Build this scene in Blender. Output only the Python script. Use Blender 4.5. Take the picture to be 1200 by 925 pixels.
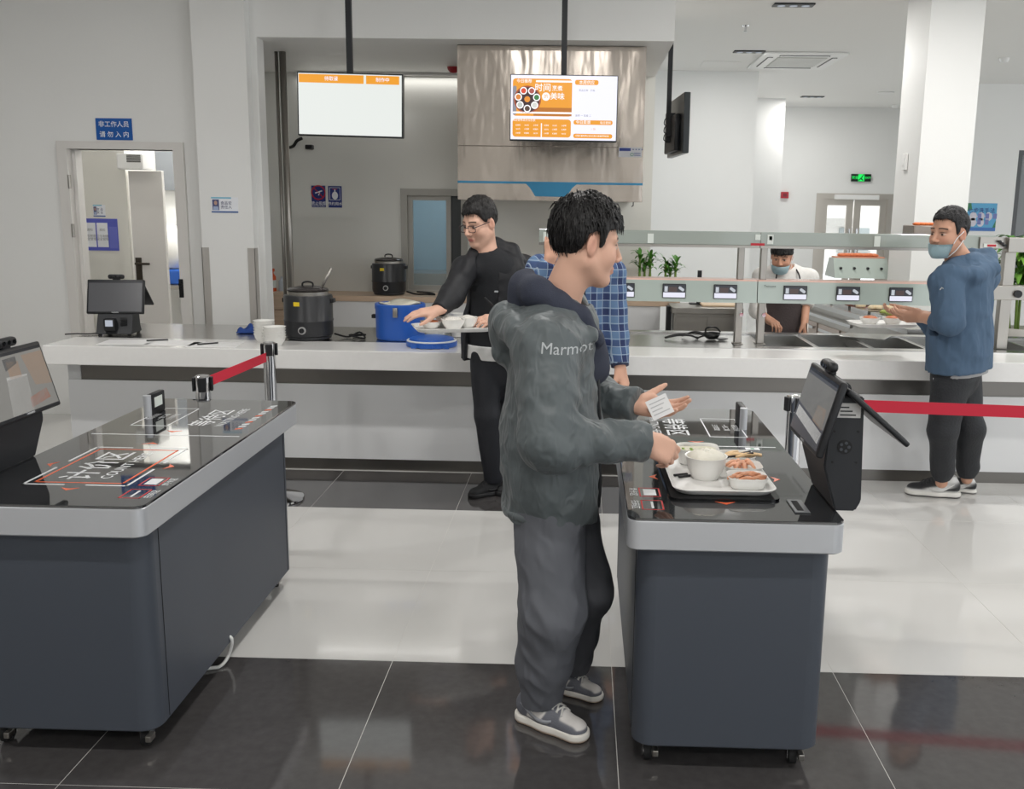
import bpy, bmesh, math, random
import numpy as np
from mathutils import Vector, Matrix
random.seed(7); np.random.seed(7)
for o in list(bpy.data.objects): bpy.data.objects.remove(o)
SC = bpy.context.scene; C = SC.collection

# ------------------------------------------------------------------ camera
F_PX, CX, CY = 1115.46, 653.45, 447.81          # solved on the 1200 x 925 frame
YAW, PITCH, ROLL, EYE = 0.0237428, 0.182345, 0.0144809, 1.65
def cam_axes():
    cy, sy = math.cos(YAW), math.sin(YAW); cp, sp = math.cos(PITCH), math.sin(PITCH)
    f = Vector((-sy*cp, cy*cp, -sp)); r = Vector((cy, sy, 0)); d = f.cross(r)
    c, s = math.cos(ROLL), math.sin(ROLL)
    return c*r - s*d, s*r + c*d, f
AR, AD, AF = cam_axes()
cam = bpy.data.cameras.new('camera'); cam_ob = bpy.data.objects.new('camera', cam); C.objects.link(cam_ob)
cam.sensor_width = 36; cam.lens = 36*F_PX/1200
cam.shift_x = -(CX-600)/1200; cam.shift_y = (CY-462.5)/1200
cam_ob.matrix_world = Matrix(((AR.x, -AD.x, -AF.x, 0), (AR.y, -AD.y, -AF.y, 0), (AR.z, -AD.z, -AF.z, EYE), (0, 0, 0, 1)))
cam.clip_start = 0.05; cam.clip_end = 200
SC.camera = cam_ob
def ray(x, y): return AR*((x-CX)/F_PX) + AD*((y-CY)/F_PX) + AF
def onZ(x, y, z): d = ray(x, y); t = (z-EYE)/d.z; return Vector((0, 0, EYE)) + d*t
def onY(x, y, Y): d = ray(x, y); t = Y/d.y; return Vector((0, 0, EYE)) + d*t

# ------------------------------------------------------------------ world, lights, exposure
CEIL = 3.35
w = bpy.data.worlds.new('daylight'); SC.world = w; w.use_nodes = True
bg = w.node_tree.nodes['Background']; bg.inputs[0].default_value = (0.93, 0.97, 1.0, 1); bg.inputs[1].default_value = 1.65
SC.view_settings.view_transform = 'Standard'; SC.view_settings.look = 'None'
SC.view_settings.gamma = 1; SC.view_settings.use_curve_mapping = False; SC.view_settings.exposure = 0.17
def area(name, loc, sx, sy, power, col=(1, 0.98, 0.95), rot=(0, 0, 0)):
    l = bpy.data.lights.new(name, 'AREA'); l.shape = 'RECTANGLE'; l.size = sx; l.size_y = sy; l.energy = power; l.color = col
    o = bpy.data.objects.new(name, l); o.location = loc; o.rotation_euler = rot; C.objects.link(o); return o
# ceiling lamp power; rows over hall and serving line are unseen, added as fill
SPOT_W = 26.0
area('side_room_fill_light', (-3.6, 8.6, 2.85), 0.8, 0.8, 30)  # added fill for the side room, no lamp stands behind it

# ------------------------------------------------------------------ materials
def s2l(c): return c/12.92 if c <= 0.04045 else ((c+0.055)/1.055)**2.4
def rgb(*c):
    if len(c) == 1: c = (c[0],)*3
    return tuple(s2l(v/255) for v in c)+(1,)
MATS = {}
def mat(name, col, rough=0.5, metal=0.0, bump=None, var=0.0, vscale=8, coat=0, spec=0.5, emit=None, estr=1, trans=0, ior=1.45, alpha=1, stretch=(1, 1, 1), attr=None, sheen=0, ridged=False):
    if name in MATS: return MATS[name]
    m = bpy.data.materials.new(name); m.use_nodes = True; nt = m.node_tree; b = nt.nodes['Principled BSDF']
    c = rgb(*col) if max(col) > 1.01 else tuple(col)+(1,)
    b.inputs['Base Color'].default_value = c; b.inputs['Roughness'].default_value = rough; b.inputs['Metallic'].default_value = metal
    b.inputs['Specular IOR Level'].default_value = spec; b.inputs['IOR'].default_value = ior
    b.inputs['Coat Weight'].default_value = coat; b.inputs['Transmission Weight'].default_value = trans; b.inputs['Alpha'].default_value = alpha
    if sheen: b.inputs['Sheen Weight'].default_value = sheen
    if emit is not None:
        b.inputs['Emission Color'].default_value = rgb(*emit); b.inputs['Emission Strength'].default_value = estr
    m.diffuse_color = c
    if bump or var or attr:
        tc = nt.nodes.new('ShaderNodeTexCoord'); mp = nt.nodes.new('ShaderNodeMapping'); mp.inputs['Scale'].default_value = stretch
        nt.links.new(tc.outputs['Object'], mp.inputs[0])
    src = None
    if attr:
        a = nt.nodes.new('ShaderNodeAttribute'); a.attribute_name = attr; src = a.outputs['Color']
    if var:
        n = nt.nodes.new('ShaderNodeTexNoise'); n.inputs['Scale'].default_value = vscale; n.inputs['Detail'].default_value = 4
        nt.links.new(mp.outputs[0], n.inputs['Vector'])
        r = nt.nodes.new('ShaderNodeMapRange'); r.inputs[1].default_value = 0.25; r.inputs[2].default_value = 0.75
        r.inputs[3].default_value = 1-var; r.inputs[4].default_value = 1+var; nt.links.new(n.outputs[0], r.inputs[0])
        mx = nt.nodes.new('ShaderNodeVectorMath'); mx.operation = 'SCALE'
        if src: nt.links.new(src, mx.inputs[0])
        else: mx.inputs[0].default_value = c[:3]
        nt.links.new(r.outputs[0], mx.inputs['Scale']); src = mx.outputs[0]
    if src: nt.links.new(src, b.inputs['Base Color'])
    if bump:
        sc, st = bump; n2 = nt.nodes.new('ShaderNodeTexNoise'); n2.inputs['Scale'].default_value = sc; n2.inputs['Detail'].default_value = 3
        if ridged: n2.noise_type = 'RIDGED_MULTIFRACTAL'; n2.inputs['Detail'].default_value = 2; n2.inputs['Distortion'].default_value = 0.6
        nt.links.new(mp.outputs[0], n2.inputs['Vector'])
        bp = nt.nodes.new('ShaderNodeBump'); bp.inputs['Strength'].default_value = st; bp.inputs['Distance'].default_value = 0.02
        nt.links.new(n2.outputs[0], bp.inputs['Height']); nt.links.new(bp.outputs[0], b.inputs['Normal'])
    MATS[name] = m; return m
def emat(name, col, s=1.0):
    if name in MATS: return MATS[name]
    return mat(name, (8, 8, 8), 0.3, emit=col, estr=s)

# ------------------------------------------------------------------ mesh helpers
def V(*a): return Vector(a)
def box(bm, lo, hi, r=0, seg=2, M=None):
    lo = Vector(lo); hi = Vector(hi); ret = bmesh.ops.create_cube(bm, size=1); vs = ret['verts']
    for v in vs: v.co = Vector([(lo[i]+hi[i])/2 + v.co[i]*(hi[i]-lo[i]) for i in range(3)])
    if r > 0:
        es = list({e for v in vs for e in v.link_edges})
        g = bmesh.ops.bevel(bm, geom=es, offset=r, segments=seg, profile=0.5, affect='EDGES')
        vs = list({v for f in g['faces'] for v in f.verts} | {v for v in vs if v.is_valid})
    if M is not None:
        for v in vs: v.co = M @ v.co
    return vs
def ring(c, r, n, M=None):
    pts = [Vector((c[0]+r*math.cos(2*math.pi*i/n), c[1]+r*math.sin(2*math.pi*i/n), c[2])) for i in range(n)]
    return [M @ p for p in pts] if M is not None else pts
def loft(bm, rings, cap0=True, cap1=True, closed=True):
    vv = [[bm.verts.new(p) for p in r] for r in rings]
    for a, b in zip(vv, vv[1:]):
        n = len(a)
        for i in range(n if closed else n-1):
            j = (i+1) % n; bm.faces.new((a[i], a[j], b[j], b[i]))
    if cap0 and closed: bm.faces.new(vv[0][::-1])
    if cap1 and closed: bm.faces.new(vv[-1])
    return vv
def lathe(bm, c, prof, n=24, M=None, cap0=True, cap1=True):
    loft(bm, [ring((c[0], c[1], c[2]+z), max(r, 1e-4), n, M) for r, z in prof], cap0, cap1)
def cyl(bm, a, b, r, n=16, r2=None):
    a = Vector(a); b = Vector(b); d = (b-a); q = Vector((0, 0, 1)).rotation_difference(d.normalized()).to_matrix()
    r2 = r if r2 is None else r2
    loft(bm, [[a + q @ Vector((r*math.cos(2*math.pi*i/n), r*math.sin(2*math.pi*i/n), 0)) for i in range(n)],
              [b + q @ Vector((r2*math.cos(2*math.pi*i/n), r2*math.sin(2*math.pi*i/n), 0)) for i in range(n)]])
def tube(bm, pts, r, n=8, cap=True):
    pts = [Vector(p) for p in pts]; rings = []; up = None
    rr = r if isinstance(r, (list, tuple)) else [r]*len(pts)
    for i, p in enumerate(pts):
        t = (pts[min(i+1, len(pts)-1)]-pts[max(i-1, 0)]).normalized()
        if up is None: up = t.orthogonal().normalized()
        up = (up - t*up.dot(t)).normalized(); s = t.cross(up)
        rings.append([p + (up*math.cos(2*math.pi*k/n)+s*math.sin(2*math.pi*k/n))*rr[i] for k in range(n)])
    loft(bm, rings, cap, cap)
def spline(pts, n=8):
    P = [Vector(p) for p in pts]; P = [2*P[0]-P[1]]+P+[2*P[-1]-P[-2]]; out = []
    for i in range(1, len(P)-2):
        for k in range(n):
            t = k/n; a, b, c, d = P[i-1:i+3]
            out.append(0.5*((2*b)+(c-a)*t+(2*a-5*b+4*c-d)*t*t+(3*b-a-3*c+d)*t**3))
    out.append(P[-2]); return out
def prism(bm, poly, z0, z1, M=None):
    """2-D polygon (ccw) extruded in local z, mapped by M"""
    M = M or Matrix(); loft(bm, [[M @ Vector((x, y, z0)) for x, y in poly], [M @ Vector((x, y, z1)) for x, y in poly]])
def rrect(x0, y0, x1, y1, r, n=4):
    out = []
    for cx, cy, a0 in ((x1-r, y1-r, 0), (x0+r, y1-r, 90), (x0+r, y0+r, 180), (x1-r, y0+r, 270)):
        for i in range(n+1):
            a = math.radians(a0+90*i/n); out.append((cx+r*math.cos(a), cy+r*math.sin(a)))
    return out
def frame(bm, x0, y0, x1, y1, w, z0, z1, M=None):
    for a in ((x0, y0, x1, y0+w), (x0, y1-w, x1, y1), (x0, y0+w, x0+w, y1-w), (x1-w, y0+w, x1, y1-w)):
        box(bm, (a[0], a[1], z0), (a[2], a[3], z1), M=M)
ORG = {}
def link(o, parent=None):
    C.objects.link(o)
    if parent is not None: o.parent = parent
    return o
def obj(name, bm, m, parent=None, world=False, smooth=None, loc=None):
    me = bpy.data.meshes.new(name); bmesh.ops.recalc_face_normals(bm, faces=bm.faces[:]); bm.to_mesh(me); bm.free()
    return mobj(name, me, m, parent, world, smooth, loc)
def mobj(name, me, m, parent=None, world=False, smooth=None, loc=None):
    if isinstance(m, (list, tuple)):
        for x in m: me.materials.append(x)
    else: me.materials.append(m)
    if smooth is True: me.shade_smooth()
    elif smooth: 
        me.shade_smooth(); me.set_sharp_from_angle(angle=math.radians(max(smooth, 35)))
        if smooth == 30:                      # keep the broad faces of bevelled boxes truly flat
            for p in me.polygons:
                if p.area > 0.012: p.use_smooth = False
    o = bpy.data.objects.new(name, me)
    base = Vector((0, 0, 0)); p = parent
    while p is not None: base += ORG.get(p, Vector((0, 0, 0))); p = p.parent
    if world:
        if loc is not None and parent is None: base = Vector(loc)
        me.transform(Matrix.Translation(-base))
        if loc is not None and parent is None: o.location = loc
    elif loc is not None: o.location = loc
    if parent is None: ORG[o] = Vector(o.location)
    return link(o, parent)
def thing(name, label, cat, loc=(0, 0, 0), rotz=0, group=None):
    o = bpy.data.objects.new(name, None); o.location = loc; o.rotation_euler = (0, 0, rotz); o.empty_display_size = 0.1; ORG[o] = Vector(loc)
    o['label'] = label; o['category'] = cat
    if group: o['group'] = group
    return link(o)
def tag(o, label, cat, group=None):
    o['label'] = label; o['category'] = cat
    if group: o['group'] = group
    return o
def struct(o, label=None):
    o['kind'] = 'structure'
    if label: o['label'] = label
    return o
def N(): return bmesh.new()
def B(name, lo, hi, m, parent=None, r=0, world=True, seg=2, loc=None):
    bm = N(); box(bm, lo, hi, r, seg)
    return obj(name, bm, m, parent, world, 30 if r else None, loc)
def copytree(o, parent=None):
    c = o.copy(); C.objects.link(c)
    if parent is not None: c.parent = parent
    for ch in [x for x in C.objects if x.parent == o]: copytree(ch, c)
    if parent is None: ORG[c] = Vector(c.location)
    return c
def text_mesh(body, size, M, bold=0.0, extrude=0.0, align='CENTER', spacing=1.0, shear=0):
    cu = bpy.data.curves.new('lettering', 'FONT'); cu.body = body; cu.size = size; cu.align_x = align; cu.align_y = 'CENTER'; cu.offset = bold*size
    cu.extrude = extrude; cu.space_character = spacing; cu.resolution_u = 2; cu.shear = shear
    t = bpy.data.objects.new('lettering', cu); C.objects.link(t)
    dg = bpy.context.evaluated_depsgraph_get(); dg.update()
    me = bpy.data.meshes.new_from_object(t.evaluated_get(dg)); bpy.data.objects.remove(t); bpy.data.curves.remove(cu)
    me.materials.clear(); me.transform(M); return me
def text(name, body, size, M, m, parent=None, world=False, **k): return mobj(name, text_mesh(body, size, M, **k), m, parent, world)
def basis(o, x, y): # matrix taking local (x,y,z) to origin o with axes x,y
    x = Vector(x).normalized(); y = Vector(y); y = (y - x*y.dot(x)).normalized(); z = x.cross(y); o = Vector(o)
    return Matrix(((x.x, y.x, z.x, o.x), (x.y, y.y, z.y, o.y), (x.z, y.z, z.z, o.z), (0, 0, 0, 1)))
def face_front(o): return basis(o, (1, 0, 0), (0, 0, 1))   # local xy on a wall that faces the camera (normal -Y)

M_wall = mat('white_wall_paint', (236, 236, 234), 0.42, var=0.012, vscale=1.5, bump=(60, 0.03))
M_wallgloss = mat('glossy_white_wall_tile', (230, 230, 224), 0.12, var=0.01, vscale=2)
M_ceil = mat('white_ceiling_paint', (240, 239, 236), 0.7)
M_steel = mat('brushed_steel', (168, 164, 158), 0.34, 1.0, bump=(30, 0.04), stretch=(1, 1, 30))
M_chrome = mat('chrome', (220, 220, 222), 0.08, 1.0)
M_black = mat('black_plastic', (28, 29, 32), 0.38, bump=(900, 0.05))
M_black2 = mat('black_matte_metal', (34, 36, 40), 0.5)
M_blackgloss = mat('black_screen_glass', (14, 15, 17), 0.06, spec=0.6)
M_white = mat('white_plastic', (240, 240, 238), 0.3)
M_rubber = mat('black_rubber', (22, 22, 23), 0.7)
# ================================================================== setting
FX0, FX1, FY0 = -6.0, 8.0, -3.0
M_tw = mat('polished_white_tile', (210, 209, 206), 0.07, var=0.02, vscale=1.2, spec=0.6)
M_td = mat('polished_dark_tile', (72, 70, 70), 0.07, var=0.12, vscale=30, spec=0.62, ior=1.6)
M_grout = mat('pale_grout', (204, 202, 198), 0.5)
fl = B('floor', (FX0-4, FY0-3, -0.06), (FX1+6, 18, -0.0007), M_grout, r=0); struct(fl, 'polished white and dark tiled floor')
rows = [(FY0, 0.835-1.6, 'd'), (-0.765, 0.035, 'w'), (0.035, 0.835, 'w'), (0.835, 1.635, 'd'), (1.635, 2.435, 'd'), (2.435, 3.235, 'd'), (3.235, 4.118, 'w'), (4.118, 5.002, 'w'), (5.002, 5.74, 'e'), (5.74, 6.2, 'w')]
cols = [-0.668+0.803*k for k in range(-6, 9)]
tile_me = {}
def tile_mesh(wx, wy, m):
    k = (round(wx, 3), round(wy, 3), m.name)
    if k not in tile_me:
        bm = N(); g = 0.0012; vs = box(bm, (g, g, -0.02), (wx-g, wy-g, 0.0))
        top = [e for e in bm.edges if all(abs(v.co.z) < 1e-6 for v in e.verts)]
        bmesh.ops.bevel(bm, geom=top, offset=0.0003, segments=1, affect='EDGES')
        me = bpy.data.meshes.new('floor_tile'); bm.to_mesh(me); bm.free(); me.materials.append(m); tile_me[k] = me
    return tile_me[k]
for y0, y1, k in rows:
    for x0, x1 in zip(cols, cols[1:]):
        m = M_td if (k == 'd' or (k == 'e' and x0 < 0.9)) else M_tw
        o = bpy.data.objects.new('floor_tile', tile_mesh(x1-x0, y1-y0, m)); o.location = (x0, y0, 0); link(o, fl)
for y0, y1 in ((6.2, 9.0), (9.0, 17)):       # large plain tiles behind the counter
    for x0, x1 in ((-6, -2), (-2, 2), (2, 6), (6, 10)):
        o = bpy.data.objects.new('floor_tile', tile_mesh(x1-x0, y1-y0, M_tw)); o.location = (x0, y0, 0); link(o, fl)

WY = 7.16                                                     # wall with the staff door
DX0, DX1, DZ = onY(77, 180, WY).x, onY(207, 180, WY).x, 2.02
bm = N()
box(bm, (-10, WY, 0), (DX0, WY+0.14, CEIL)); box(bm, (DX1, WY, 0), (-2.6, WY+0.14, CEIL)); box(bm, (DX0, WY, DZ), (DX1, WY+0.14, CEIL))
struct(obj('wall_left', bm, M_wall, world=True), 'white wall with the staff doorway')
PX0, PX1 = onY(237, 290, 7.0).x, onY(298, 290, 7.0).x
struct(B('wall_pillar_left', (PX0, 7.0, 0), (PX1, 7.25, CEIL), M_wall), 'white square pillar with steel corner guards')
for i, (a, b) in enumerate(((PX0-0.004, PX0+0.05), (PX1-0.05, PX1+0.004))):
    g = N(); zt = onY(240, 290, 7.0).z
    box(g, (a, 6.994, 0), (b, 7.0, zt)); xx = PX0 if i == 0 else PX1
    box(g, (xx-0.006 if i == 0 else xx, 6.994, 0), (xx if i == 0 else xx+0.006, 7.06, zt))
    struct(obj('trim_%d' % (i+1), g, mat('guard_steel', (190, 186, 181), 0.5, 0.55), world=True), 'steel corner guard on the white pillar')
SX1 = 0.625; SZ = 2.815; KY = 8.95                            # soffit right face, underside, kitchen back wall
struct(B('ceiling_soffit', (PX0+0.03, 7.1, SZ), (SX1, KY, CEIL+0.1), M_wall), 'white dropped beam and soffit over the kitchen')
jx = onY(301, 60, 7.1).x
struct(B('ceiling_kitchen', (-2.95, 7.3, SZ), (PX0+0.03, KY, SZ+0.1), M_ceil))
struct(B('wall_jamb', (PX1-0.02, 7.1, 0), (jx, 7.25, SZ), M_wall), 'narrow white jamb beside the kitchen opening')
# kitchen back wall with window opening
KX0, KX1 = onY(470, 250, KY).x, onY(548, 250, KY).x; KZ0, KZ1 = onY(470, 347, KY).z, onY(470, 221, KY).z
bm = N()
box(bm, (-2.95, KY, 0), (KX0, KY+0.16, CEIL)); box(bm, (KX1, KY, 0), (SX1+0.005, KY+0.16, CEIL)); box(bm, (KX0, KY, KZ1), (KX1, KY+0.16, CEIL)); box(bm, (KX0, KY, 0), (KX1, KY+0.16, KZ0))
struct(obj('wall_kitchen', bm, M_wallgloss, world=True), 'glossy white kitchen wall')
struct(B('wall_partition', (-3.05, 7.3, 0), (-2.95, KY, CEIL), M_wall), 'white partition between kitchen and side room')
# window_1
wn = thing('window_1', 'grey framed kitchen window with sliding sash', 'window', (0, 0, 0)); del wn['category']; wn['kind'] = 'structure'
M_alu = mat('grey_aluminium', (168, 166, 160), 0.4, 0.3)
bm = N(); frame(bm, KX0, KZ0, KX1, KZ1, 0.06, -0.02, 0.06, face_front((0, KY+0.04, 0))); obj('window_frame', bm, M_alu, wn, True)
mid = KX0+(onY(528, 250, KY).x-KX0)
bm = N(); frame(bm, KX0+0.06, KZ0+0.06, mid, KZ1-0.06, 0.045, 0.0, 0.03, face_front((0, KY+0.05, 0))); s = obj('sash', bm, M_alu, wn, True)
M_wglass = mat('window_glass', (190, 210, 216), 0.04, trans=0.0, alpha=0.14, spec=0.6)
bm = N(); box(bm, (KX0+0.1, KY+0.034, KZ0+0.1), (mid-0.04, KY+0.04, KZ1-0.1)); obj('pane', bm, M_wglass, s, True)
bm = N(); box(bm, (mid, KY+0.05, KZ0+0.06), (KX1-0.06, KY+0.06, KZ1-0.06)); obj('dark_sash', bm, mat('dark_window_sash', (70, 74, 76), 0.35), wn, True)
# room behind the window
M_blueroom = mat('pale_blue_room_wall', (150, 176, 190), 0.5)
struct(B('wall_pass_room', (KX0-0.8, KY+1.3, 0), (KX1+0.6, KY+1.35, 2.6), M_blueroom), 'pale blue wall behind the kitchen window')
struct(B('wall_pass_room_side', (KX0-0.35, KY+0.16, 0), (KX0-0.3, KY+1.3, 2.6), M_blueroom))
tag(B('notice_sheet', (KX0+0.28, KY+1.285, 1.25), (KX0+0.62, KY+1.298, 1.72), mat('blue_notice', (70, 100, 165), 0.5)), 'blue notice sheet behind the kitchen window glass', 'notice')
tag(B('steel_worktable', (KX0-0.25, KY+0.5, 0.0), (KX1+0.3, KY+1.0, 0.98), M_steel, r=0.01), 'steel worktable behind the kitchen window', 'table')
area('pass_room_light', (KX0+0.5, KY+0.7, 2.5), 0.6, 0.5, 7, (0.85, 0.95, 1))
# ---- right-hand far walls
Y1 = 12.5; bx = onY(886, 150, Y1).x
struct(B('wall_far_block', (-1.0, Y1, 0), (bx, Y1+0.2, CEIL), M_wall), 'tall white wall block behind the serving line')
Y2 = 15.4; bx2 = onY(919, 150, Y2).x
struct(B('wall_far_step', (1.5, Y2, 0), (bx2, Y2+0.2, CEIL), M_wall), 'narrow white wall step beside the glazed doors')
YB = 16.6
ex0, ex1, ez = onY(957, 228, YB).x, onY(1047, 228, YB).x, onY(1000, 227, YB).z
bm = N()
box(bm, (bx2-1, YB, 0), (ex0, YB+0.2, CEIL)); box(bm, (ex1, YB, 0), (9.5, YB+0.2, CEIL)); box(bm, (ex0, YB, ez), (ex1, YB+0.2, CEIL))
struct(obj('wall_back', bm, M_wall, world=True), 'white far wall with glazed double doors')
CYN, CYF = 7.65, 8.2
cxa, cxb = onY(1092, 2, CYN).x, onY(1156, 2, CYN).x
struct(B('wall_pillar_right', (cxa, CYN, 0), (cxb, CYF, CEIL), M_wall), 'broad white square pillar behind the serving line')
YR = 13.4; rx0 = onY(1100, 150, YR).x; rx1 = onY(1192, 200, YR).x; rx2 = rx1+2.2
wz0, wz1 = 0.9, onY(1195, 176, YR).z
bm = N(); box(bm, (rx0, YR, 0), (rx1, YR+0.2, CEIL)); box(bm, (rx1, YR, wz1), (rx2, YR+0.2, CEIL)); box(bm, (rx1, YR, 0), (rx2, YR+0.2, wz0)); box(bm, (rx2, YR, 0), (rx2+3, YR+0.2, CEIL))
struct(obj('wall_right', bm, M_wall, world=True), 'white wall beside the broad pillar')
w2 = thing('window_2', 'dark framed window in the right wall', 'window'); del w2['category']; w2['kind'] = 'structure'
bm = N(); frame(bm, rx1, wz0, rx2, wz1, 0.07, -0.02, 0.05, face_front((0, YR+0.08, 0))); obj('window_frame', bm, mat('dark_grey_frame', (90, 92, 94), 0.4), w2, True)
bm = N(); box(bm, (rx1+0.07, YR+0.08, wz0+0.07), (rx2-0.07, YR+0.09, wz1-0.07)); obj('pane', bm, mat('grey_window_glass', (120, 126, 130), 0.05, alpha=0.6), w2, True)
struct(B('wall_rear_blocker', (-10, -3.2, 0), (2.2, -3.0, CEIL), M_wall), 'unseen white wall added behind the camera to dim the left side')  # unseen wall added to hold daylight off the left side
struct(B('wall_far_left_blocker', (-10.2, -3.2, 0), (-10, WY+0.14, CEIL), M_wall), 'unseen white side wall added to keep daylight out')  # closed side added out of view, keeps daylight from the left wall
struct(B('ceiling', (-10, -3, CEIL), (12, 17, CEIL+0.12), M_ceil), 'white painted ceiling')
# glazed double door
d2 = thing('door_2', 'steel framed glazed double doors', 'door'); del d2['category']; d2['kind'] = 'structure'
M_dsteel = mat('satin_door_steel', (196, 190, 182), 0.35, 0.6)
bm = N(); frame(bm, ex0, -0.2, ex1, ez, 0.09, -0.03, 0.06, face_front((0, YB+0.05, 0))); obj('door_frame', bm, M_dsteel, d2, True)
xm = (ex0+ex1)/2
M_dglass = mat('door_glass', (235, 240, 240), 0.03, alpha=0.12, spec=0.5)
for a, b in ((ex0+0.09, xm-0.01), (xm+0.01, ex1-0.09)):
    bm = N(); frame(bm, a, 0.02, b, ez-0.09, 0.11, 0, 0.05, face_front((0, YB+0.07, 0))); lf = obj('door_leaf', bm, M_dsteel, d2, True)
    bm = N(); box(bm, (a+0.1, YB+0.045, 0.12), (b-0.1, YB+0.05, ez-0.19)); obj('pane', bm, M_dglass, lf, True)
    bm = N(); hx = b-0.055 if a < xm-0.1 and b < xm+0.05 else a+0.055; cyl(bm, (hx, YB-0.01, 0.7), (hx, YB-0.01, 1.35), 0.018); obj('handle', bm, M_chrome, lf, True)
bm = N(); box(bm, (xm-0.35, YB-0.06, ez-0.1), (xm+0.4, YB-0.0, ez-0.02), 0.01); obj('door_closer', bm, M_white, d2, True)
# building across the yard, seen through the glass
bl = thing('apartment_building', 'pale apartment building seen through the glazed doors', 'building', (ex0+1.5, 26, 0))
M_bpale = mat('pale_building_wall', (225, 222, 216), 0.6); M_bwin = mat('building_window', (150, 158, 158), 0.2)
B('wall', (ex0-4, 26, 0), (ex1+8, 30, 9), M_bpale, bl)
for i in range(6):
    for z in (0.3, 1.9, 3.5):
        x = ex0-1.0+i*1.3; wo = B('window', (x, 25.96, z), (x+0.8, 26.0, z+0.9), M_bwin, bl); B('window_rail', (x-0.05, 25.9, z+0.25), (x+0.85, 25.95, z+0.3), M_alu, wo)
for i in range(3): B('balcony', (ex0-1.2+i*2.6, 25.3, 1.25), (ex0+0.5+i*2.6, 26, 1.45), M_alu, bl)
area('outside_light', (ex0+1, 20, 6), 6, 4, 500, (0.95, 0.98, 1), (math.radians(40), 0, 0))

# ---- staff door frame, leaf and side room
d1 = thing('door_1', 'white staff doorway with door leaf swung open', 'door'); del d1['category']; d1['kind'] = 'structure'
M_dpaint = mat('door_grey_white', (222, 219, 215), 0.4)
bm = N()
for a, b in ((DX0-0.055, DX0+0.02), (DX1-0.02, DX1+0.06)): box(bm, (a, WY-0.025, 0), (b, WY+0.16, DZ))
obj('door_frame', bm, M_dpaint, d1, True); bm = N(); box(bm, (DX0-0.055, WY-0.025, DZ), (DX1+0.06, WY+0.16, DZ+0.055)); obj('door_header', bm, M_dpaint, d1, True)
bm = N(); box(bm, (DX0+0.02, WY+0.05, 0), (DX0+0.045, WY+0.14, DZ)); obj('door_stop', bm, M_dpaint, d1, True)
for z in (1.78, 1.42): 
    bm = N(); cyl(bm, (DX0+0.022, WY-0.02, z-0.05), (DX0+0.022, WY-0.02, z+0.05), 0.012, 10); obj('hinge', bm, M_steel, d1, True)
bm = N(); box(bm, (DX1-0.03, WY-0.03, 0.93), (DX1+0.005, WY+0.0, 1.07), 0.004); cyl(bm, (DX1-0.012, WY-0.05, 1.03), (DX1-0.012, WY-0.02, 1.03), 0.012, 10); obj('lock_plate', bm, mat('dark_lock', (40, 40, 42), 0.4, 0.6), d1, True)
bm = N(); box(bm, (DX1-0.045, WY+0.16, 0.01), (DX1-0.005, WY+0.95, DZ-0.01)); lf = obj('door_leaf', bm, M_dpaint, d1, True)
SRX = -4.6
struct(B('wall_side_room', (SRX, 9.3, 0), (-3.0, 9.4, CEIL), M_wall), 'white rear wall of the side room')
bm = N(); box(bm, (SRX-0.1, WY+0.14, 0), (SRX, 9.4, CEIL)); struct(obj('wall_side_room_left', bm, M_wall, world=True))
struct(B('ceiling_side_room', (SRX, WY+0.14, 2.9), (-3.0, 9.4, 2.95), M_ceil))
# partition with notice board and an inner door standing ajar
ipx0, ipx1, IY = onY(85, 250, 8.1).x, onY(150, 250, 8.1).x, 8.1
struct(B('wall_inner', (SRX, IY, 0), (ipx1, IY+0.1, 2.9), mat('cream_wall', (232, 230, 222), 0.5)), 'cream inner wall behind the staff doorway')
i2 = thing('door_3', 'pale inner door standing ajar in the side room', 'door'); del i2['category']; i2['kind'] = 'structure'
ax, bx_ = onY(153, 250, IY).x, onY(192, 250, IY).x; dzt = onY(160, 200, IY).z
bm = N(); box(bm, (ax, IY, 0), (bx_, IY+0.045, dzt), 0.004); lf3 = obj('door_leaf', bm, M_dpaint, i2, True)
bm = N(); box(bm, (ax+0.02, IY-0.012, 0.93), (ax+0.07, IY, 1.17)); cyl(bm, (ax+0.045, IY-0.06, 1.12), (ax+0.045, IY, 1.12), 0.012, 8); cyl(bm, (ax+0.045, IY-0.055, 1.12), (ax+0.16, IY-0.055, 1.12), 0.01, 8); obj('handle', bm, mat('dark_bronze', (70, 64, 56), 0.35, 0.7), lf3, True)
# ================================================================== serving counter
CT = 0.79; CF = 5.55
sc = thing('serving_counter', 'long white serving counter with steel recess strip and stone top', 'counter', (0.7, 6.1, 0))
M_panel = mat('gloss_white_panel', (226, 227, 228), 0.16)
M_stone = mat('white_quartz', (236, 235, 233), 0.14, var=0.015, vscale=40)
M_dsteelk = mat('dark_brushed_steel', (120, 117, 113), 0.3, 1.0, bump=(30, 0.05), stretch=(0.2, 1, 30))
CX0, CX1 = onY(49, 404, CF).x, 4.8
B('front_panel', (CX0+0.03, 5.75, 0.075), (CX1, 5.80, 0.548), M_panel, sc)
B('steel_strip', (CX0+0.11, 5.765, 0.548), (CX1, 5.80, 0.70), M_dsteelk, sc)
B('strip_end', (CX0+0.03, 5.76, 0.548), (CX0+0.11, 5.80, 0.70), M_panel, sc)
B('kickboard', (CX0+0.06, 5.765, 0.0), (CX1, 5.80, 0.075), M_dsteelk, sc)
B('carcass', (CX0+0.06, 5.80, 0.0), (CX1, 6.62, 0.62), mat('counter_carcass', (215, 215, 214), 0.4), sc)
B('stone_apron', (CX0, CF, 0.675), (CX1, 5.93, CT), M_stone, sc, r=0.004)
WX0 = 0.22                                                        # where the hot wells' steel top begins
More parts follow.
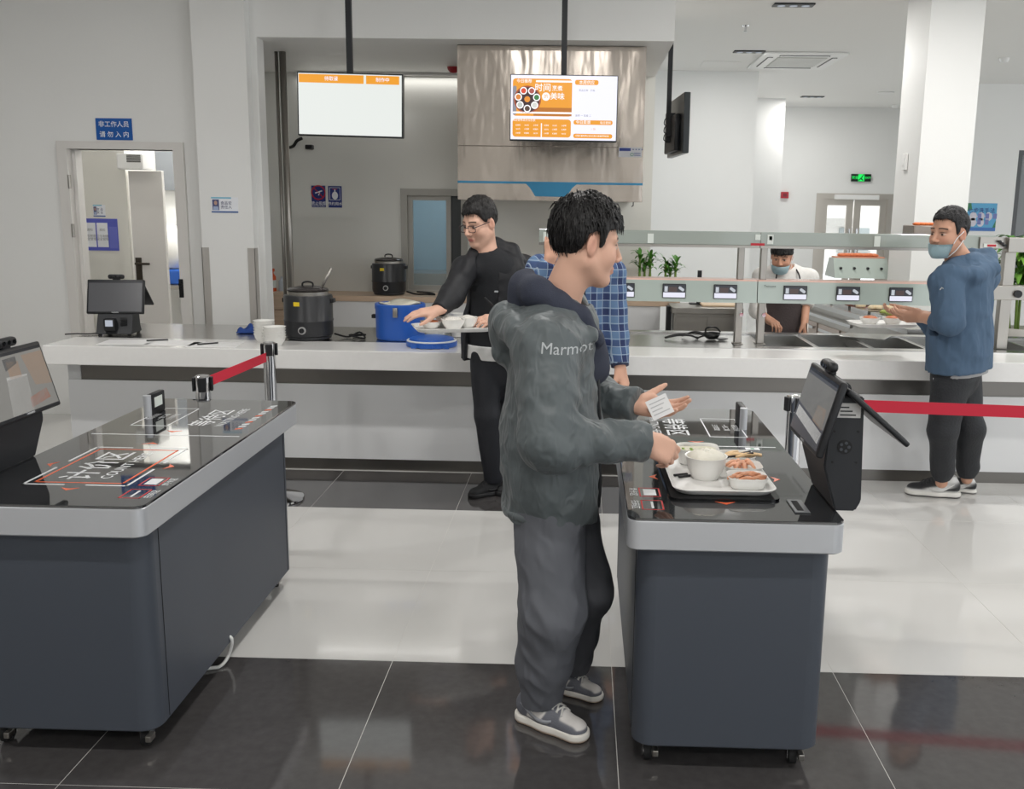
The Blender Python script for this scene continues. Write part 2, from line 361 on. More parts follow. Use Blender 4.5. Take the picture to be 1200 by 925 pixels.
M_ctop = mat('satin_steel_top', (196, 195, 193), 0.24, 1.0, bump=(12, 0.03))
B('steel_top', (CX0, 5.93, 0.70), (WX0, 6.68, CT-0.002), M_ctop, sc, r=0.003)
bm = N(); pans = []
xs = 1.16
while xs < 4.4: pans.append((xs, xs+0.33)); xs += 0.35
prev = WX0
box(bm, (WX0, 5.93, 0.70), (CX1, 6.03, CT+0.004)); box(bm, (WX0, 6.58, 0.70), (CX1, 6.68, CT+0.012))
for a, b in pans: box(bm, (prev, 6.03, 0.70), (a, 6.58, CT+0.002)); prev = b
box(bm, (prev, 6.03, 0.7), (CX1, 6.58, CT+0.002)); obj('well_deck', bm, M_ctop, sc, True)
for i, (a, b) in enumerate(pans):
    bm = N(); z0 = 0.66
    box(bm, (a, 6.03, z0-0.01), (b, 6.58, z0)); box(bm, (a, 6.03, z0), (a+0.006, 6.58, CT+0.004)); box(bm, (b-0.006, 6.03, z0), (b, 6.58, CT+0.004)); box(bm, (a, 6.03, z0), (b, 6.036, CT+0.004)); box(bm, (a, 6.574, z0), (b, 6.58, CT+0.004))
    p = obj('hot_well', bm, M_ctop, sc, True)
    bm = N(); prism(bm, [(a+0.01, 6.04), (b-0.01, 6.04), (b-0.01, 6.57), (a+0.01, 6.57)], z0, z0+0.05 + 0.02*(i % 2)); obj('water', bm, mat('well_water', (150, 152, 148), 0.05, spec=0.7), p, True)

# glass sneeze guard modules with order screens
M_fascia = mat('pale_green_glass_fascia', (176, 188, 181), 0.14, coat=0.5)
M_fasciaU = mat('grey_green_shelf_glass', (158, 166, 159), 0.16, coat=0.5)
GY = 6.10
def zpx(x, y, Y): return onY(x, y, Y).z
zu1, zu0, zl1, zl0 = 1.51, 1.413, 1.198, 1.062
M_scr1 = emat('screen_dark_picture', (62, 64, 70), 0.75); M_scr2 = emat('screen_white_band', (232, 232, 246), 0.9); M_scr3 = emat('screen_thumb', (200, 205, 212), 0.8); M_scr4 = emat('screen_brown_block', (92, 78, 76), 0.7)
def guard(x0, x1, lab, posts, screens, plates):
    g = thing('sneeze_guard', lab, 'food guard', ((x0+x1)/2, 6.2, CT), group=None)
    bm = N(); box(bm, (x0, GY, zu0+0.012), (x1, GY+0.03, zu1), 0.003); obj('upper_fascia', bm, M_fasciaU, g, True)
    bm = N(); box(bm, (x0, GY-0.004, zu0-0.004), (x1, GY+0.034, zu0+0.012)); obj('edge_rail', bm, M_steel, g, True)
    bm = N(); box(bm, (x0, GY+0.03, zu0+0.0), (x1, GY+0.42, zu0+0.02)); obj('shelf', bm, M_steel, g, True)
    bm = N(); prism(bm, [(GY, zl0), (GY+0.14, zl0), (GY+0.14, zl1), (GY+0.012, zl1)], x0, x1, Matrix(((0, 0, 1, 0), (1, 0, 0, 0), (0, 1, 0, 0), (0, 0, 0, 1)))); obj('lower_fascia', bm, M_fascia, g, True)
    bm = N(); box(bm, (x0, GY+0.012, zl1), (x1, GY+0.16, zl1+0.01)); obj('glow_tinted_top', bm, mat('painted_warm_glow', (235, 196, 182), 0.3), g, True)  # orange heat-lamp glow is put into the top's colour
    for px in posts:
        bm = N(); box(bm, (px-0.02, GY+0.03, zl1+0.01), (px+0.02, GY+0.08, zu0), 0.003); obj('upper_post', bm, M_steel, g, True); bm = N(); box(bm, (px-0.03, GY-0.015, CT+0.0045), (px+0.03, GY+0.09, CT+0.01)); obj('post_foot', bm, M_steel, g, True); bm = N(); box(bm, (px-0.022, GY+0.01, CT+0.01), (px+0.022, GY+0.07, zl0), 0.003); po = obj('post', bm, M_steel, g, True)
        bm = N(); cyl(bm, (px+0.012, GY-0.002, 0.985), (px+0.012, GY+0.012, 0.985), 0.013, 12); obj('bolt', bm, M_chrome, po, True)
    for sx in screens:
        zc = 1.13; bm = N(); box(bm, (sx-0.074, GY-0.006, zc-0.044), (sx+0.074, GY+0.004, zc+0.046), 0.002); s = obj('order_screen', bm, M_black, g, True)
        yy = GY-0.0065
        for nm, a, m in (('picture', (-0.07, -0.008, 0.07, 0.042), M_scr1), ('price_band', (-0.07, -0.04, 0.07, -0.009), M_scr2)):
            bm = N(); box(bm, (sx+a[0], yy-0.001, zc+a[1]), (sx+a[2], yy, zc+a[3])); obj(nm, bm, m, s, True)
        bm = N(); box(bm, (sx-0.062, yy-0.002, zc-0.004), (sx-0.042, yy-0.001, zc+0.03)); obj('thumbnail', bm, M_scr3, s, True)
        bm = N(); box(bm, (sx-0.035, yy-0.002, zc-0.004), (sx+0.018, yy-0.001, zc+0.026)); obj('thumbnail', bm, M_scr4, s, True)
        bm = N(); c, si = math.cos(-0.6), math.sin(-0.6); prism(bm, [(sx+0.045+(u*c-v*si), zc+0.015+(u*si+v*c)) for u, v in rrect(-0.02, -0.009, 0.02, 0.009, 0.008)], 0, 0.001, face_front((0, yy-0.001, 0))); obj('thumbnail', bm, M_scr3, s, True)
    for (ax, az, bx, bz, m) in plates:
        bm = N(); box(bm, (ax, GY-0.006, az), (bx, GY-0.001, bz)); obj('sticker', bm, m, g, True)
    return g
M_stick = mat('pale_sticker', (222, 228, 222), 0.4); M_red = mat('red_print', (190, 40, 55), 0.45); M_green = mat('green_print', (40, 130, 90), 0.45)
def gx(x, y=340): return onY(x, y, GY).x
g1 = guard(gx(631), gx(887.5), 'glass sneeze guard with order screens behind the plaid shirted person', [gx(640), gx(868)], [gx(730), gx(790), gx(850)],
      [(gx(636), 1.43, gx(643), 1.49, M_stick), (gx(757), 1.43, gx(764), 1.49, M_stick), (gx(877), 1.425, gx(893), 1.44, M_red), (gx(882), 1.46, gx(888), 1.495, M_stick)])
g2 = guard(gx(888.5), gx(1160), 'glass sneeze guard with order screens in front of the aproned worker', [gx(888)+0.036], [gx(932), gx(994), gx(1056)],
      [(gx(896), 1.435, gx(903), 1.495, M_stick), (gx(1020), 1.43, gx(1027), 1.495, M_stick), (gx(898), 1.46, gx(901.5), 1.485, M_green)])
text('lettering', 'Twinsens', 0.02, face_front((gx(902), GY-0.004, 1.17)), M_black, g2, True)
g3 = thing('sneeze_guard', 'bare steel sneeze guard frame with round knob beside the leafy plant', 'food guard', (2.9, 6.2, CT))
bm = N(); box(bm, (gx(1172), GY-0.06, 1.41), (4.6, GY+0.03, 1.50), 0.003); obj('upper_beam', bm, M_steel, g3, True, 30)
bm = N(); box(bm, (gx(1162), GY-0.03, 1.11), (4.6, GY+0.06, 1.20), 0.003); obj('lower_beam', bm, M_steel, g3, True, 30)
bm = N(); box(bm, (gx(1174), GY, CT+0.003), (gx(1187), GY+0.06, 1.41), 0.003); obj('post', bm, M_steel, g3, True, 30)
bm = N(); cyl(bm, (gx(1190), GY-0.05, 1.15), (gx(1190), GY-0.03, 1.15), 0.024, 20); kb = obj('knob', bm, M_black, g3, True, 30)
bm = N(); box(bm, (gx(1142), GY-0.02, 1.43), (gx(1172), GY+0.03, 1.5)); br = obj('end_bracket', bm, M_steel, g3, True)
bm = N(); box(bm, (gx(1146), GY-0.026, 1.437), (gx(1162), GY-0.021, 1.46)); obj('sticker', bm, M_stick, br, True)
bm = N(); box(bm, (gx(1150), GY-0.029, 1.442), (gx(1160), GY-0.026, 1.455)); obj('sticker_print', bm, M_red, br, True)
bm = N(); [cyl(bm, (gx(1163+3*k), GY-0.05, 1.475-0.012*k), (gx(1163+3*k), GY-0.02, 1.475-0.012*k), 0.008, 8) for k in range(3)]; obj('clamp', bm, M_black, br, True)

# ---- things on the counter
def ctop(x, y): return onZ(x, y, CT)
def paper(x, y, rz, wx, wy, lab):
    p = ctop(x, y); bm = N(); box(bm, (-wx/2, -wy/2, 0), (wx/2, wy/2, 0.0012)); o = obj('paper_sheet', bm, mat('white_paper', (240, 240, 240), 0.6), loc=(p.x, p.y, CT)); o.rotation_euler[2] = rz; tag(o, lab, 'paper'); return p
paper(150, 401, 0.1, 0.3, 0.21, 'white paper sheet on the counter beside the point of sale terminal')
paper(205, 402, -0.08, 0.3, 0.21, 'white paper sheet with a pen across its corner')
paper(252, 404, 0.12, 0.3, 0.21, 'white paper sheet with a pen, by the stacked bowls')
for x, y, a, lab in ((186, 400, 0.5, 'black pen lying on the middle paper sheet'), (245, 404, 0.7, 'black pen lying on the sheet by the bowls')):
    p = ctop(x, y); bm = N(); cyl(bm, (-0.07, 0, 0.006), (0.055, 0, 0.006), 0.0045, 8); o = obj('pen', bm, M_black, loc=(p.x, p.y, CT+0.0014)); o.rotation_euler[2] = a; tag(o, lab, 'pen')
M_bowl = mat('white_melamine', (240, 239, 235), 0.28)
def bowl_stack(x, y, r, h, n, lab):
    p = ctop(x, y); t = thing('bowl_stack', lab, 'bowls', (p.x, p.y, CT))
    for k in range(n):
        z = k*(h-0.05)/max(1, n-1)
        bm = N(); lathe(bm, (0, 0, z), [(r*0.62, 0), (r*0.66, 0.004), (r*0.9, 0.03), (r, 0.05), (r+0.004, 0.052), (r-0.004, 0.05), (r*0.85, 0.03), (r*0.5, 0.008)], 28); obj('bowl', bm, M_bowl, t, smooth=40)
bowl_stack(310, 401, 0.062, 0.135, 6, 'taller stack of white bowls by the big black pot')
bowl_stack(322, 405, 0.066, 0.115, 5, 'lower stack of white bowls by the stanchion top')
# blue cloth
p = ctop(291, 390); bm = N(); bmesh.ops.create_grid(bm, x_segments=14, y_segments=10, size=0.5)
for v in bm.verts:
    x, y = v.co.x, v.co.y; v.co = Vector((x*0.13, y*0.1, 0.012+0.05*max(0, 1-3*(x*x+y*y))*(0.6+0.4*math.sin(9*x+4*y))+0.006*math.sin(14*y+5*x)))
ex = bmesh.ops.extrude_face_region(bm, geom=bm.faces[:]); [setattr(v, 'co', Vector((v.co.x*0.97, v.co.y*0.97, 0.001))) for v in ex['geom'] if isinstance(v, bmesh.types.BMVert)]
tag(obj('cloth', bm, mat('blue_cloth', (38, 70, 140), 0.8), loc=(p.x, p.y, CT), smooth=True), 'crumpled blue cloth beside the bowls', 'cloth')

M_pot = mat('black_enamel_pot', (45, 46, 49), 0.32, bump=(200, 0.04))
def soup_pot(loc, lab, ladle, s=1.0):
    t = thing('soup_kettle', lab, 'soup kettle', loc)
    bm = N(); lathe(bm, (0, 0, 0), [(0.125*s, 0.0), (0.14*s, 0.008), (0.14*s, 0.022), (0.148*s, 0.028), (0.153*s, 0.05), (0.153*s, 0.115*s), (0.1565*s, 0.12*s), (0.1565*s, 0.126*s), (0.153*s, 0.131*s), (0.153*s, 0.272*s), (0.148*s, 0.284*s), (0.12*s, 0.286*s)], 40); obj('body', bm, M_pot, t, smooth=35)
    bm = N(); lathe(bm, (0, 0, 0), [(0.128*s, 0.28*s), (0.128*s, 0.306*s), (0.133*s, 0.31*s), (0.124*s, 0.312*s), (0.118*s, 0.30*s)], 36); obj('steel_rim', bm, M_steel, t, smooth=35)
    bm = N(); lathe(bm, (0, 0, 0), [(0.125*s, 0.312*s), (0.13*s, 0.316*s), (0.12*s, 0.326*s), (0.06*s, 0.338*s), (0.01, 0.342*s)], 36); ld = obj('lid', bm, mat('dark_lid', (70, 66, 66), 0.2, 0.4), t, smooth=35)
    bm = N(); tube(bm, spline([(-0.035, 0, 0.335*s), (-0.03, 0, 0.358*s), (0, 0, 0.366*s), (0.03, 0, 0.358*s), (0.035, 0, 0.335*s)], 4), 0.006); obj('lid_handle', bm, M_black, ld, smooth=True)
    bm = N(); box(bm, (-0.05, -0.152*s, 0.222*s), (0.0, -0.147*s, 0.248*s)); obj('warning_label', bm, mat('yellow_label', (232, 200, 40), 0.5), t)
    bm = N(); cyl(bm, (0.0, -0.14*s, 0.07*s), (0.0, -0.162*s, 0.07*s), 0.024, 20); kn = obj('dial', bm, mat('silver_dial', (200, 200, 200), 0.3, 0.6), t, smooth=30)
    bm = N(); cyl(bm, (0.0, -0.16*s, 0.07*s), (0.0, -0.172*s, 0.07*s), 0.016, 16); box(bm, (-0.004, -0.178*s, 0.055*s), (0.004, -0.16*s, 0.085*s)); obj('dial_grip', bm, M_black, kn, smooth=30)
    for sx in (-1, 1):
        bm = N(); box(bm, (sx*0.152*s-0.008, -0.03, 0.235*s), (sx*0.152*s+0.01*sx+0.008, 0.03, 0.262*s), 0.004); obj('side_handle', bm, M_black, t)
    if ladle:
        bm = N(); tube(bm, [(0.07, 0.0, 0.29*s), (0.155, -0.005, 0.455*s)], 0.009); obj('ladle_handle', bm, M_steel, t, smooth=True)
    return t
p = ctop(365, 398.5)
kt = soup_pot((p.x-0.03, p.y+0.06, CT+0.0005), 'big black soup kettle with ladle on the serving counter', True)
bm = N(); tube(bm, spline([(0, 0, 0.03), (0.08, 0.04, 0.006), (0.16, 0.02, 0.04), (0.2, -0.02, 0.006), (0.11, -0.05, 0.03), (0.19, 0.05, 0.02), (0.1, 0.08, 0.006)], 6), 0.006)
obj('power_cord', bm, M_rubber, kt, loc=(0.155, 0.03, 0.0), smooth=True)
# blue insulated barrel with open lid
p = ctop(464, 400.5); M_blue = mat('blue_plastic', (44, 96, 186), 0.35)
t = thing('food_barrel', 'open blue insulated food barrel on the counter', 'barrel', (p.x, p.y+0.16, CT))
bm = N(); lathe(bm, (0, 0, 0), [(0.148, 0), (0.155, 0.008), (0.157, 0.02), (0.159, 0.19), (0.163, 0.2), (0.163, 0.225), (0.158, 0.23), (0.14, 0.23), (0.135, 0.2), (0.13, 0.05)], 44); obj('body', bm, M_blue, t, smooth=35)
bm = N(); box(bm, (-0.015, -0.178, 0.155), (0.015, -0.16, 0.215), 0.003); obj('clasp', bm, M_steel, t, smooth=30)
bm = N(); box(bm, (-0.185, -0.02, 0.13), (-0.158, 0.02, 0.155), 0.004); obj('side_clasp', bm, M_black, t)
bm = N(); lathe(bm, (0, 0, 0), [(0.135, 0.225), (0.13, 0.236), (0.08, 0.238), (0.01, 0.238)], 36)
for v in bm.verts: v.co.z += 0.012*math.sin(23*v.co.x+17*v.co.y)
obj('liner_film', bm, mat('cloudy_film', (225, 222, 205), 0.25), t, smooth=True)
p = ctop(502, 409); t = thing('barrel_lid', 'round blue lid with white gasket lying on the counter', 'lid', (p.x-0.0, p.y+0.13, CT+0.0006))
bm = N(); lathe(bm, (0, 0, 0), [(0.15, 0), (0.157, 0.005), (0.157, 0.03), (0.14, 0.034), (0.135, 0.05), (0.10, 0.058), (0.01, 0.06)], 44); obj('disc', bm, M_blue, t, smooth=35)
bm = N(); lathe(bm, (0, 0, 0), [(0.15, 0.03), (0.155, 0.036), (0.147, 0.042), (0.138, 0.038)], 44); obj('gasket', bm, mat('white_gasket', (225, 228, 232), 0.5), t, smooth=True)
bm = N(); [box(bm, (-0.1+0.05*k, -0.16, 0.004), (-0.07+0.05*k, -0.154, 0.024)) for k in range(5)]; obj('rib', bm, M_blue, t)
# clear tub and cup stacks behind the held tray
p = ctop(520, 397); t = thing('clear_tub', 'clear plastic tub of utensils beside the blue barrel', 'tub', (p.x-0.075, p.y+0.16, CT))
M_clear = mat('clear_plastic', (236, 240, 240), 0.1, alpha=0.45)
bm = N(); [loft(bm, [[Vector((x*a, y*a, z)) for x, y in rrect(-0.075, -0.06, 0.075, 0.06, 0.02)] for a, z in ((0.9, 0), (1, 0.15), (1.02, 0.15), (0.96, 0.15), (0.87, 0.008))])]; obj('tub', bm, M_clear, t, smooth=35)
bm = N(); box(bm, (-0.055, -0.04, 0.009), (0.055, 0.04, 0.09), 0.01); obj('packed_napkins', bm, mat('napkin_white', (236, 236, 234), 0.7), t)
for dx, n, lab in ((0.075, 7, 'stack of white cups beside the clear tub'), (0.17, 6, 'stack of white cups behind the held tray')):
    q = thing('cup_stack', lab, 'cups', (p.x+dx, p.y+0.11, CT))
    for k in range(n):
        bm = N(); z = 0.018*k; lathe(bm, (0, 0, z), [(0.033, 0), (0.035, 0.003), (0.043, 0.045), (0.046, 0.048), (0.041, 0.048), (0.032, 0.008)], 22); obj('cup', bm, M_bowl, q, smooth=40)
# tools lying by the wells
M_tool = mat('black_nylon', (30, 31, 32), 0.35)
for i, (x, y, a, lab) in enumerate(((800, 401, 0.15, 'black serving tongs nearest the steel cup'), (820, 400, -0.35, 'black serving tongs crossed over the ladle pile'), (836, 401, 0.6, 'black ladle with curved rim beside the guard post'), (848, 402, 0.0, 'black slotted spoon at the end of the tool pile'))):
    p = ctop(x, y); bm = N()
    if i < 2:
        for s in (-1, 1): tube(bm, spline([(-0.11, s*0.004, 0.012), (-0.03, s*0.022, 0.03+0.012*i), (0.05, s*0.028, 0.03), (0.11, s*0.012, 0.01)], 6), [0.006]*18+[0.011])
    elif i == 2:
        lathe(bm, (0, 0, 0.004), [(0.03, 0), (0.05, 0.018), (0.06, 0.042), (0.056, 0.042), (0.045, 0.018), (0.02, 0.006)], 20); tube(bm, spline([(-0.055, 0, 0.04), (-0.03, 0.02, 0.075), (0.03, 0.0, 0.08), (0.06, -0.02, 0.05)], 6), 0.006)
    else:
        lathe(bm, (0, 0, 0.002), [(0.02, 0), (0.045, 0.01), (0.042, 0.012), (0.015, 0.004)], 18); tube(bm, spline([(-0.03, 0, 0.012), (-0.09, 0.02, 0.03), (-0.16, 0.03, 0.008)], 6), 0.006)
    o = obj('serving_tongs' if i < 2 else ('ladle' if i == 2 else 'slotted_spoon'), bm, M_tool, loc=(p.x, p.y+0.1, CT+0.003), smooth=True); o.rotation_euler[2] = a; tag(o, lab, 'tongs' if i < 2 else ('ladle' if i == 2 else 'spoon'))
p = ctop(728, 401); bm = N(); lathe(bm, (0, 0, 0), [(0.03, 0), (0.031, 0.085), (0.034, 0.088), (0.029, 0.087), (0.028, 0.006)], 24)
t = tag(obj('steel_cup', bm, M_steel, loc=(p.x, p.y+0.1, CT+0.0045), smooth=35), 'small steel cup beside the plaid sleeve', 'cup')
# food trays standing across the wells
for x, lab in ((1000, 'flat steel tray resting across the hot wells'),):
    p = ctop(1015, 400); bm = N(); box(bm, (-0.15, -0.11, 0), (0.15, 0.11, 0.012), 0.004); o = obj('steel_serving_tray', bm, M_ctop, loc=(p.x+0.02, p.y+0.1, CT+0.0125)); o.rotation_euler = (0.0, 0, -0.5); tag(o, lab, 'tray')

# ================================================================== kitchen behind the left opening
LY0, LZ = 8.5, onY(430, 347, 8.5).z
lg = thing('wall_ledge', 'low white kitchen ledge with a wooden top edge', 'ledge', (-1, 8.7, 0))
M_oak = mat('pale_oak', (205, 180, 156), 0.45, var=0.12, vscale=6, stretch=(1, 6, 14))
B('ledge_top', (-2.93, LY0, LZ-0.05), (onY(794, 360, 8.7).x, KY-0.002, LZ), M_oak, lg, r=0.003)
B('ledge_front', (-2.93, LY0+0.02, 0), (onY(774, 360, LY0).x, LY0+0.05, LZ-0.05), M_panel, lg)
kt = soup_pot((onY(456, 348, 8.68).x, 8.69, LZ+0.0005), 'black soup kettle standing on the kitchen ledge', False)
bm = N(); tube(bm, spline([(0, 0, 0.03), (0.08, 0.02, 0.006), (0.18, -0.04, 0.012), (0.26, 0.0, 0.006), (0.2, 0.03, 0.02), (0.1, -0.02, 0.03)], 6), 0.008); obj('power_cord', bm, M_rubber, kt, loc=(0.16, -0.01, 0.0), smooth=True)
# spray bottle, clear bottle and wooden crate at the ledge's left end
bx0 = onY(319.5, 345, 8.62).x
t = thing('spray_bottle', 'orange spray bottle on the kitchen ledge', 'bottle', (bx0, 8.62, LZ)); M_or = mat('orange_plastic', (222, 92, 44), 0.35)
bm = N(); lathe(bm, (0, 0, 0), [(0.034, 0), (0.037, 0.01), (0.036, 0.15), (0.016, 0.18), (0.015, 0.195)], 20); obj('body', bm, M_or, t, smooth=35)
bm = N(); box(bm, (-0.04, -0.012, 0.195), (0.025, 0.012, 0.225), 0.005); box(bm, (-0.035, -0.006, 0.165), (-0.025, 0.006, 0.195)); obj('trigger', bm, M_or, t)
bm = N(); lathe(bm, (0, 0, 0.05), [(0.0372, 0), (0.0372, 0.07)], 20, cap0=False, cap1=False); obj('label', bm, M_stick, t, smooth=True)
bm = N(); lathe(bm, (0, 0, 0), [(0.03, 0), (0.032, 0.01), (0.032, 0.11), (0.012, 0.13), (0.012, 0.15)], 18); tag(obj('clear_bottle', bm, mat('pale_blue_clear', (205, 215, 225), 0.2), loc=(bx0+0.085, 8.64, LZ), smooth=35), 'pale clear bottle beside the orange spray bottle', 'bottle')
t = thing('wooden_crate', 'pale slatted wooden crate in front of the kitchen ledge', 'crate', (onY(333, 360, 8.1).x, 8.15, 0))
hh = onY(333, 343, 8.05).z
for k in range(6): bm = N(); box(bm, (-0.13, -0.1, k*hh/6+0.004), (0.14, -0.08, (k+1)*hh/6-0.004), 0.003); obj('slat', bm, M_oak, t)
bm = N(); box(bm, (-0.13, -0.08, 0), (0.14, 0.12, hh-0.01)); obj('inner_box', bm, M_oak, t)
# stainless pipe in the corner
t = thing('steel_pipe', 'tall stainless pipe beside the kitchen opening', 'pipe', (onY(336, 200, 7.75).x, 7.75, LZ))
for dx, r in ((0, 0.026), (-0.05, 0.014)): bm = N(); cyl(bm, (dx, 0, -LZ), (dx, 0, SZ-LZ-0.002), r, 16); obj('pipe', bm, M_steel, t, smooth=True)
# blue posters
def poster(x0, y0, x1, y1, Y, name, lab, m, cat='poster', th=0.006):
    a = onY(x0, y0, Y); b = onY(x1, y1, Y); t = thing(name, lab, cat, ((a.x+b.x)/2, Y-th, (a.z+b.z)/2))
    hw, hh = (b.x-a.x)/2, (a.z-b.z)/2; bm = N(); box(bm, (-hw, 0, -hh), (hw, th-0.0005, hh)); obj('panel', bm, m, t); return t, hw, hh
M_navy = mat('navy_sign', (42, 58, 128), 0.4); M_print = mat('white_print', (238, 240, 245), 0.5)
t, hw, hh = poster(365, 217.5, 382, 243, KY, 'no_smoking_sign', 'navy sign with a red no smoking ring on the kitchen wall', M_navy, 'sign')
bm = N(); tube(bm, [(0.062*math.cos(a*math.pi/12), -0.002, 0.035+0.062*math.sin(a*math.pi/12)) for a in range(25)], 0.006, 6, False); tube(bm, [(-0.042, -0.002, 0.077), (0.042, -0.002, -0.007)], 0.005, 6); obj('red_ring', bm, M_red, t)
bm = N(); tube(bm, [(-0.03, -0.002, 0.03), (0.035, -0.002, 0.052)], 0.006, 6); tube(bm, spline([(0.0, -0.002, 0.01), (0.01, -0.002, 0.03), (0.0, -0.002, 0.045)], 4), 0.005, 6); obj('cigarette', bm, M_print, t)
text('lettering', '禁止吸烟', 0.036, face_front((0, -0.001, -0.065)), M_print, t, bold=0.01); text('lettering', 'NO SMOKING', 0.018, face_front((0, -0.001, -0.088)), M_print, t)
t, hw, hh = poster(384.5, 218, 401, 243.5, KY, 'handwashing_sign', 'navy sign with a white tap and hand symbol on the kitchen wall', M_navy, 'sign')
bm = N(); frame(bm, -0.05, -0.03, 0.05, 0.085, 0.004, 0, 0.001, face_front((0, 0, 0))); obj('border', bm, M_print, t)
bm = N(); prism(bm, [(0.035*math.cos(k*math.pi/9)*0.8, 0.012+0.036*math.sin(k*math.pi/9)) for k in range(18)], 0, 0.0015, face_front((0, 0, 0))); box(bm, (-0.006, -0.0015, 0.04), (0.006, 0, 0.07)); obj('hand_symbol', bm, M_print, t)
bm = N(); box(bm, (-0.022, -0.0015, 0.066), (0.022, 0, 0.072)); obj('tap_symbol', bm, M_red, t)
text('lettering', '节约用水', 0.034, face_front((0, -0.001, -0.065)), M_print, t, bold=0.01)
# staff sign, name cards, notice board
t, hw, hh = poster(112, 138.5, 156, 164.5, WY, 'staff_only_sign', 'blue staff only sign above the doorway', mat('blue_sign', (28, 92, 172), 0.35), 'sign')
text('lettering', '非工作人员', 0.046, face_front((0, -0.001, 0.033)), M_print, t, bold=0.008); text('lettering', '请 勿 入 内', 0.046, face_front((0, -0.001, -0.04)), M_print, t, bold=0.008)
def name_card(x0, y0, x1, y1, Y, lab, l1, l2):
    t, hw, hh = poster(x0, y0, x1, y1, Y, 'name_card', lab, M_print, 'card', 0.004)
    bm = N(); box(bm, (-hw, -0.001, hh*0.82), (hw*0.5, 0, hh)); obj('top_band', bm, mat('cyan_band', (120, 190, 215), 0.5), t)
    bm = N(); box(bm, (-hw, -0.001, -hh), (hw, 0, -hh*0.82)); obj('bottom_band', bm, mat('blue_band', (60, 95, 160), 0.5), t)
    bm = N(); box(bm, (-hw*0.92, -0.001, -hh*0.7), (-hw*0.42, 0, hh*0.7)); ph = obj('photo', bm, mat('photo_backdrop', (84, 88, 130), 0.5), t)
    bm = N(); prism(bm, [(-hw*0.67+hw*0.12*math.cos(k*math.pi/6), hh*0.25+hh*0.28*math.sin(k*math.pi/6)) for k in range(12)], 0.001, 0.0016, face_front((0, 0, 0))); obj('portrait', bm, mat('portrait_skin', (196, 160, 140), 0.6), ph)
    bm = N(); prism(bm, [(-hw*0.88, -hh*0.68), (-hw*0.46, -hh*0.68), (-hw*0.5, -hh*0.2), (-hw*0.84, -hh*0.2)], 0.001, 0.0016, face_front((0, 0, 0))); obj('portrait_shirt', bm, mat('portrait_shirt', (170, 185, 215), 0.6), ph)
    m = mat('dark_blue_print', (58, 62, 110), 0.5)
    text('lettering', l1, hh*0.5, face_front((hw*0.12, -0.001, hh*0.22)), m, t); text('lettering', l2, hh*0.5, face_front((hw*0.12, -0.001, -hh*0.32)), m, t)
name_card(247.5, 231, 279.5, 249.5, 7.0, 'small name card with a portrait on the white pillar', '食品安', '责任人')
name_card(109, 240, 124, 254, IY, 'small name card with a portrait above the blue notice board', '食 品', '安 全')
t, hw, hh = poster(97, 256, 140, 294, IY, 'notice_board', 'blue notice board with two pinned sheets in the side room', mat('violet_blue_board', (92, 100, 196), 0.5), 'notice board')
for a, b in ((-0.95, -0.28), (-0.2, 0.42)): bm = N(); box(bm, (a*hw, -0.002, -hh*0.78), (b*hw, 0, hh*0.74)); s = obj('pinned_sheet', bm, M_print, t); text('lettering', '通知\n\n卫生制度\n安全管理', 0.026, face_front(((a+b)/2*hw, -0.003, 0.0)), mat('grey_print', (150, 150, 150), 0.6), s)
bm = N(); box(bm, (0.5*hw, -0.002, -hh*0.85), (0.95*hw, 0, hh*0.5)); obj('pocket', bm, mat('violet_pocket', (112, 120, 206), 0.4), t)
# wall-mounted ventilator and washing corner in the side room
a = onY(139, 180, 7.95); b = onY(171, 199, 7.95)
t = thing('wall_air_unit', 'white wall air unit with grille in the side room', 'air unit', ((a.x+b.x)/2, 7.96, (a.z+b.z)/2))
hw, hh = (b.x-a.x)/2, (a.z-b.z)/2
bm = N(); box(bm, (-hw, -0.06, -hh), (hw, 0.139, hh), 0.012); obj('housing', bm, M_white, t, smooth=30)
for k in range(5): bm = N(); box(bm, (-hw*0.2, -0.064, -hh*0.1+k*hh*0.2), (hw*0.85, -0.058, hh*0.03+k*hh*0.2)); obj('louvre', bm, mat('dark_louvre', (90, 90, 86), 0.5), t)
sx = onY(200, 350, 8.9).x
t = thing('washing_bench', 'steel washing bench with a blue tub beyond the inner door', 'bench', (sx, 9.0, 0))
B('bench_top', (sx-0.35, 8.75, 0.84), (sx+0.5, 9.28, 0.88), M_steel, t); B('bench_shelf', (sx-0.35, 8.75, 0.3), (sx+0.5, 9.28, 0.33), M_steel, t)
for ddx in (-0.33, 0.47): B('leg', (sx+ddx, 8.76, 0), (sx+ddx+0.03, 8.79, 0.84), M_steel, t)
bm = N(); box(bm, (-0.2, -0.14, 0), (0.2, 0.14, 0.14), 0.02); tag(obj('blue_tub', bm, M_blue, loc=(sx+0.02, 8.95, 0.8805), smooth=30), 'blue plastic tub on the side room bench', 'tub')
bm = N(); lathe(bm, (0, 0, 0), [(0.01, 0), (0.1, 0.01), (0.14, 0.15), (0.12, 0.32), (0.05, 0.4), (0.01, 0.4)], 24); tag(obj('white_bundle', bm, M_bowl, loc=(sx+0.02, 8.95, 1.021), smooth=True), 'rounded white bundle heaped on the blue tub', 'bundle')
struct(B('wall_cabinet_side', (sx-0.2, 9.2, 1.75), (sx+0.6, 9.3, 2.2), mat('grey_cabinet', (120, 124, 128), 0.5)))

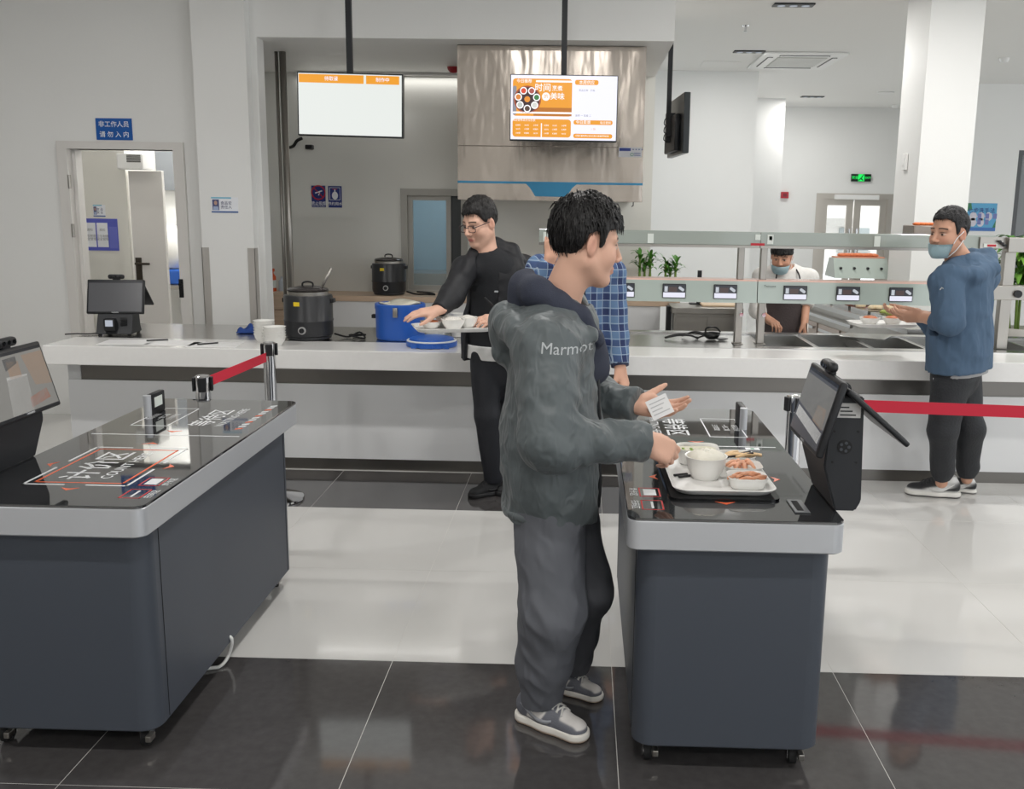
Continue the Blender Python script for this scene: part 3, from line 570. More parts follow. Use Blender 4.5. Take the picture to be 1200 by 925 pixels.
# ---- extractor hood
HY = 7.32; hx0, hx1 = onY(536, 150, HY).x, onY(755, 150, HY).x; hz0 = onY(640, 235.5, HY).z; hz1 = SZ-0.004
hd = thing('extractor_hood', 'large stainless steel extractor hood with a blue trim band', 'hood', ((hx0+hx1)/2, 7.9, hz0))
M_hood = mat('wavy_hood_steel', (186, 177, 168), 0.26, 1.0, bump=(2.6, 1.0), stretch=(1.6, 1, 0.5))
zs = onY(640, 172, HY).z; zb = onY(640, 214.5, HY).z
B('upper_sheet', (hx0, HY, zs+0.002), (hx1, HY+0.02, hz1), M_hood, hd, r=0.002)
B('middle_sheet', (hx0, HY, zb+0.003), (hx1, HY+0.02, zs-0.002), M_hood, hd, r=0.002)
B('lower_sheet', (hx0, HY, hz0), (hx1, HY+0.02, zb-0.003), M_hood, hd, r=0.002)
B('casing', (hx0+0.003, HY+0.02, hz0+0.01), (hx1-0.003, KY-0.01, hz1), M_hood, hd)
bm = N(); box(bm, (hx0, HY-0.004, zb-0.008), (hx1, HY+0.0, zb+0.008)); M_teal = mat('blue_trim', (56, 142, 186), 0.35)
q = [onY(616, 215, HY), onY(676, 216, HY), onY(670, 221, HY), onY(664, 231, HY), onY(627, 230, HY), onY(621, 220, HY)]
prism(bm, [(v.x, v.z) for v in q][::-1], 0.0, 0.005, face_front((0, HY, 0))); obj('blue_trim_band', bm, M_teal, hd, True)
bm = N(); a, b = onY(725, 172.5, HY), onY(752, 184.5, HY); box(bm, (a.x, HY-0.002, b.z), (b.x, HY-0.0003, a.z)); st = obj('sticker', bm, mat('silver_sticker', (196, 196, 200), 0.4), hd, True)
bm = N(); box(bm, (a.x+0.006, HY-0.003, b.z+0.045), (a.x+0.09, HY-0.002, a.z-0.006)); obj('sticker_logo', bm, M_navy, st, True)
bm = N(); [box(bm, (a.x+0.105+0.022*k, HY-0.003, a.z-0.02), (a.x+0.113+0.022*k, HY-0.002, a.z-0.012)) for k in range(4)]; obj('sticker_marks', bm, M_navy, st, True)
bm = N(); [box(bm, (a.x+0.115, HY-0.003, b.z+0.012+0.014*k), (b.x-0.01, HY-0.002, b.z+0.017+0.014*k)) for k in range(2)]; obj('sticker_lines', bm, M_navy, st, True)
bm = N(); tube(bm, [(a.x+0.1+0.012*math.cos(k*0.6), HY-0.003, b.z+0.02+0.01*math.sin(k*0.6)) for k in range(11)], 0.002, 5, False); obj('sticker_ring', bm, M_green, st, True)
bm = N(); c = onY(742, 241, HY+0.05); tube(bm, [(c.x, c.y, c.z+0.03), (c.x, c.y, c.z), (c.x-0.012, c.y, c.z-0.008)], 0.004, 6); obj('hook', bm, M_black, hd, True)
# wall switch panel, cable, sprinkler siren on the soffit
c = onZ(529, 78, SZ); bm = N(); lathe(bm, (0, 0, 0), [(0.055, 0), (0.05, -0.02), (0.03, -0.045), (0.01, -0.05)], 20); tag(obj('fire_sounder', bm, mat('red_plastic', (178, 36, 44), 0.35), loc=(onZ(529, 76, SZ).x, 8.5, SZ-0.001), smooth=40), 'red fire sounder under the kitchen soffit', 'alarm')

# ---- hanging displays
M_bez = mat('dark_bezel', (30, 36, 38), 0.3)
def tv(x, y, Yd, wx, hz, roll, yaw, lab, polex, front=True):
    c = onY(x, y, Yd); t = thing('hanging_display', lab, 'screen', (c.x, c.y, c.z)); 
    R = Matrix.Rotation(yaw, 4, 'Z') @ Matrix.Rotation(roll, 4, 'Y')
    bm = N(); box(bm, (-wx/2, 0, -hz/2), (wx/2, 0.05, hz/2), 0.006, M=R); bz = obj('bezel', bm, M_bez, t, smooth=30)
    bm = N(); box(bm, (-0.1, 0.05, -0.1), (0.1, 0.09, 0.1), M=R); obj('mount', bm, M_black2, t)
    bm = N(); px = onY(polex, 40, Yd+0.07).x-c.x; box(bm, (px-0.018, 0.055, -0.05), (px+0.018, 0.091, CEIL-c.z-0.001)); obj('pole', bm, M_black2, t)
    return t, R
t, R = tv(410.3, 123, 6.4, 0.695, 0.405, 0.016, 0.0, 'hanging order display with an empty white screen and orange headers', 409)
def panel(name, rect, m, t, R, d=0.0006, rr=0):
    bm = N(); x0, y0, x1, y1 = rect
    prism(bm, rrect(x0, y0, x1, y1, rr) if rr else [(x0, y0), (x1, y0), (x1, y1), (x0, y1)], 0, d, R @ face_front((0, 0, 0))); return obj(name, bm, m, t)
E_white = emat('screen_glow_white', (226, 230, 226), 0.95); E_or = emat('screen_glow_orange', (240, 160, 44), 0.9); E_or2 = emat('screen_glow_brown', (196, 120, 40), 0.8)
E_lav = emat('screen_glow_lavender', (236, 236, 252), 1.0); E_dim = emat('screen_print_grey', (150, 150, 165), 0.8)
panel('screen', (-0.338, -0.193, 0.338, 0.193), E_white, t, R, 0.001)
for x0, x1, s in ((-0.334, 0.09, '待取餐'), (0.106, 0.322, '制作中')):
    panel('header_bar', (x0, 0.134, x1, 0.187), E_or, t, R, 0.002); text('lettering', s, 0.03, R @ face_front(((x0+x1)/2, -0.0025, 0.16)), E_lav, t, bold=0.007)
t, R = tv(660.5, 127, 6.4, 0.70, 0.42, 0.004, 0.0, 'hanging menu display with orange panels and a platter picture', 661.5)
panel('screen', (-0.344, -0.2, 0.344, 0.204), E_lav, t, R, 0.001)
def sx_(x): return (x-605)/530*0.35
def sz_(y): return (400-y)/316*0.205
def srect(x0, y0, x1, y1): return (sx_(x0), sz_(y1), sx_(x1), sz_(y0))
E_w2 = emat('screen_print_white', (250, 248, 250), 1.0)
panel('menu_panel', srect(103, 118, 685, 480), E_or, t, R, 0.0014, 0.02); panel('menu_panel', srect(103, 508, 680, 684), E_or, t, R, 0.0014, 0.02)
panel('menu_panel', srect(712, 124, 942, 172), E_or, t, R, 0.0014, 0.012); panel('menu_panel', srect(705, 512, 1090, 556), E_or, t, R, 0.0014, 0.012); panel('menu_panel', srect(705, 644, 1090, 688), E_or, t, R, 0.0014, 0.012)
panel('table_edge', srect(320, 396, 684, 436), E_or2, t, R, 0.0018); panel('table_edge', srect(310, 456, 684, 476), E_or2, t, R, 0.0018); panel('white_bar', srect(330, 134, 685, 152), E_w2, t, R, 0.002); panel('white_bar', srect(105, 438, 684, 456), E_w2, t, R, 0.002); panel('white_bar', srect(384, 548, 394, 684), E_w2, t, R, 0.002)
panel('cloth_corner', srect(104, 190, 140, 470), emat('screen_grey_cloth', (150, 152, 165), 0.8), t, R, 0.0017, 0.01)
def disc(name, x, y, r, m, d):
    bm = N(); prism(bm, [(sx_(x)+r*math.cos(k*math.pi/12), sz_(y)+r*math.sin(k*math.pi/12)) for k in range(24)], 0, d, R @ face_front((0, 0, 0))); obj(name, bm, m, t)
disc('platter', 248, 322, 0.088, emat('screen_wood', (176, 84, 50), 0.8), 0.002); disc('platter', 248, 322, 0.078, emat('screen_dark_wood', (70, 44, 48), 0.7), 0.0022)
for k, col in enumerate(((225, 80, 50), (180, 90, 80), (60, 130, 70), (225, 225, 220), (90, 70, 60), (200, 205, 200), (230, 140, 60))):
    a = math.radians(115-51.4*k); x, y = 248+92*math.cos(a), 318-90*math.sin(a)
    disc('dish', x, y, 0.0235, E_w2, 0.0024); disc('dish_food', x, y, 0.0165, emat('screen_food_%d' % k, col, 0.85), 0.0026)
disc('dish', 246, 318, 0.024, emat('screen_dark_bowl', (50, 44, 60), 0.7), 0.0024); disc('dish_food', 246, 318, 0.019, emat('screen_orange_soup', (236, 150, 50), 0.9), 0.0026)
def stxt(s, x, y, px, m, **k): text('lettering', s, px*0.00076, R @ face_front((sx_(x), -0.0028, sz_(y))), m, t, **k)
stxt('时间', 398, 208, 70, E_w2, bold=0.008); stxt('烹煮', 540, 212, 46, E_w2, bold=0.008); disc('circle', 430, 290, 0.026, E_w2, 0.0024); stxt('的', 430, 290, 36, E_or, bold=0.008); stxt('美味', 542, 290, 62, E_w2, bold=0.008)
stxt('今日推荐', 215, 146, 33, E_w2, bold=0.007); stxt('本周供应', 828, 150, 33, E_w2, bold=0.007); stxt('今日菜谱', 800, 534, 32, E_w2, bold=0.007)
stxt('菜品名称   价格', 830, 226, 20, E_dim); stxt('推荐 一 套餐 二', 800, 470, 20, E_dim)
for r_, y in enumerate((570, 608, 648)):
    for c_, x in enumerate((158, 243, 332, 438, 520, 610)): stxt(('红烧肉', '28.5元', '小炒菜')[(r_+c_) % 3], x, y, 14, E_w2, bold=0.01)
stxt('本店营养成分公示表', 215, 522, 22, E_w2); stxt('1 份', 900, 600, 24, E_or); stxt('食堂开餐时间以当日公告为准请按时就餐', 890, 666, 16, E_w2, bold=0.01); stxt('每日更新', 1020, 536, 24, E_w2)
# side-on display beyond the beam
t = thing('hanging_display', 'display seen edge on, hanging beyond the soffit corner', 'screen', (0.75, 7.85, 2.3))
a = onY(801.5, 108, 7.5); b = onY(784, 128, 8.25); zt = a.z; 
u = Vector((a.x-b.x, a.y-b.y, 0)).normalized(); L = 0.8; cc = Vector(((a.x+b.x)/2, (a.y+b.y)/2, 0)); n = Vector((-u.y, u.x, 0))
if n.x < 0: n = -n
Mx = basis((cc.x, cc.y, zt-0.225), u, (0, 0, 1))
nz = 1 if (Mx.to_3x3() @ Vector((0, 0, 1))).dot(n) > 0 else -1
bm = N(); box(bm, (-L/2, -0.225, 0 if nz > 0 else -0.05), (L/2, 0.225, 0.05 if nz > 0 else 0), 0.006, M=Mx); obj('bezel', bm, M_bez, t, True, 30)
bm = N(); box(bm, (-0.3, -0.2, -0.04*nz if nz > 0 else 0), (0.25, 0.08, 0 if nz > 0 else 0.04), 0.01, M=Mx); obj('rear_housing', bm, M_black2, t, True, 30)
bm = N(); pp = onY(784, 120, 7.9); box(bm, (pp.x-0.018, 7.88, zt-0.35), (pp.x+0.018, 7.92, CEIL-0.001)); obj('pole', bm, M_black2, t, True)
bm = N(); box(bm, (pp.x-0.02, 7.85, zt-0.3), (pp.x+0.05, 7.95, zt-0.12)); obj('mount', bm, M_black2, t, True)
for k in range(3):
    bm = N(); tube(bm, spline([(pp.x, 7.87, zt-0.15-0.06*k), (pp.x-0.03, 7.85, zt-0.17-0.06*k), (pp.x-0.035, 7.85, zt-0.21-0.06*k), (pp.x, 7.87, zt-0.22-0.06*k)], 5), 0.004, 6); obj('cable', bm, M_rubber, t, True, True)
# black cable and small camera below the left display
a = onY(352, 162, KY-0.05); bm = N(); tube(bm, spline([onY(354, 162, KY-0.04), onY(348, 165, KY-0.06), onY(344, 171, KY-0.05), onY(339, 173, KY-0.02)], 5), 0.014, 8); tag(obj('cable_stub', bm, M_rubber, world=True, loc=tuple(a), smooth=True), 'short black cable on the kitchen wall below the display', 'cable')
a = onY(363, 172.5, KY-0.06); t = thing('wall_camera', 'small black camera on the kitchen wall below the display', 'camera', tuple(a))
bm = N(); box(bm, (-0.035, -0.04, -0.02), (0.035, 0.02, 0.02), 0.008); obj('body', bm, M_black, t); bm = N(); box(bm, (-0.01, 0.02, -0.02), (0.01, 0.06, 0.0)); obj('bracket', bm, M_black, t)

# ================================================================== right-hand background
a = onY(790, 360, 8.1); b = onY(868, 360, 8.1)
t = thing('steel_cabinet', 'low stainless steel cabinet behind the serving line', 'cabinet', ((a.x+b.x)/2, 8.4, 0))
B('body', (a.x, 8.1, 0.06), (b.x, 8.47, a.z-0.05), M_steel, t, r=0.006); B('top', (a.x-0.02, 8.06, a.z-0.05), (b.x+0.02, 8.48, a.z), M_steel, t, r=0.004); B('plinth', (a.x+0.02, 8.14, 0), (b.x-0.02, 8.45, 0.06), M_black2, t)
B('door', (a.x+0.02, 8.09, 0.1), ((a.x+b.x)/2-0.005, 8.1, a.z-0.08), M_steel, t); B('door', ((a.x+b.x)/2+0.005, 8.09, 0.1), (b.x-0.02, 8.1, a.z-0.08), M_steel, t)
c = onY(790, 358, 8.3); B('dark_post', (c.x-0.07, 8.2, 0), (c.x-0.03, 8.3, c.z), M_black2, t)
bm = N(); box(bm, (-0.16, -0.1, 0), (0.16, 0.1, 0.018), 0.006); c = onY(845, 358, 8.3); tag(obj('baking_tray', bm, mat('tan_board', (214, 190, 160), 0.5), loc=(c.x-0.02, 8.28, onY(790, 360, 8.1).z)), 'flat pale tray on the steel cabinet', 'tray')
c = onY(838, 323, 9.6); 
t = thing('black_bracket_stand', 'small black upright stand behind the order screens', 'stand', (onY(817, 325, 8.4).x, 8.36, onY(790, 360, 8.1).z)); zz = onY(817, 316, 8.5).z-onY(790, 360, 8.1).z
B('upright', (0.0, 0.0, 0), (0.035, 0.03, zz), M_black2, t, world=False); B('foot', (-0.06, -0.02, 0), (0.07, 0.08, 0.01), M_black2, t, world=False); B('arm', (-0.1, 0.0, zz-0.08), (0.0, 0.03, zz-0.065), M_black2, t, world=False)
# lucky bamboo plants
def leafm(n, r0, r1, zz, seed, cen, bm, droop=0.6, w=0.02, upr=(0.1, 1.0)):
    rs = random.Random(seed)
    for k in range(n):
        a = rs.uniform(0, 6.283); l = rs.uniform(r0, r1); up = rs.uniform(*upr); d = Vector((math.cos(a), math.sin(a), 0)); s = Vector((-d.y, d.x, 0))
        z0 = zz*rs.uniform(0.3, 1.0) if isinstance(zz, float) else rs.choice(zz)
        pts = []
        for i in range(5):
            t = i/4; p = cen + Vector((0, 0, z0)) + d*l*t*(1-0.15*up) + Vector((0, 0, l*(up*t-droop*t*t*1.1))); ww = w*math.sin(math.pi*min(0.97, 0.08+t*0.92))**0.8*(1 if t < 0.99 else 0.1)
            pts.append((p-s*ww, p+Vector((0, 0, -ww*0.25)), p+s*ww))
        vv = [[bm.verts.new(q) for q in row] for row in pts]
        for r1_, r2_ in zip(vv, vv[1:]):
            for i in range(2): bm.faces.new((r1_[i], r1_[i+1], r2_[i+1], r2_[i]))
M_leaf = mat('glossy_green_leaf', (72, 128, 44), 0.35, var=0.25, vscale=14); M_leaf2 = mat('light_green_leaf', (112, 160, 66), 0.4, var=0.25, vscale=14); M_stalk = mat('green_stalk', (120, 150, 70), 0.5)
def bamboo(x, Y, ztop, lab, seed, n=3, s=1.0):
    cx = onY(x, 340, Y).x; h = ztop-LZ; t = thing('lucky_bamboo', lab, 'plant', (cx, Y, LZ))
    bm = N(); lathe(bm, (0, 0, 0), [(0.04, 0), (0.05, 0.01), (0.055, 0.1), (0.05, 0.1), (0.045, 0.012)], 20); obj('vase', bm, M_clear, t, smooth=35)
    for k in range(n):
        ox = Vector(((k-(n-1)/2)*0.045*s, (k % 2)*0.03, 0)); hh = h*(0.84-0.1*(k % 2)); bm = N()
        lathe(bm, ox, [(0.011, 0.01)]+[(0.010+(0.003 if j % 3 == 0 else 0), 0.02+hh*j/12) for j in range(12)], 10); st = obj('stalk', bm, M_stalk, t, smooth=True)
        bm = N(); leafm(26, 0.07*s, 0.13*s, [hh*0.7, hh*0.8, hh*0.9, hh], seed+k, ox, bm, 0.75, 0.013*s, (0.5, 1.7)); obj('leaves', bm, M_leaf, st, smooth=True)
bamboo(755, 8.7, onY(755, 291, 8.7).z, 'taller lucky bamboo in a clear vase on the ledge', 3, 3, 1.05)
bamboo(785, 8.72, onY(785, 299, 8.7).z, 'bushier lucky bamboo in a clear vase on the ledge', 11, 3, 1.0)
# big leafy plant at the right
pc = onY(1200, 330, 7.25); t = thing('potted_plant', 'large leafy potted plant beside the bare steel guard frame', 'plant', (pc.x, 7.25, 0))
bm = N(); lathe(bm, (0, 0, 0), [(0.1, 0), (0.12, 0.02), (0.15, 0.8), (0.14, 0.8), (0.11, 0.74)], 24); obj('pot', bm, mat('white_ceramic_pot', (225, 222, 216), 0.3), t, smooth=35)
for k in range(5):
    ox = Vector((0.06*math.cos(k*1.3), 0.06*math.sin(k*1.3), 0)); bm = N(); tube(bm, [ox+Vector((0, 0, 0.7)), ox*1.6+Vector((0, 0, 1.05)), ox*2.6+Vector((0, 0, 1.45-0.06*(k % 3)))], [0.012, 0.01, 0.006]); st = obj('stem', bm, M_stalk, t, smooth=True)
    bm = N(); leafm(70, 0.12, 0.26, [1.1, 1.2, 1.3, 1.4, 1.45], 40+k, ox*1.8, bm, 0.75, 0.022); obj('leaves', bm, M_leaf2 if k % 2 else M_leaf, st, smooth=True)
# receding steel serving island, heat-lamp hoods and pans
a = onY(945, 352, 9.0); IX0 = a.x
iz = 0.82
p0 = onZ(960, 356, iz); p1 = onZ(1084, 392, iz)
t = thing('steel_island', 'receding stainless steel serving island with food pans', 'island', ((p0.x+p1.x)/2, (p0.y+p1.y)/2, 0))
u = (p1-p0); u.z = 0; u.normalize(); v = Vector((-u.y, u.x, 0)); v = v if v.x > 0 else -v
o_ = Vector((p0.x, p0.y, 0)); LL = (Vector((p1.x, p1.y, 0))-o_).length+0.05
if u.y < 0: LL = min(LL, (6.86-o_.y)/u.y)
Mi = basis(o_, u, v); up = 1 if Mi.to_3x3()[2][2] > 0 else -1
def ibox(name, x0, y0, z0, x1, y1, z1, m, par=None): 
    zz = sorted((z0*up, z1*up)); bm = N(); box(bm, (x0, y0, zz[0]), (x1, y1, zz[1]), M=Mi); return obj(name, bm, m, par or t, True)
ibox('body', -0.6, 0.02, 0.05, LL, 0.6, iz-0.04, M_steel); top = ibox('top', -0.62, 0, iz-0.04, LL+0.02, 0.62, iz, M_ctop)
for k in range(4): dr = ibox('door', -0.55+k*0.55, 0.005, 0.12, -0.04+k*0.55, 0.02, iz-0.18, mat('warm_steel', (176, 162, 152), 0.4, 0.8)); ibox('handle', -0.5+k*0.55, -0.015, iz-0.24, -0.1+k*0.55, 0.005, iz-0.215, M_chrome, dr)
ibox('rail', -0.6, -0.06, iz-0.11, LL*0.5, -0.035, iz-0.085, M_chrome)
for k in range(4):
    pn = ibox('food_pan', -0.3+k*0.42, 0.08, iz, 0.06+k*0.42, 0.54, iz+0.03, M_ctop)
    bm = N(); rs = random.Random(k)
    for j in range(14):
        c = Mi @ Vector((-0.25+k*0.42+rs.random()*0.26, 0.12+rs.random()*0.36, 0)); c.z = iz+0.035; lathe(bm, c, [(0.03, 0), (0.035, 0.012), (0.02, 0.025), (0.005, 0.03)], 8)
    obj('food', bm, mat('food_%d' % k, ((214, 150, 100), (190, 90, 60), (225, 205, 170), (150, 160, 80))[k], 0.5), pn, True, True)
M_warm = mat('painted_pink_glow', (226, 160, 132), 0.35)  # heat-lamp glow painted in as a pinkish tint
def lamp_hood(x0, y0, x1, y1, Y, lab):
    a = onY(x0, y0, Y); b = onY(x1, y1, Y); t = thing('heat_lamp_hood', lab, 'heat lamp', ((a.x+b.x)/2, Y, b.z))
    z0, z1 = b.z, a.z; bm = N(); prism(bm, [(0, z0), (0.36, z0), (0.24, z1), (0.10, z1)], a.x, b.x, Matrix(((0, 0, 1, 0), (1, 0, 0, Y), (0, 1, 0, 0), (0, 0, 0, 1)))); obj('hood', bm, M_fascia, t, True)
    B('top_plate', (a.x+0.02, Y+0.1, z1), (b.x-0.02, Y+0.24, z1+0.012), M_warm, t)
    for k in range(4): x = a.x+(b.x-a.x)*(0.12+0.25*k); bm = N(); cyl(bm, (x, Y+0.03, (z0+z1)/2), (x, Y+0.06, (z0+z1)/2), 0.011, 10); obj('knob', bm, M_black, t, True)
    B('post', ((a.x+b.x)/2-0.03, Y+0.15, iz+0.032), ((a.x+b.x)/2+0.03, Y+0.2, z0), M_steel, t)
    rs = random.Random(5); z = z1+0.012
    for k in range(7):
        bm = N(); c = Vector((a.x+(b.x-a.x)*(0.2+0.1*k), Y+0.17, z)); lathe(bm, c, [(0.03, 0), (0.045, 0.01), (0.03, 0.02+0.01*rs.random()), (0.008, 0.028)], 10); obj('bread_roll', bm, mat('baked_orange', (222, 128, 84), 0.5), t, True, True)
lamp_hood(980, 303, 1042, 327, 8.3, 'pale heat lamp hood with baked food on top, beyond the order screens')
lamp_hood(1058, 316, 1110, 330, 8.0, 'pale heat lamp hood hidden partly behind the masked customer')
c = onY(1072, 298, 9.2); t = thing('steel_post', 'wide pale post with steel edge behind the masked customer', 'post', (c.x, 9.2, 0)); B('panel', (c.x-0.1, 9.2, 0), (c.x+0.05, 9.3, 1.42), mat('pinkish_panel', (226, 208, 200), 0.4), t); B('edge', (c.x+0.05, 9.19, 0), (c.x+0.12, 9.3, 1.42), M_steel, t); B('foot', (c.x-0.14, 9.1, 0), (c.x+0.14, 9.35, 0.02), M_steel, t)
# pan with food on the upper glass shelf
c = onY(1083, 268, GY+0.2); t = thing('steel_food_pan', 'steel pan of orange food on the upper glass shelf', 'pan', (c.x, GY+0.2, zu0+0.02))
hh = c.z-(zu0+0.02)+0.02
B('pan', (-0.1, -0.1, 0), (0.12, 0.12, max(0.06, hh)), mat('dull_steel', (150, 140, 132), 0.4, 0.7), t, world=False, r=0.006)
for k in range(5): bm = N(); lathe(bm, (-0.05+0.03*k, 0.0, max(0.06, hh)), [(0.02, 0), (0.03, 0.01), (0.012, 0.02)], 10); obj('food', bm, mat('orange_food', (222, 120, 66), 0.5), t, smooth=True)
# exit sign, alarm, poster, switches
t, hw, hh = poster(997.5, 204, 1019.5, 213, YB, 'exit_sign', 'green lit running person exit sign above the glazed doors', mat('exit_dark', (12, 40, 26), 0.4), 'exit sign', 0.05)
E_green = emat('exit_green', (20, 225, 90), 1.2)
bm = N(); box(bm, (-hw*0.34, -0.004, -hh*0.95), (hw*0.3, -0.001, hh*0.95)); obj('pictogram_panel', bm, E_green, t)
M_exd = mat('exit_figure', (16, 90, 50), 0.5)
bm = N(); tube(bm, [(0.02, -0.006, 0.03), (-0.01, -0.006, -0.01), (-0.05, -0.006, -0.045)], 0.01, 5); tube(bm, [(-0.01, -0.006, -0.01), (0.03, -0.006, -0.045)], 0.01, 5); lathe(bm, (0.03, -0.006, 0.04), [(0.012, -0.004), (0.012, 0.012)], 10); obj('running_figure', bm, M_exd, t)
text('lettering', '安全', hh*0.9, face_front((-hw*0.66, -0.002, 0)), E_green, t, bold=0.008); text('lettering', 'EXIT', hh*0.75, face_front((hw*0.66, -0.002, 0)), E_green, t, bold=0.008)
t, hw, hh = poster(915, 225, 923, 232.5, YB, 'fire_alarm_button', 'red fire alarm box on the far white wall', mat('alarm_red', (176, 40, 56), 0.4), 'alarm', 0.06); bm = N(); box(bm, (-hw*0.5, -0.004, -hh*0.5), (hw*0.5, -0.001, hh*0.5)); obj('glass_plate', bm, mat('alarm_dark_red', (120, 26, 40), 0.2), t)
t, hw, hh = poster(1132.5, 238, 1165.5, 271, YR, 'health_poster', 'sky blue poster of small figures on the right wall', mat('sky_blue_poster', (96, 172, 214), 0.4), 'poster', 0.01)
bm = N(); box(bm, (-hw, -0.002, -hh), (hw, 0, -hh*0.75)); obj('bottom_band', bm, mat('mid_blue', (70, 120, 190), 0.4), t)
bm = N(); prism(bm, [(-hw, hh*0.4), (-hw*0.6, hh*0.5), (-hw*0.7, hh), (-hw, hh)], 0, 0.002, face_front((0, 0, 0))); obj('green_corner', bm, mat('poster_green', (60, 130, 90), 0.4), t)
bm = N(); prism(bm, [(hw, -hh*0.75), (hw, -hh*0.2), (hw*0.8, -hh*0.75)], 0, 0.002, face_front((0, 0, 0))); obj('green_corner', bm, MATS['poster_green'], t)
text('lettering', '七步洗手法', 0.075, face_front((0, -0.003, hh*0.45)), mat('poster_navy', (60, 84, 150), 0.5), t, bold=0.01)
for k in range(5):
    x, z = (-0.5+0.5*(k % 3))*hw, (0.05 if k < 3 else -0.38)*hh; bm = N(); prism(bm, [(x+0.05*math.cos(j*0.628), z+0.06*math.sin(j*0.628)) for j in range(10)], 0, 0.002, face_front((0, 0, 0))); pf = obj('hand_figure', bm, mat('poster_pale', (214, 210, 220), 0.5), t)
    bm = N(); box(bm, (x+0.06, -0.0025, z-0.03), (x+0.11, -0.001, z+0.04)); obj('caption_block', bm, mat('poster_lilac', (120, 130, 190), 0.5), pf)
c = onY(1061, 191, YB-0.02); t = thing('wall_switch', 'small white wall box beside the broad pillar', 'switch', (cxa-0.001, 7.95, onY(1061, 191, 8.1).z)); bm = N(); box(bm, (-0.02, -0.045, -0.065), (0, 0.045, 0.065), 0.004); obj('box', bm, M_white, t); bm = N(); box(bm, (-0.024, -0.02, -0.03), (-0.02, 0.02, 0.03)); obj('rocker', bm, M_white, t)

# ================================================================== ceiling fittings
def downlight(x, y, sx, sy, lab, power=0, Y=None):
    c = onZ(x, y, CEIL) if Y is None else Vector((x, Y, CEIL)); t = thing('ceiling_downlight', lab, 'downlight', (c.x, c.y, CEIL-0.001), group='triple spot downlights in the ceiling')
    bm = N(); box(bm, (-sx/2, -sy/2, -0.012), (sx/2, sy/2, 0), 0.003); obj('housing', bm, mat('black_downlight', (26, 28, 30), 0.4), t)
    for k in (-1, 0, 1):
        bm = N(); cyl(bm, (k*sx*0.3, 0, -0.015), (k*sx*0.3, 0, -0.012), sy*0.26, 16); obj('lens', bm, mat('lamp_lens', (120, 128, 140), 0.2, emit=(200, 210, 225), estr=0.25), t)
    if power: area('downlight_glow', (c.x, c.y, CEIL-0.022), sx*0.9, sy*0.8, power, (1, 0.98, 0.95))
for x, y, lab in ((930, 5, 'triple spot downlight closest above the order screens'), (878, 60, 'triple spot downlight beside the cassette air conditioner'), (952, 113, 'triple spot downlight beyond the cassette air conditioner')): downlight(x, y, 0.34, 0.13, lab, SPOT_W*0.8)
for lab, X_, Y_ in (('added fill downlight over the far corner of the hall', -3.6, -1.4), ('added fill downlight over the middle of the hall entrance', -0.2, -1.4), ('added fill downlight over the other corner of the hall', 3.2, -1.4),
                    ('added fill downlight over the hall left of the tables', -3.6, 1.3), ('added fill downlight over the aisle before the tables', -0.2, 1.3), ('added fill downlight over the hall beyond the tray table', 3.2, 1.3),
                    ('added fill downlight over the stanchion queue', -3.4, 4.2), ('added fill downlight over the aisle behind the tables', -0.3, 4.2), ('added fill downlight over the long red belt', 3.0, 4.2),
                    ('added fill downlight over the masked customer', 2.4, 6.3), ('added fill downlight over the bare guard frame', 4.6, 6.3)):
    downlight(X_, None, 0.34, 0.13, lab, SPOT_W, Y_)  # out-of-view lamps added to brighten floor, tables and counter
t_ = thing('added_fill_strip', 'slim added fill light along the kitchen wall under the soffit', 'fill light', (-1.76, KY-0.06, SZ-0.001)); bm = N(); box(bm, (-0.85, -0.03, -0.02), (0.85, 0.04, 0), 0.004); obj('housing', bm, M_white, t_); bm = N(); box(bm, (-0.83, -0.02, -0.024), (0.83, 0.03, -0.02)); obj('diffuser', bm, mat('strip_diffuser', (235, 235, 230), 0.4), t_)  # made-up fill for the dim kitchen, housing and diffuser included
area('strip_fill_light', (-1.76, KY-0.06, SZ-0.03), 1.66, 0.05, 1.6, (1, 0.98, 0.95))
a = onZ(897, 60, CEIL); b = onZ(998, 60, CEIL); c = onZ(972, 79.5, CEIL)
t = thing('cassette_air_conditioner', 'white square cassette air conditioner in the ceiling', 'air conditioner', ((a.x+b.x)/2, (a.y+c.y)/2, CEIL-0.001))
hw, hd_ = (b.x-a.x)/2, min(0.6, (c.y-a.y)/2)
bm = N(); box(bm, (-hw, -hd_, -0.025), (hw, hd_, 0), 0.01); obj('panel', bm, M_white, t, smooth=30)
bm = N(); box(bm, (-hw*0.6, -hd_*0.6, -0.032), (hw*0.6, hd_*0.6, -0.025)); gr = obj('grille', bm, mat('grille_grey', (205, 205, 200), 0.5), t)
for k in range(9): bm = N(); y = (-0.52+0.13*k)*hd_; box(bm, (-hw*0.58, y-0.008, -0.037), (hw*0.58, y+0.008, -0.032)); obj('grille_bar', bm, M_white, gr)
M_slot = mat('dark_slot', (50, 52, 54), 0.5)
for sx_2, sy_2 in ((0, -1), (0, 1), (-1, 0), (1, 0)):
    bm = N()
    if sx_2 == 0: box(bm, (-hw*0.6, sy_2*hd_*0.78-0.03, -0.029), (hw*0.6, sy_2*hd_*0.78+0.03, -0.025))
    else: box(bm, (sx_2*hw*0.78-0.03, -hd_*0.6, -0.029), (sx_2*hw*0.78+0.03, hd_*0.6, -0.025))
    s = obj('air_slot', bm, M_slot, t); bm = N()
    if sx_2 == 0: box(bm, (-hw*0.58, sy_2*hd_*0.78-0.018, -0.034), (hw*0.58, sy_2*hd_*0.78+0.024, -0.029))
    else: box(bm, (sx_2*hw*0.78-0.018, -hd_*0.58, -0.034), (sx_2*hw*0.78+0.024, hd_*0.58, -0.029))
    obj('air_flap', bm, M_white, s)
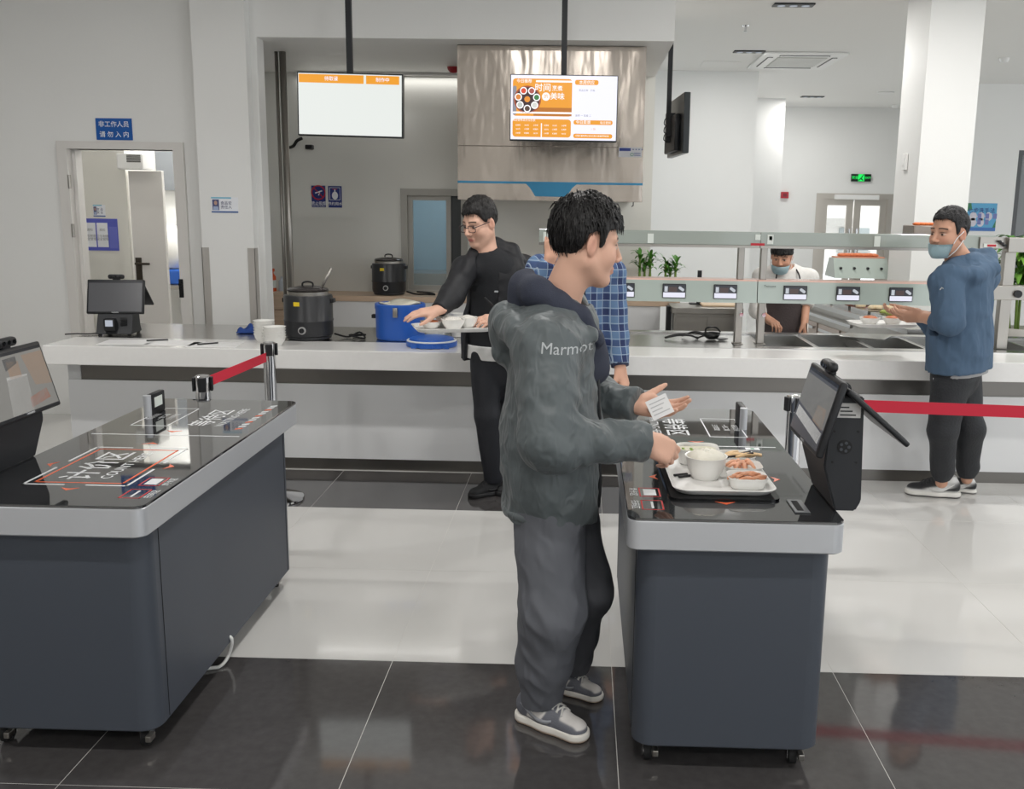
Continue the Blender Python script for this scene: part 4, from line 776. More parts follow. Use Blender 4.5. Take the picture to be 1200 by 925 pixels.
c = onZ(832, 77, CEIL); bm = N(); box(bm, (-0.22, -0.22, -0.006), (0.22, 0.22, 0), 0.002); tag(obj('access_hatch', bm, M_ceil, loc=(c.x+0.1, c.y-0.15, CEIL-0.0005)), 'flush white access hatch beside the cassette air conditioner', 'hatch')
c = onZ(874, 30, CEIL); t = thing('sprinkler_head', 'small sprinkler head under the ceiling', 'sprinkler', (c.x, c.y, CEIL))
bm = N(); lathe(bm, (0, 0, 0), [(0.035, -0.001), (0.033, -0.008), (0.012, -0.01), (0.01, -0.05)], 16); obj('stem', bm, M_chrome, t, smooth=35); bm = N(); lathe(bm, (0, 0, 0), [(0.004, -0.05), (0.022, -0.052), (0.02, -0.056), (0.004, -0.06)], 14); obj('deflector', bm, M_chrome, t, smooth=35)
for x, y, r, lab in ((1177, 68, 0.055, 'round smoke detector on the ceiling beyond the pillar'), (1049, 123, 0.06, 'round smoke detector on the ceiling before the far wall'), (1038, 108, 0.12, 'flat round ceiling speaker between the detectors')):
    c = onZ(x, y, CEIL); bm = N(); lathe(bm, (0, 0, 0), [(r, -0.001), (r, -0.015), (r*0.7, -0.022 if r > 0.1 else -0.045), (r*0.1, -0.024 if r > 0.1 else -0.05)], 24); tag(obj('smoke_detector' if r < 0.1 else 'ceiling_speaker', bm, M_white, loc=(c.x, c.y, CEIL), smooth=35), lab, 'detector' if r < 0.1 else 'speaker')
# ================================================================== checkout tables
TZ = 0.80; TW, TY0, TY1 = 0.606, 2.54, 4.035
M_body = mat('charcoal_powder_coat', (70, 75, 84), 0.45, bump=(700, 0.06))
M_rim = mat('satin_silver_rim', (192, 194, 198), 0.36, 0.35)
M_tglass = mat('smoked_black_glass', (40, 41, 43), 0.04, spec=0.5, ior=1.9, coat=0.5)
M_gw = mat('white_screen_print', (228, 230, 232), 0.25); M_go = mat('orange_screen_print', (226, 104, 66), 0.25); M_gr = mat('red_screen_print', (188, 48, 50), 0.25)
def checkout_table(x0, side, lab):
    """x0 = left edge; side=-1: customer stands at the left edge, +1: at the right edge. Local origin: centre of footprint on the floor."""
    cx, cy = x0+TW/2, (TY0+TY1)/2; t = thing('checkout_table', lab, 'table', (cx, cy, 0))
    hx, hy = TW/2, (TY1-TY0)/2
    bm = N(); loft(bm, [[Vector((x, y, z)) for x, y in rrect(-hx+0.035+i, -hy+0.045+i, hx-0.02-i, hy-0.1-i, 0.055, 8)] for z, i in ((0.078, 0.006), (0.084, 0), (0.71, 0))]); obj('cabinet', bm, M_body, t, smooth=30)
    xs = (hx-0.02+0.0004)*1; 
    for sy in (-hy+0.13, hy-0.17):
        for sxx in (-hx+0.0345, hx-0.0195): bm = N(); box(bm, (sxx-0.0008, sy, 0.09), (sxx+0.0008, sy+0.002, 0.70)); obj('panel_seam', bm, M_rubber, t)
    bm = N(); loft(bm, [[Vector((x, y, z)) for x, y in rrect(-hx+i, -hy+i, hx-i, hy-i, 0.035, 8)] for z, i in ((0.706, 0.004), (0.71, 0), (0.79, 0), (0.793, 0.003))]); obj('silver_rim', bm, M_rim, t, smooth=30)
    bm = N(); loft(bm, [[Vector((x, y, z)) for x, y in rrect(-hx+i, -hy+i, hx-i, hy-i, 0.035, 8)] for z, i in ((0.793, 0.001), (0.7985, 0.001), (TZ, 0.003))]); gl = obj('glass_top', bm, M_tglass, t, smooth=30)
    for sx in (-1, 1):
        for sy in (-1, 1):
            c = Vector((sx*(hx-0.085), -hy+0.095 if sy < 0 else hy-0.16, 0)); bm = N(); cyl(bm, c+Vector((-0.011, 0.018, 0.027)), c+Vector((0.011, 0.018, 0.027)), 0.027, 20); cs = obj('caster', bm, M_rubber, t, smooth=35)
            bm = N(); cyl(bm, c+Vector((-0.0125, 0.018, 0.027)), c+Vector((0.0125, 0.018, 0.027)), 0.015, 16); obj('hub', bm, M_chrome, cs, smooth=35)
            bm = N(); box(bm, c+Vector((-0.018, -0.005, 0.055)), c+Vector((0.018, 0.03, 0.079)), 0.004)
            for k in (-0.0165, 0.0145): box(bm, c+Vector((k, 0.004, 0.02)), c+Vector((k+0.002, 0.034, 0.06)))
            obj('fork', bm, M_chrome, cs)
            bm = N(); box(bm, (c.x+0.012, c.y-0.025, 0.03), (c.x+0.03, c.y+0.01, 0.05), 0.003, M=None); obj('brake_lever', bm, M_steel, cs)
    # screen-printed graphics; u runs along the reading direction, v is up for the standing customer
    U = Vector((0, 1, 0)) if side > 0 else Vector((0, -1, 0)); W = Vector((-1, 0, 0)) if side > 0 else Vector((1, 0, 0))
    def G(X, Y): # position given for the left table in world coordinates, mirrored for the right table
        return Vector((X+1.529, Y-cy, 0)) if side > 0 else Vector((-(X+1.529), Y-cy, 0))
    zt = TZ+0.0004
    def quad(name, X0, Y0, X1, Y1, m):
        a, b = G(X0, Y0), G(X1, Y1); bm = N(); box(bm, (min(a.x, b.x), min(a.y, b.y), TZ-0.001), (max(a.x, b.x), max(a.y, b.y), zt)); obj(name, bm, m, gl)
    def word(s, size, X, Y, m, **k):
        c = G(X, Y); c.z = zt; text('lettering', s, size, basis(c, U, W), m, gl, **k)
    def chevron(X, Y, a):
        c = G(X, Y); bm = N(); M = Matrix.Translation(Vector((c.x, c.y, TZ-0.001))) @ Matrix.Rotation(a if side > 0 else math.pi-a, 4, 'Z')
        prism(bm, [(-0.01, -0.03), (0.018, 0), (-0.01, 0.03), (-0.001, 0)], 0, 0.0014, M); obj('arrow_mark', bm, M_go, gl)
    x0_, x1_, y0_, y1_ = -1.685, -1.36, 2.735, 3.19
    w_ = 0.008
    for (a, b) in ((y0_, y0_+0.19), (y1_-0.19, y1_)): quad('white_border', x0_, a, x0_+w_, b, M_gw); quad('white_border', x1_-w_, a, x1_, b, M_gw)
    for (a, b) in ((x0_, x0_+0.13), (x1_-0.13, x1_)): quad('white_border', a, y0_, b, y0_+w_, M_gw); quad('white_border', a, y1_-w_, b, y1_, M_gw)
    i = 0.024; w2_ = 0.007
    quad('orange_border', x0_+i, y0_+i, x0_+i+w2_, y1_-i, M_go); quad('orange_border', x1_-i-w2_, y0_+i, x1_-i, y1_-i, M_go); quad('orange_border', x0_+i, y0_+i, x1_-i, y0_+i+w2_, M_go); quad('orange_border', x0_+i, y1_-i-w2_, x1_-i, y1_-i, M_go)
    word('计价区', 0.112, -1.555, 2.962, M_gw, bold=0.01, spacing=1.02); word('COUNT HERE', 0.05, -1.468, 2.965, M_gw, bold=0.008)
    chevron(-1.715, 2.96, math.pi); chevron(-1.33, 2.96, 0); chevron(-1.52, 2.70, -math.pi/2); chevron(-1.52, 3.25, math.pi/2); chevron(-1.52, 3.44, -math.pi/2)
    for Yc, s in ((2.665, '扫码区'), (2.79, '刷卡区')):
        for (a, b, c_, d_) in ((-1.335, Yc-0.045, -1.33, Yc+0.045), (-1.275, Yc-0.045, -1.27, Yc+0.045), (-1.335, Yc-0.045, -1.27, Yc-0.041), (-1.335, Yc+0.041, -1.27, Yc+0.045)): quad('red_frame', a, b, c_, d_, M_gr)
        quad('white_slot', -1.322 if Yc > 2.7 else -1.306, Yc-0.03, -1.284 if Yc > 2.7 else -1.299, Yc+0.03, M_gw); word(s, 0.026, -1.252, Yc, M_gw, bold=0.01)
    quad('divider_line', -1.80, 3.374, -1.25, 3.381, M_gw)
    word('等待区', 0.098, -1.46, 3.68, M_gw, bold=0.01); word('WAITING HERE', 0.046, -1.385, 3.69, M_gw, bold=0.008)
    for (a, b, c_, d_) in ((-1.725, 3.52, -1.72, 3.84), (-1.585, 3.52, -1.58, 3.84), (-1.725, 3.52, -1.58, 3.526), (-1.725, 3.834, -1.58, 3.84)): quad('list_frame', a, b, c_, d_, M_gw)
    for k, s in enumerate(('取餐流程', '一放二看', '三付四走')): word(s, 0.026, -1.70+0.038*k, 3.68, M_gw)
    for k in range(12): 
        c = G(-1.295, 3.5+k*0.038); bm = N(); prism(bm, [(-0.012, -0.016), (0.012, -0.002), (0.012, 0.016), (-0.012, 0.002)], 0, 0.0014, Matrix.Translation(Vector((c.x, c.y, TZ-0.001)))); obj('arrow_mark', bm, M_go if k % 3 == 0 else M_gw, gl)
    return t
LX0 = -1.832; RX0 = 0.141
tl = checkout_table(LX0, 1, 'checkout table beside the red belt stanchions, with nothing on its glass')
tr = checkout_table(RX0, -1, 'checkout table with a food tray on its black glass top')
# white power cable drooping under the left table
bm = N(); tube(bm, spline([(-1.30, 3.2, 0.095), onZ(271, 748, 0.10), onZ(268, 768, 0.03), onZ(258, 781, 0.007), onZ(243, 784, 0.007), (-1.45, 3.05, 0.007)], 8), 0.0065); tag(obj('power_cable', bm, mat('white_cable', (225, 225, 222), 0.4), world=True, loc=tuple(onZ(258, 781, 0)), smooth=True), 'white power cable drooping under the checkout table', 'cable')
# scanner post on each table
def scan_post(x, y, rot, lab):
    t = thing('scanner_post', lab, 'scanner', (x, y, TZ+0.0005), rot)
    bm = N(); box(bm, (-0.012, -0.065, 0), (0.014, 0.06, 0.085), 0.005); obj('panel', bm, M_black, t, smooth=30)
    bm = N(); cyl(bm, (0.0, -0.072, 0), (0.0, -0.072, 0.085), 0.015, 18); obj('round_end', bm, M_rim, t, smooth=35)
    bm = N(); box(bm, (0.0145, -0.04, 0.03), (0.0155, 0.03, 0.07)); obj('label', bm, M_stick, t)
c = onZ(871, 504, TZ); scan_post(c.x, c.y+0.08, 0, 'upright black scanner panel on the checkout table with the tray')
c = onZ(169, 489, TZ); scan_post(c.x+0.01, c.y+0.085, 0, 'upright black scanner panel on the empty checkout table')

# ================================================================== dual-screen terminals
M_scr = mat('dim_screen_glass', (46, 48, 52), 0.22, spec=0.35)
E_reflect = mat('screen_reflection_grey', (40, 40, 42), 0.2, emit=(150, 148, 142), estr=0.55); E_reflect2 = mat('screen_reflection_dark', (30, 30, 32), 0.2, emit=(84, 84, 86), estr=0.55); E_reflect3 = mat('screen_reflection_pale', (40, 40, 42), 0.2, emit=(205, 204, 200), estr=0.6); E_reflect4 = mat('screen_reflection_tan', (40, 40, 42), 0.2, emit=(176, 150, 128), estr=0.55); E_reflect5 = mat('screen_reflection_orange', (40, 30, 26), 0.2, emit=(190, 96, 60), estr=0.55)  # glowing tones that imitate reflections in the terminal screens
def terminal(loc, rz, lab, table=True, reflected=()):
    t = thing('checkout_terminal', lab, 'terminal', loc, rz)
    MX = Matrix(((0, 0, 1, 0), (1, 0, 0, 0), (0, 1, 0, 0), (0, 0, 0, 1)))      # profile (y,z) extruded along x
    if table:
        bm = N(); prism(bm, [(0.004, 0.0006), (0.063, 0.0006), (0.078, 0.03), (0.066, 0.335), (-0.022, 0.335), (-0.035, 0.13)], -0.15, 0.13, MX); bmesh.ops.bevel(bm, geom=bm.edges[:], offset=0.004, segments=2, affect='EDGES'); st = obj('stand', bm, M_black2, t, smooth=35)
        sx = 0.1505 
        bm = N(); cyl(bm, (0.1301, 0.02, 0.19), (0.1316, 0.02, 0.19), 0.021, 20); obj('fan_grille', bm, M_rubber, st, smooth=35)
        for k in range(5):
            a = k*1.2566; bm = N(); cyl(bm, (0.1314, 0.02+0.012*math.cos(a), 0.19+0.012*math.sin(a)), (0.1325, 0.02+0.012*math.cos(a), 0.19+0.012*math.sin(a)), 0.0045, 10); obj('fan_blade', bm, mat('grey_fan', (62, 66, 72), 0.4), st)
        bm = N(); box(bm, (0.13, -0.008, 0.275), (0.1312, 0.058, 0.317)); lb = obj('rating_label', bm, mat('silver_label', (200, 198, 196), 0.45), st); 
        for k in range(3): bm = N(); box(bm, (0.1312, 0.0, 0.281+0.011*k), (0.1315, 0.045-0.01*k, 0.285+0.011*k)); obj('label_line', bm, M_black, lb)
        for yy, zz in ((-0.012, 0.235), (0.055, 0.235), (-0.012, 0.145), (0.055, 0.145)): bm = N(); cyl(bm, (0.13, yy, zz), (0.1315, yy, zz), 0.0035, 8); obj('screw', bm, M_rubber, st)
    else:
        bm = N(); prism(bm, [(-0.10, 0.012), (0.11, 0.012), (0.075, 0.05), (0.06, 0.24), (0.012, 0.24), (-0.05, 0.13), (-0.075, 0.05)], -0.11, 0.11, MX); bmesh.ops.bevel(bm, geom=bm.edges[:], offset=0.004, segments=2, affect='EDGES'); st = obj('stand', bm, M_black2, t, smooth=35)
        for a in (-0.09, 0.09):
            for b in (-0.08, 0.09): bm = N(); cyl(bm, (a, b, 0), (a, b, 0.013), 0.012, 10); obj('foot', bm, M_rubber, st)
        bm = N(); box(bm, (-0.055, -0.115, 0.035), (0.015, -0.07, 0.115), 0.008); rd = obj('card_reader', bm, M_black, t, smooth=30)
        bm = N(); box(bm, (-0.042, -0.1165, 0.065), (0.004, -0.1148, 0.105)); obj('reader_display', bm, emat('reader_glow', (205, 212, 225), 0.6), rd)
        for k in range(4): bm = N(); box(bm, (0.035, -0.079+0.002*k, 0.07+0.014*k), (0.075, -0.066, 0.074+0.014*k)); obj('vent_slot', bm, M_rubber, st)
    dz, dy = (0, 0) if table else (-0.03, 0.02)
    # main screen: bottom (-0.071,0.175) to top (-0.015,0.38)
    Mm = basis((0, -0.043+dy, 0.2775+dz), (1, 0, 0), (0, 0.056, 0.205)); W2 = 0.178; Hh = 0.112
    bm = N(); box(bm, (-W2, -Hh, -0.022), (W2, Hh, 0.0), 0.007, 3, M=Mm); ms = obj('main_screen', bm, M_black, t, smooth=35)
    bm = N(); box(bm, (-W2+0.012, -Hh+0.02, -0.0005), (W2-0.012, Hh-0.012, 0.0008), M=Mm); dg_ = obj('display_glass', bm, M_scr, ms)
    for poly, m_ in reflected:
        bm = N(); prism(bm, [(x*(W2-0.012), -0.004+y*(Hh-0.018)) for x, y in poly], 0.0008, 0.0011, Mm); obj('painted_reflection', bm, m_, dg_)  # flat glowing shapes stand in for the reflected scene
    text('lettering', 'Twinsens', 0.012, Mm @ Matrix.Translation((0, -Hh+0.01, 0.0006)), M_gw, ms, bold=0.008)
    # rear screen: from the hinge (0.02,0.365) down to (0.20,0.21)
    Mr = basis((0, 0.105+dy, 0.287+dz), (-1, 0, 0), (0, -0.18, 0.155))
    bm = N(); box(bm, (-0.165, -0.118, -0.016), (0.165, 0.118, 0.0), 0.006, 3, M=Mr); rs = obj('rear_screen', bm, M_black, t, smooth=35)
    bm = N(); box(bm, (-0.155, -0.105, -0.0005), (0.155, 0.105, 0.0008), M=Mr); obj('display_glass', bm, M_scr, rs)
    bm = N(); cyl(bm, (-0.1, 0.015+dy, 0.35+dz), (0.1, 0.015+dy, 0.35+dz), 0.022, 14); obj('hinge', bm, M_black2, t, smooth=35)
    bm = N(); box(bm, (-0.05, -0.02+dy, 0.388+dz), (0.05, 0.012+dy, 0.418+dz), 0.012, 3); cm = obj('camera', bm, M_black, t, smooth=35)
    for k in (-0.028, 0, 0.028): bm = N(); cyl(bm, (k, -0.0225+dy, 0.404+dz), (k, -0.019+dy, 0.404+dz), 0.007, 12); obj('lens', bm, M_blackgloss, cm)
    bm = N(); box(bm, (-0.02, -0.012+dy, 0.375+dz), (0.02, 0.012+dy, 0.392+dz)); obj('camera_clip', bm, M_black2, t)
    return t
terminal((0.735, 2.775, TZ), -math.pi/2, 'black dual screen terminal on the checkout table with the tray', True, [([(-1, -1), (1, -1), (1, 1), (-1, 1)], E_reflect2), ([(-1, -0.1), (1, -0.35), (1, 0.9), (-1, 0.9)], E_reflect), ([(-0.9, -0.55), (0.9, -0.8), (0.95, -0.45), (-0.9, -0.2)], E_reflect3), ([(0.2, -0.3), (0.9, -0.38), (0.8, 0.25), (0.25, 0.2)], E_reflect4)])
terminal((-1.82, 2.925, TZ), math.pi/2, 'black dual screen terminal on the empty checkout table', True, [([(-1, -1), (1, -1), (1, 1), (-1, 1)], E_reflect), ([(-0.55, -1), (0.15, -1), (0.3, 0.25), (-0.35, 0.3)], E_reflect3), ([(-0.25, 0.2), (0.12, 0.2), (0.16, 0.75), (-0.22, 0.8)], E_reflect4), ([(-0.3, 0.5), (0.1, 0.68), (0.12, 0.92), (-0.3, 0.9)], E_reflect2), ([(0.1, -0.9), (0.8, -0.75), (0.75, -0.4), (0.15, -0.55)], E_reflect5), ([(0.45, -0.2), (1, -0.3), (1, 0.9), (0.3, 0.9)], E_reflect4)])
c = onZ(132, 394, CT); tt = terminal((c.x, c.y+0.09, CT), 0.12, 'black dual screen terminal with card reader on the serving counter', False, [([(-1, -1), (1, -1), (1, 1), (-1, 1)], E_reflect2)])  # even dim glow lifts this screen above its bezel
bm = N(); tube(bm, spline([(-0.11, 0, 0.006), (-0.2, -0.03, 0.006), (-0.26, -0.02, 0.006), (-0.32, -0.05, 0.006)], 5), 0.004); obj('power_cord', bm, M_rubber, tt, smooth=True)

# ================================================================== belt stanchions
M_belt = mat('red_webbing', (206, 38, 62), 0.6, bump=(400, 0.1))
def stanchion(x, y, h, lab, r=0.0335):
    t = thing('belt_stanchion', lab, 'stanchion', (x, y, 0), group='chrome belt stanchions')
    bm = N(); lathe(bm, (0, 0, 0), [(0.16, 0), (0.162, 0.008), (0.158, 0.016), (0.1, 0.03), (0.045, 0.045), (r, 0.05)], 36); obj('base', bm, M_chrome, t, smooth=35)
    bm = N(); lathe(bm, (0, 0, 0), [(r, 0.045), (r, h-0.07)], 24, cap0=False); obj('pole', bm, M_chrome, t, smooth=35)
    bm = N(); lathe(bm, (0, 0, 0), [(r, h-0.075), (r+0.002, h-0.07), (r+0.002, h-0.006), (r-0.004, h), (0.005, h+0.001)], 24); cp = obj('cap', bm, M_chrome, t, smooth=35)
    for a in range(4):
        q = Matrix.Rotation(a*math.pi/2+0.3, 4, 'Z'); bm = N(); box(bm, (r, -0.018, h-0.072), (r+0.012, 0.018, h-0.008), 0.003, M=q); obj('belt_socket', bm, M_black, cp)
    return t
def belt(a, b, z0, z1, lab, sag=0.0):
    a, b = Vector(a), Vector(b); d = (b-a).normalized(); n = Vector((-d.y, d.x, 0))*0.0012; bm = N(); rings = []
    for i in range(13):
        t = i/12; p = a.lerp(b, t); s = sag*math.sin(math.pi*t); rings.append([p-n+Vector((0, 0, z0-s)), p+n+Vector((0, 0, z0-s)), p+n+Vector((0, 0, z1-s)), p-n+Vector((0, 0, z1-s))])
    loft(bm, rings); return tag(obj('barrier_belt', bm, M_belt, world=True, loc=(a.x, a.y, z0)), lab, 'belt')
n1 = onY(237, 440, 4.28); f1 = onY(315, 401, 5.12)
stanchion(n1.x, 4.28, n1.z, 'chrome stanchion standing at the end of the empty checkout table'); stanchion(f1.x, 5.12, f1.z, 'chrome stanchion standing near the serving counter bowls')
d = Vector((f1.x-n1.x, 5.12-4.28, 0)).normalized()*0.048
belt((n1.x+d.x, 4.28+d.y, 0), (f1.x-d.x, 5.12-d.y, 0), n1.z-0.065, n1.z-0.015, 'red belt running to the serving counter', 0.0)
r1 = onY(932, 463, 4.22); hb = onY(1110, 475.5, 4.1).z
stanchion(r1.x, 4.22, r1.z, 'chrome stanchion behind the table with the tray'); stanchion(3.05, 4.02, r1.z, 'chrome stanchion holding the far end of the long red belt')
rb = Vector((3.05-r1.x, -0.2, 0)).normalized()*0.048
belt((r1.x+rb.x, 4.22+rb.y, 0), (3.05-rb.x, 4.02-rb.y, 0), hb-0.054, hb, 'long red belt behind the terminal with the tray')

# ================================================================== tray and food on the right table
def rrbowl(bm, hx, hy, h, r, thick=0.003, flare=0.88):
    rings = []
    for a, z, i in ((flare*0.92, 0, 0), (flare, 0.004, 0), (1, h, 0), (1.04, h+0.001, 0), (1.03, h+0.004, 0), (0.98, h+0.001, 0), (flare*0.95, 0.008, 0), (flare*0.6, 0.006, 0)):
        rings.append([Vector((x*a, y*a, z)) for x, y in rrect(-hx, -hy, hx, hy, r, 6)])
    loft(bm, rings)
def lumpy(bm, c, r, h, seed, n=14):
    rs = random.Random(seed)
    rings = []
    for f, z in ((0.7, 0), (1.0, 0.25), (0.85, 0.7), (0.4, 1.0), (0.05, 1.02)):
        rings.append([Vector((c[0]+r*f*math.cos(6.283*i/n)*(1+0.2*math.sin(3*i+seed)), c[1]+r*f*math.sin(6.283*i/n)*(1+0.15*math.cos(2*i+seed)), c[2]+h*z*(1+0.2*math.sin(i*1.7+seed)))) for i in range(n)])
    loft(bm, rings)
def strip(bm, c, l, w, h, a, bend=0.3):
    d = Vector((math.cos(a), math.sin(a), 0)); s = Vector((-d.y, d.x, 0)); rings = []
    for i in range(6):
        t = i/5-0.5; p = Vector(c)+d*l*t+Vector((0, 0, h*(0.5+bend*math.cos(t*5)))); ww = w*(1-(2*t)**4*0.6); rings.append([p+s*ww, p+Vector((0, 0, h*0.5)), p-s*ww, p-Vector((0, 0, h*0.5))])
    loft(bm, rings)
A = onZ(787, 535, TZ+0.03); Bq = onZ(908, 578, TZ+0.03); 
TX, TYc, TR = 0.437, 2.955, 0.05
M_tray = mat('white_tray', (236, 235, 232), 0.3)
def tray(loc, rz, lab, hx=0.155, hy=0.225):
    t = thing('food_tray', lab, 'tray', loc, rz); bm = N()
    rings = [[Vector((x, y, z)) for x, y in rrect(-hx*a, -hy*a, hx*a, hy*a, 0.05, 8)] for a, z in ((0.9, 0), (0.93, 0.003), (1.0, 0.018), (1.01, 0.02), (0.985, 0.021), (0.915, 0.008), (0.89, 0.006), (0.5, 0.006))]
    loft(bm, rings); obj('tray', bm, M_tray, t, smooth=40); return t
bm = N(); prism(bm, rrect(-0.165, -0.235, 0.165, 0.235, 0.03), 0, 0.006); pad = obj('weighing_pad', bm, M_blackgloss, loc=(TX-0.004, TYc-0.005, TZ+0.0006)); pad.rotation_euler[2] = 0.02; tag(pad, 'black weighing pad under the white food tray', 'pad')
tz = TZ+0.007; tray((TX, TYc, tz), 0.02, 'white food tray holding bowls and dishes on the checkout table')
zt = tz+0.0068
t = thing('soup_bowl', 'squarish white bowl of soup with scallions', 'bowl', (TX-0.04, TYc+0.145, zt)); bm = N(); rrbowl(bm, 0.068, 0.055, 0.05, 0.035); obj('bowl', bm, M_bowl, t, smooth=40)
bm = N(); prism(bm, rrect(-0.063, -0.05, 0.063, 0.05, 0.03, 6), 0.03, 0.043); obj('soup', bm, mat('pale_soup', (226, 222, 200), 0.1), t)
for k in range(9): bm = N(); cyl(bm, (-0.02+0.03*math.sin(k*2.1), -0.01+0.02*math.cos(k*1.3), 0.0432), (-0.02+0.03*math.sin(k*2.1), -0.01+0.02*math.cos(k*1.3), 0.046), 0.005, 8); obj('scallion', bm, mat('scallion_green', (130, 165, 60), 0.4), t)
t = thing('rice_bowl', 'round white bowl heaped with rice', 'bowl', (TX-0.035, TYc-0.04, zt)); bm = N(); lathe(bm, (0, 0, 0), [(0.04, 0), (0.042, 0.004), (0.056, 0.03), (0.064, 0.07), (0.067, 0.073), (0.062, 0.072), (0.052, 0.03), (0.03, 0.008)], 36); obj('bowl', bm, M_bowl, t, smooth=40)
bm = N(); lathe(bm, (0, 0, 0), [(0.058, 0.05), (0.061, 0.064), (0.05, 0.08), (0.03, 0.088), (0.004, 0.09)], 30); rs = random.Random(2)
for v in bm.verts: v.co.z += rs.uniform(-0.003, 0.003)
rm = obj('rice', bm, mat('cooked_rice', (232, 228, 214), 0.6, bump=(160, 0.15)), t, smooth=True)
grain = bpy.data.meshes.new('rice_grain'); bm = N(); lathe(bm, (0, 0, -0.003), [(0.0003, 0), (0.0014, 0.0015), (0.0014, 0.0045), (0.0003, 0.006)], 6); 
gb = N()
for k in range(420):
    a = rs.uniform(0, 6.28); r = 0.056*math.sqrt(rs.random()); z = 0.0905-0.026*(r/0.056)**2; q = Matrix.Translation((r*math.cos(a), r*math.sin(a), z)) @ Matrix.Rotation(rs.uniform(0, 6.28), 4, 'Z') @ Matrix.Rotation(1.4, 4, 'X')
    loft(gb, [ring((0, 0, zz), rr, 5, q) for rr, zz in ((0.0004, -0.003), (0.0013, -0.0012), (0.0013, 0.0012), (0.0004, 0.003))])
bm.free(); gr_ = obj('rice_grains', gb, mat('rice_grain', (240, 238, 228), 0.4), rm, smooth=True); gr_['kind'] = 'stuff'
def dish(x, y, lab, fill):
    t = thing('side_dish', lab, 'dish', (x, y, zt)); bm = N(); rrbowl(bm, 0.058, 0.052, 0.032, 0.03); obj('dish', bm, M_bowl, t, smooth=40); fill(t); return t
def f_pancake(t):
    m = mat('fried_pancake', (234, 198, 150), 0.45, var=0.2, vscale=40)
    for k in range(7): bm = N(); strip(bm, (-0.03+0.012*k, -0.01+0.02*math.sin(k*2.3), 0.025+0.004*(k % 3)), 0.09, 0.014, 0.012, 0.5+0.4*math.sin(k*1.9)); obj('pancake_piece', bm, m, t, smooth=True)
def f_shrimp(t):
    m = mat('pink_shrimp', (238, 178, 146), 0.35, var=0.2, vscale=60)
    for k in range(8): bm = N(); strip(bm, (-0.03+0.016*(k % 4), -0.016+0.03*(k//4), 0.026+0.004*(k % 2)), 0.045, 0.009, 0.014, k*0.8, 0.6); obj('shrimp', bm, m, t, smooth=True)
def f_meat(t):
    m = mat('glazed_pork', (212, 150, 116), 0.3, var=0.3, vscale=50)
    for k in range(8): bm = N(); strip(bm, (-0.035+0.01*k, -0.012+0.018*math.sin(k*1.7), 0.026+0.004*(k % 3)), 0.055, 0.009, 0.011, 0.2+0.5*math.sin(k)); obj('meat_strip', bm, m, t, smooth=True)
dish(TX+0.088, TYc+0.13, 'small white dish of fried pancake pieces under the dark tongs', f_pancake); dish(TX+0.088, TYc-0.0, 'small white dish of pink shrimp between the other dishes', f_shrimp); dish(TX+0.08, TYc-0.125, 'small white dish of glazed brown meat strips', f_meat)
bm = N(); lathe(bm, (0, 0, 0), [(0.012, 0), (0.022, 0.01), (0.018, 0.026), (0.006, 0.034), (0.001, 0.034)], 14); tag(obj('dumpling', bm, mat('dumpling_white', (235, 230, 222), 0.5), loc=(TX+0.135, TYc+0.175, zt), smooth=True), 'white crumpled dumpling beside the pancake dish', 'dumpling')
M_tong = mat('dark_tongs', (48, 46, 50), 0.35)
t = thing('food_tongs', 'pair of dark wooden tongs resting on the pancake dish', 'tongs', (TX+0.08, TYc+0.095, zt+0.04))
for k in (-1, 1): bm = N(); box(bm, (-0.07, -0.004+0.006*k, -0.003), (0.06, 0.004+0.006*k, 0.003), 0.001, M=Matrix.Rotation(0.35+0.05*k, 4, 'Z') @ Matrix.Rotation(-0.1, 4, 'Y')); obj('tong_arm', bm, M_tong, t)
t = thing('chopstick_rest', 'pair of short black chopsticks on the white tray', 'chopsticks', (TX-0.112, TYc-0.02, zt))
for k in (0, 1): bm = N(); box(bm, (-0.025+0.006*k, -0.006-0.02*k, 0.0), (0.025, 0.002-0.02*k, 0.007), 0.002, M=Matrix.Rotation(0.4, 4, 'Z')); obj('chopstick', bm, M_black, t)
# small items on the glass: reader patch, indicator, card slot
c = onZ(888, 530, TZ); bm = N(); box(bm, (-0.025, -0.014, 0), (0.025, 0.014, 0.0015)); o = tag(obj('indicator_card', bm, M_gw, loc=(onZ(884, 530, TZ).x, onZ(884, 530, TZ).y+0.04, TZ+0.0005)), 'small white card with a green dot beyond the tray', 'card'); bm = N(); cyl(bm, (0, 0, 0.0015), (0, 0, 0.002), 0.008, 12); obj('green_dot', bm, M_green, o)
c = onZ(937, 597, TZ); t = thing('receipt_slot', 'flat grey receipt slot in the glass beside the terminal', 'slot', (c.x, c.y+0.02, TZ+0.0004)); bm = N(); box(bm, (-0.022, -0.06, 0), (0.022, 0.06, 0.004), 0.0015); obj('plate', bm, mat('slot_grey', (96, 98, 100), 0.35), t); bm = N(); box(bm, (-0.012, -0.045, 0.004), (0.006, 0.045, 0.0052)); obj('slit', bm, M_rubber, t)
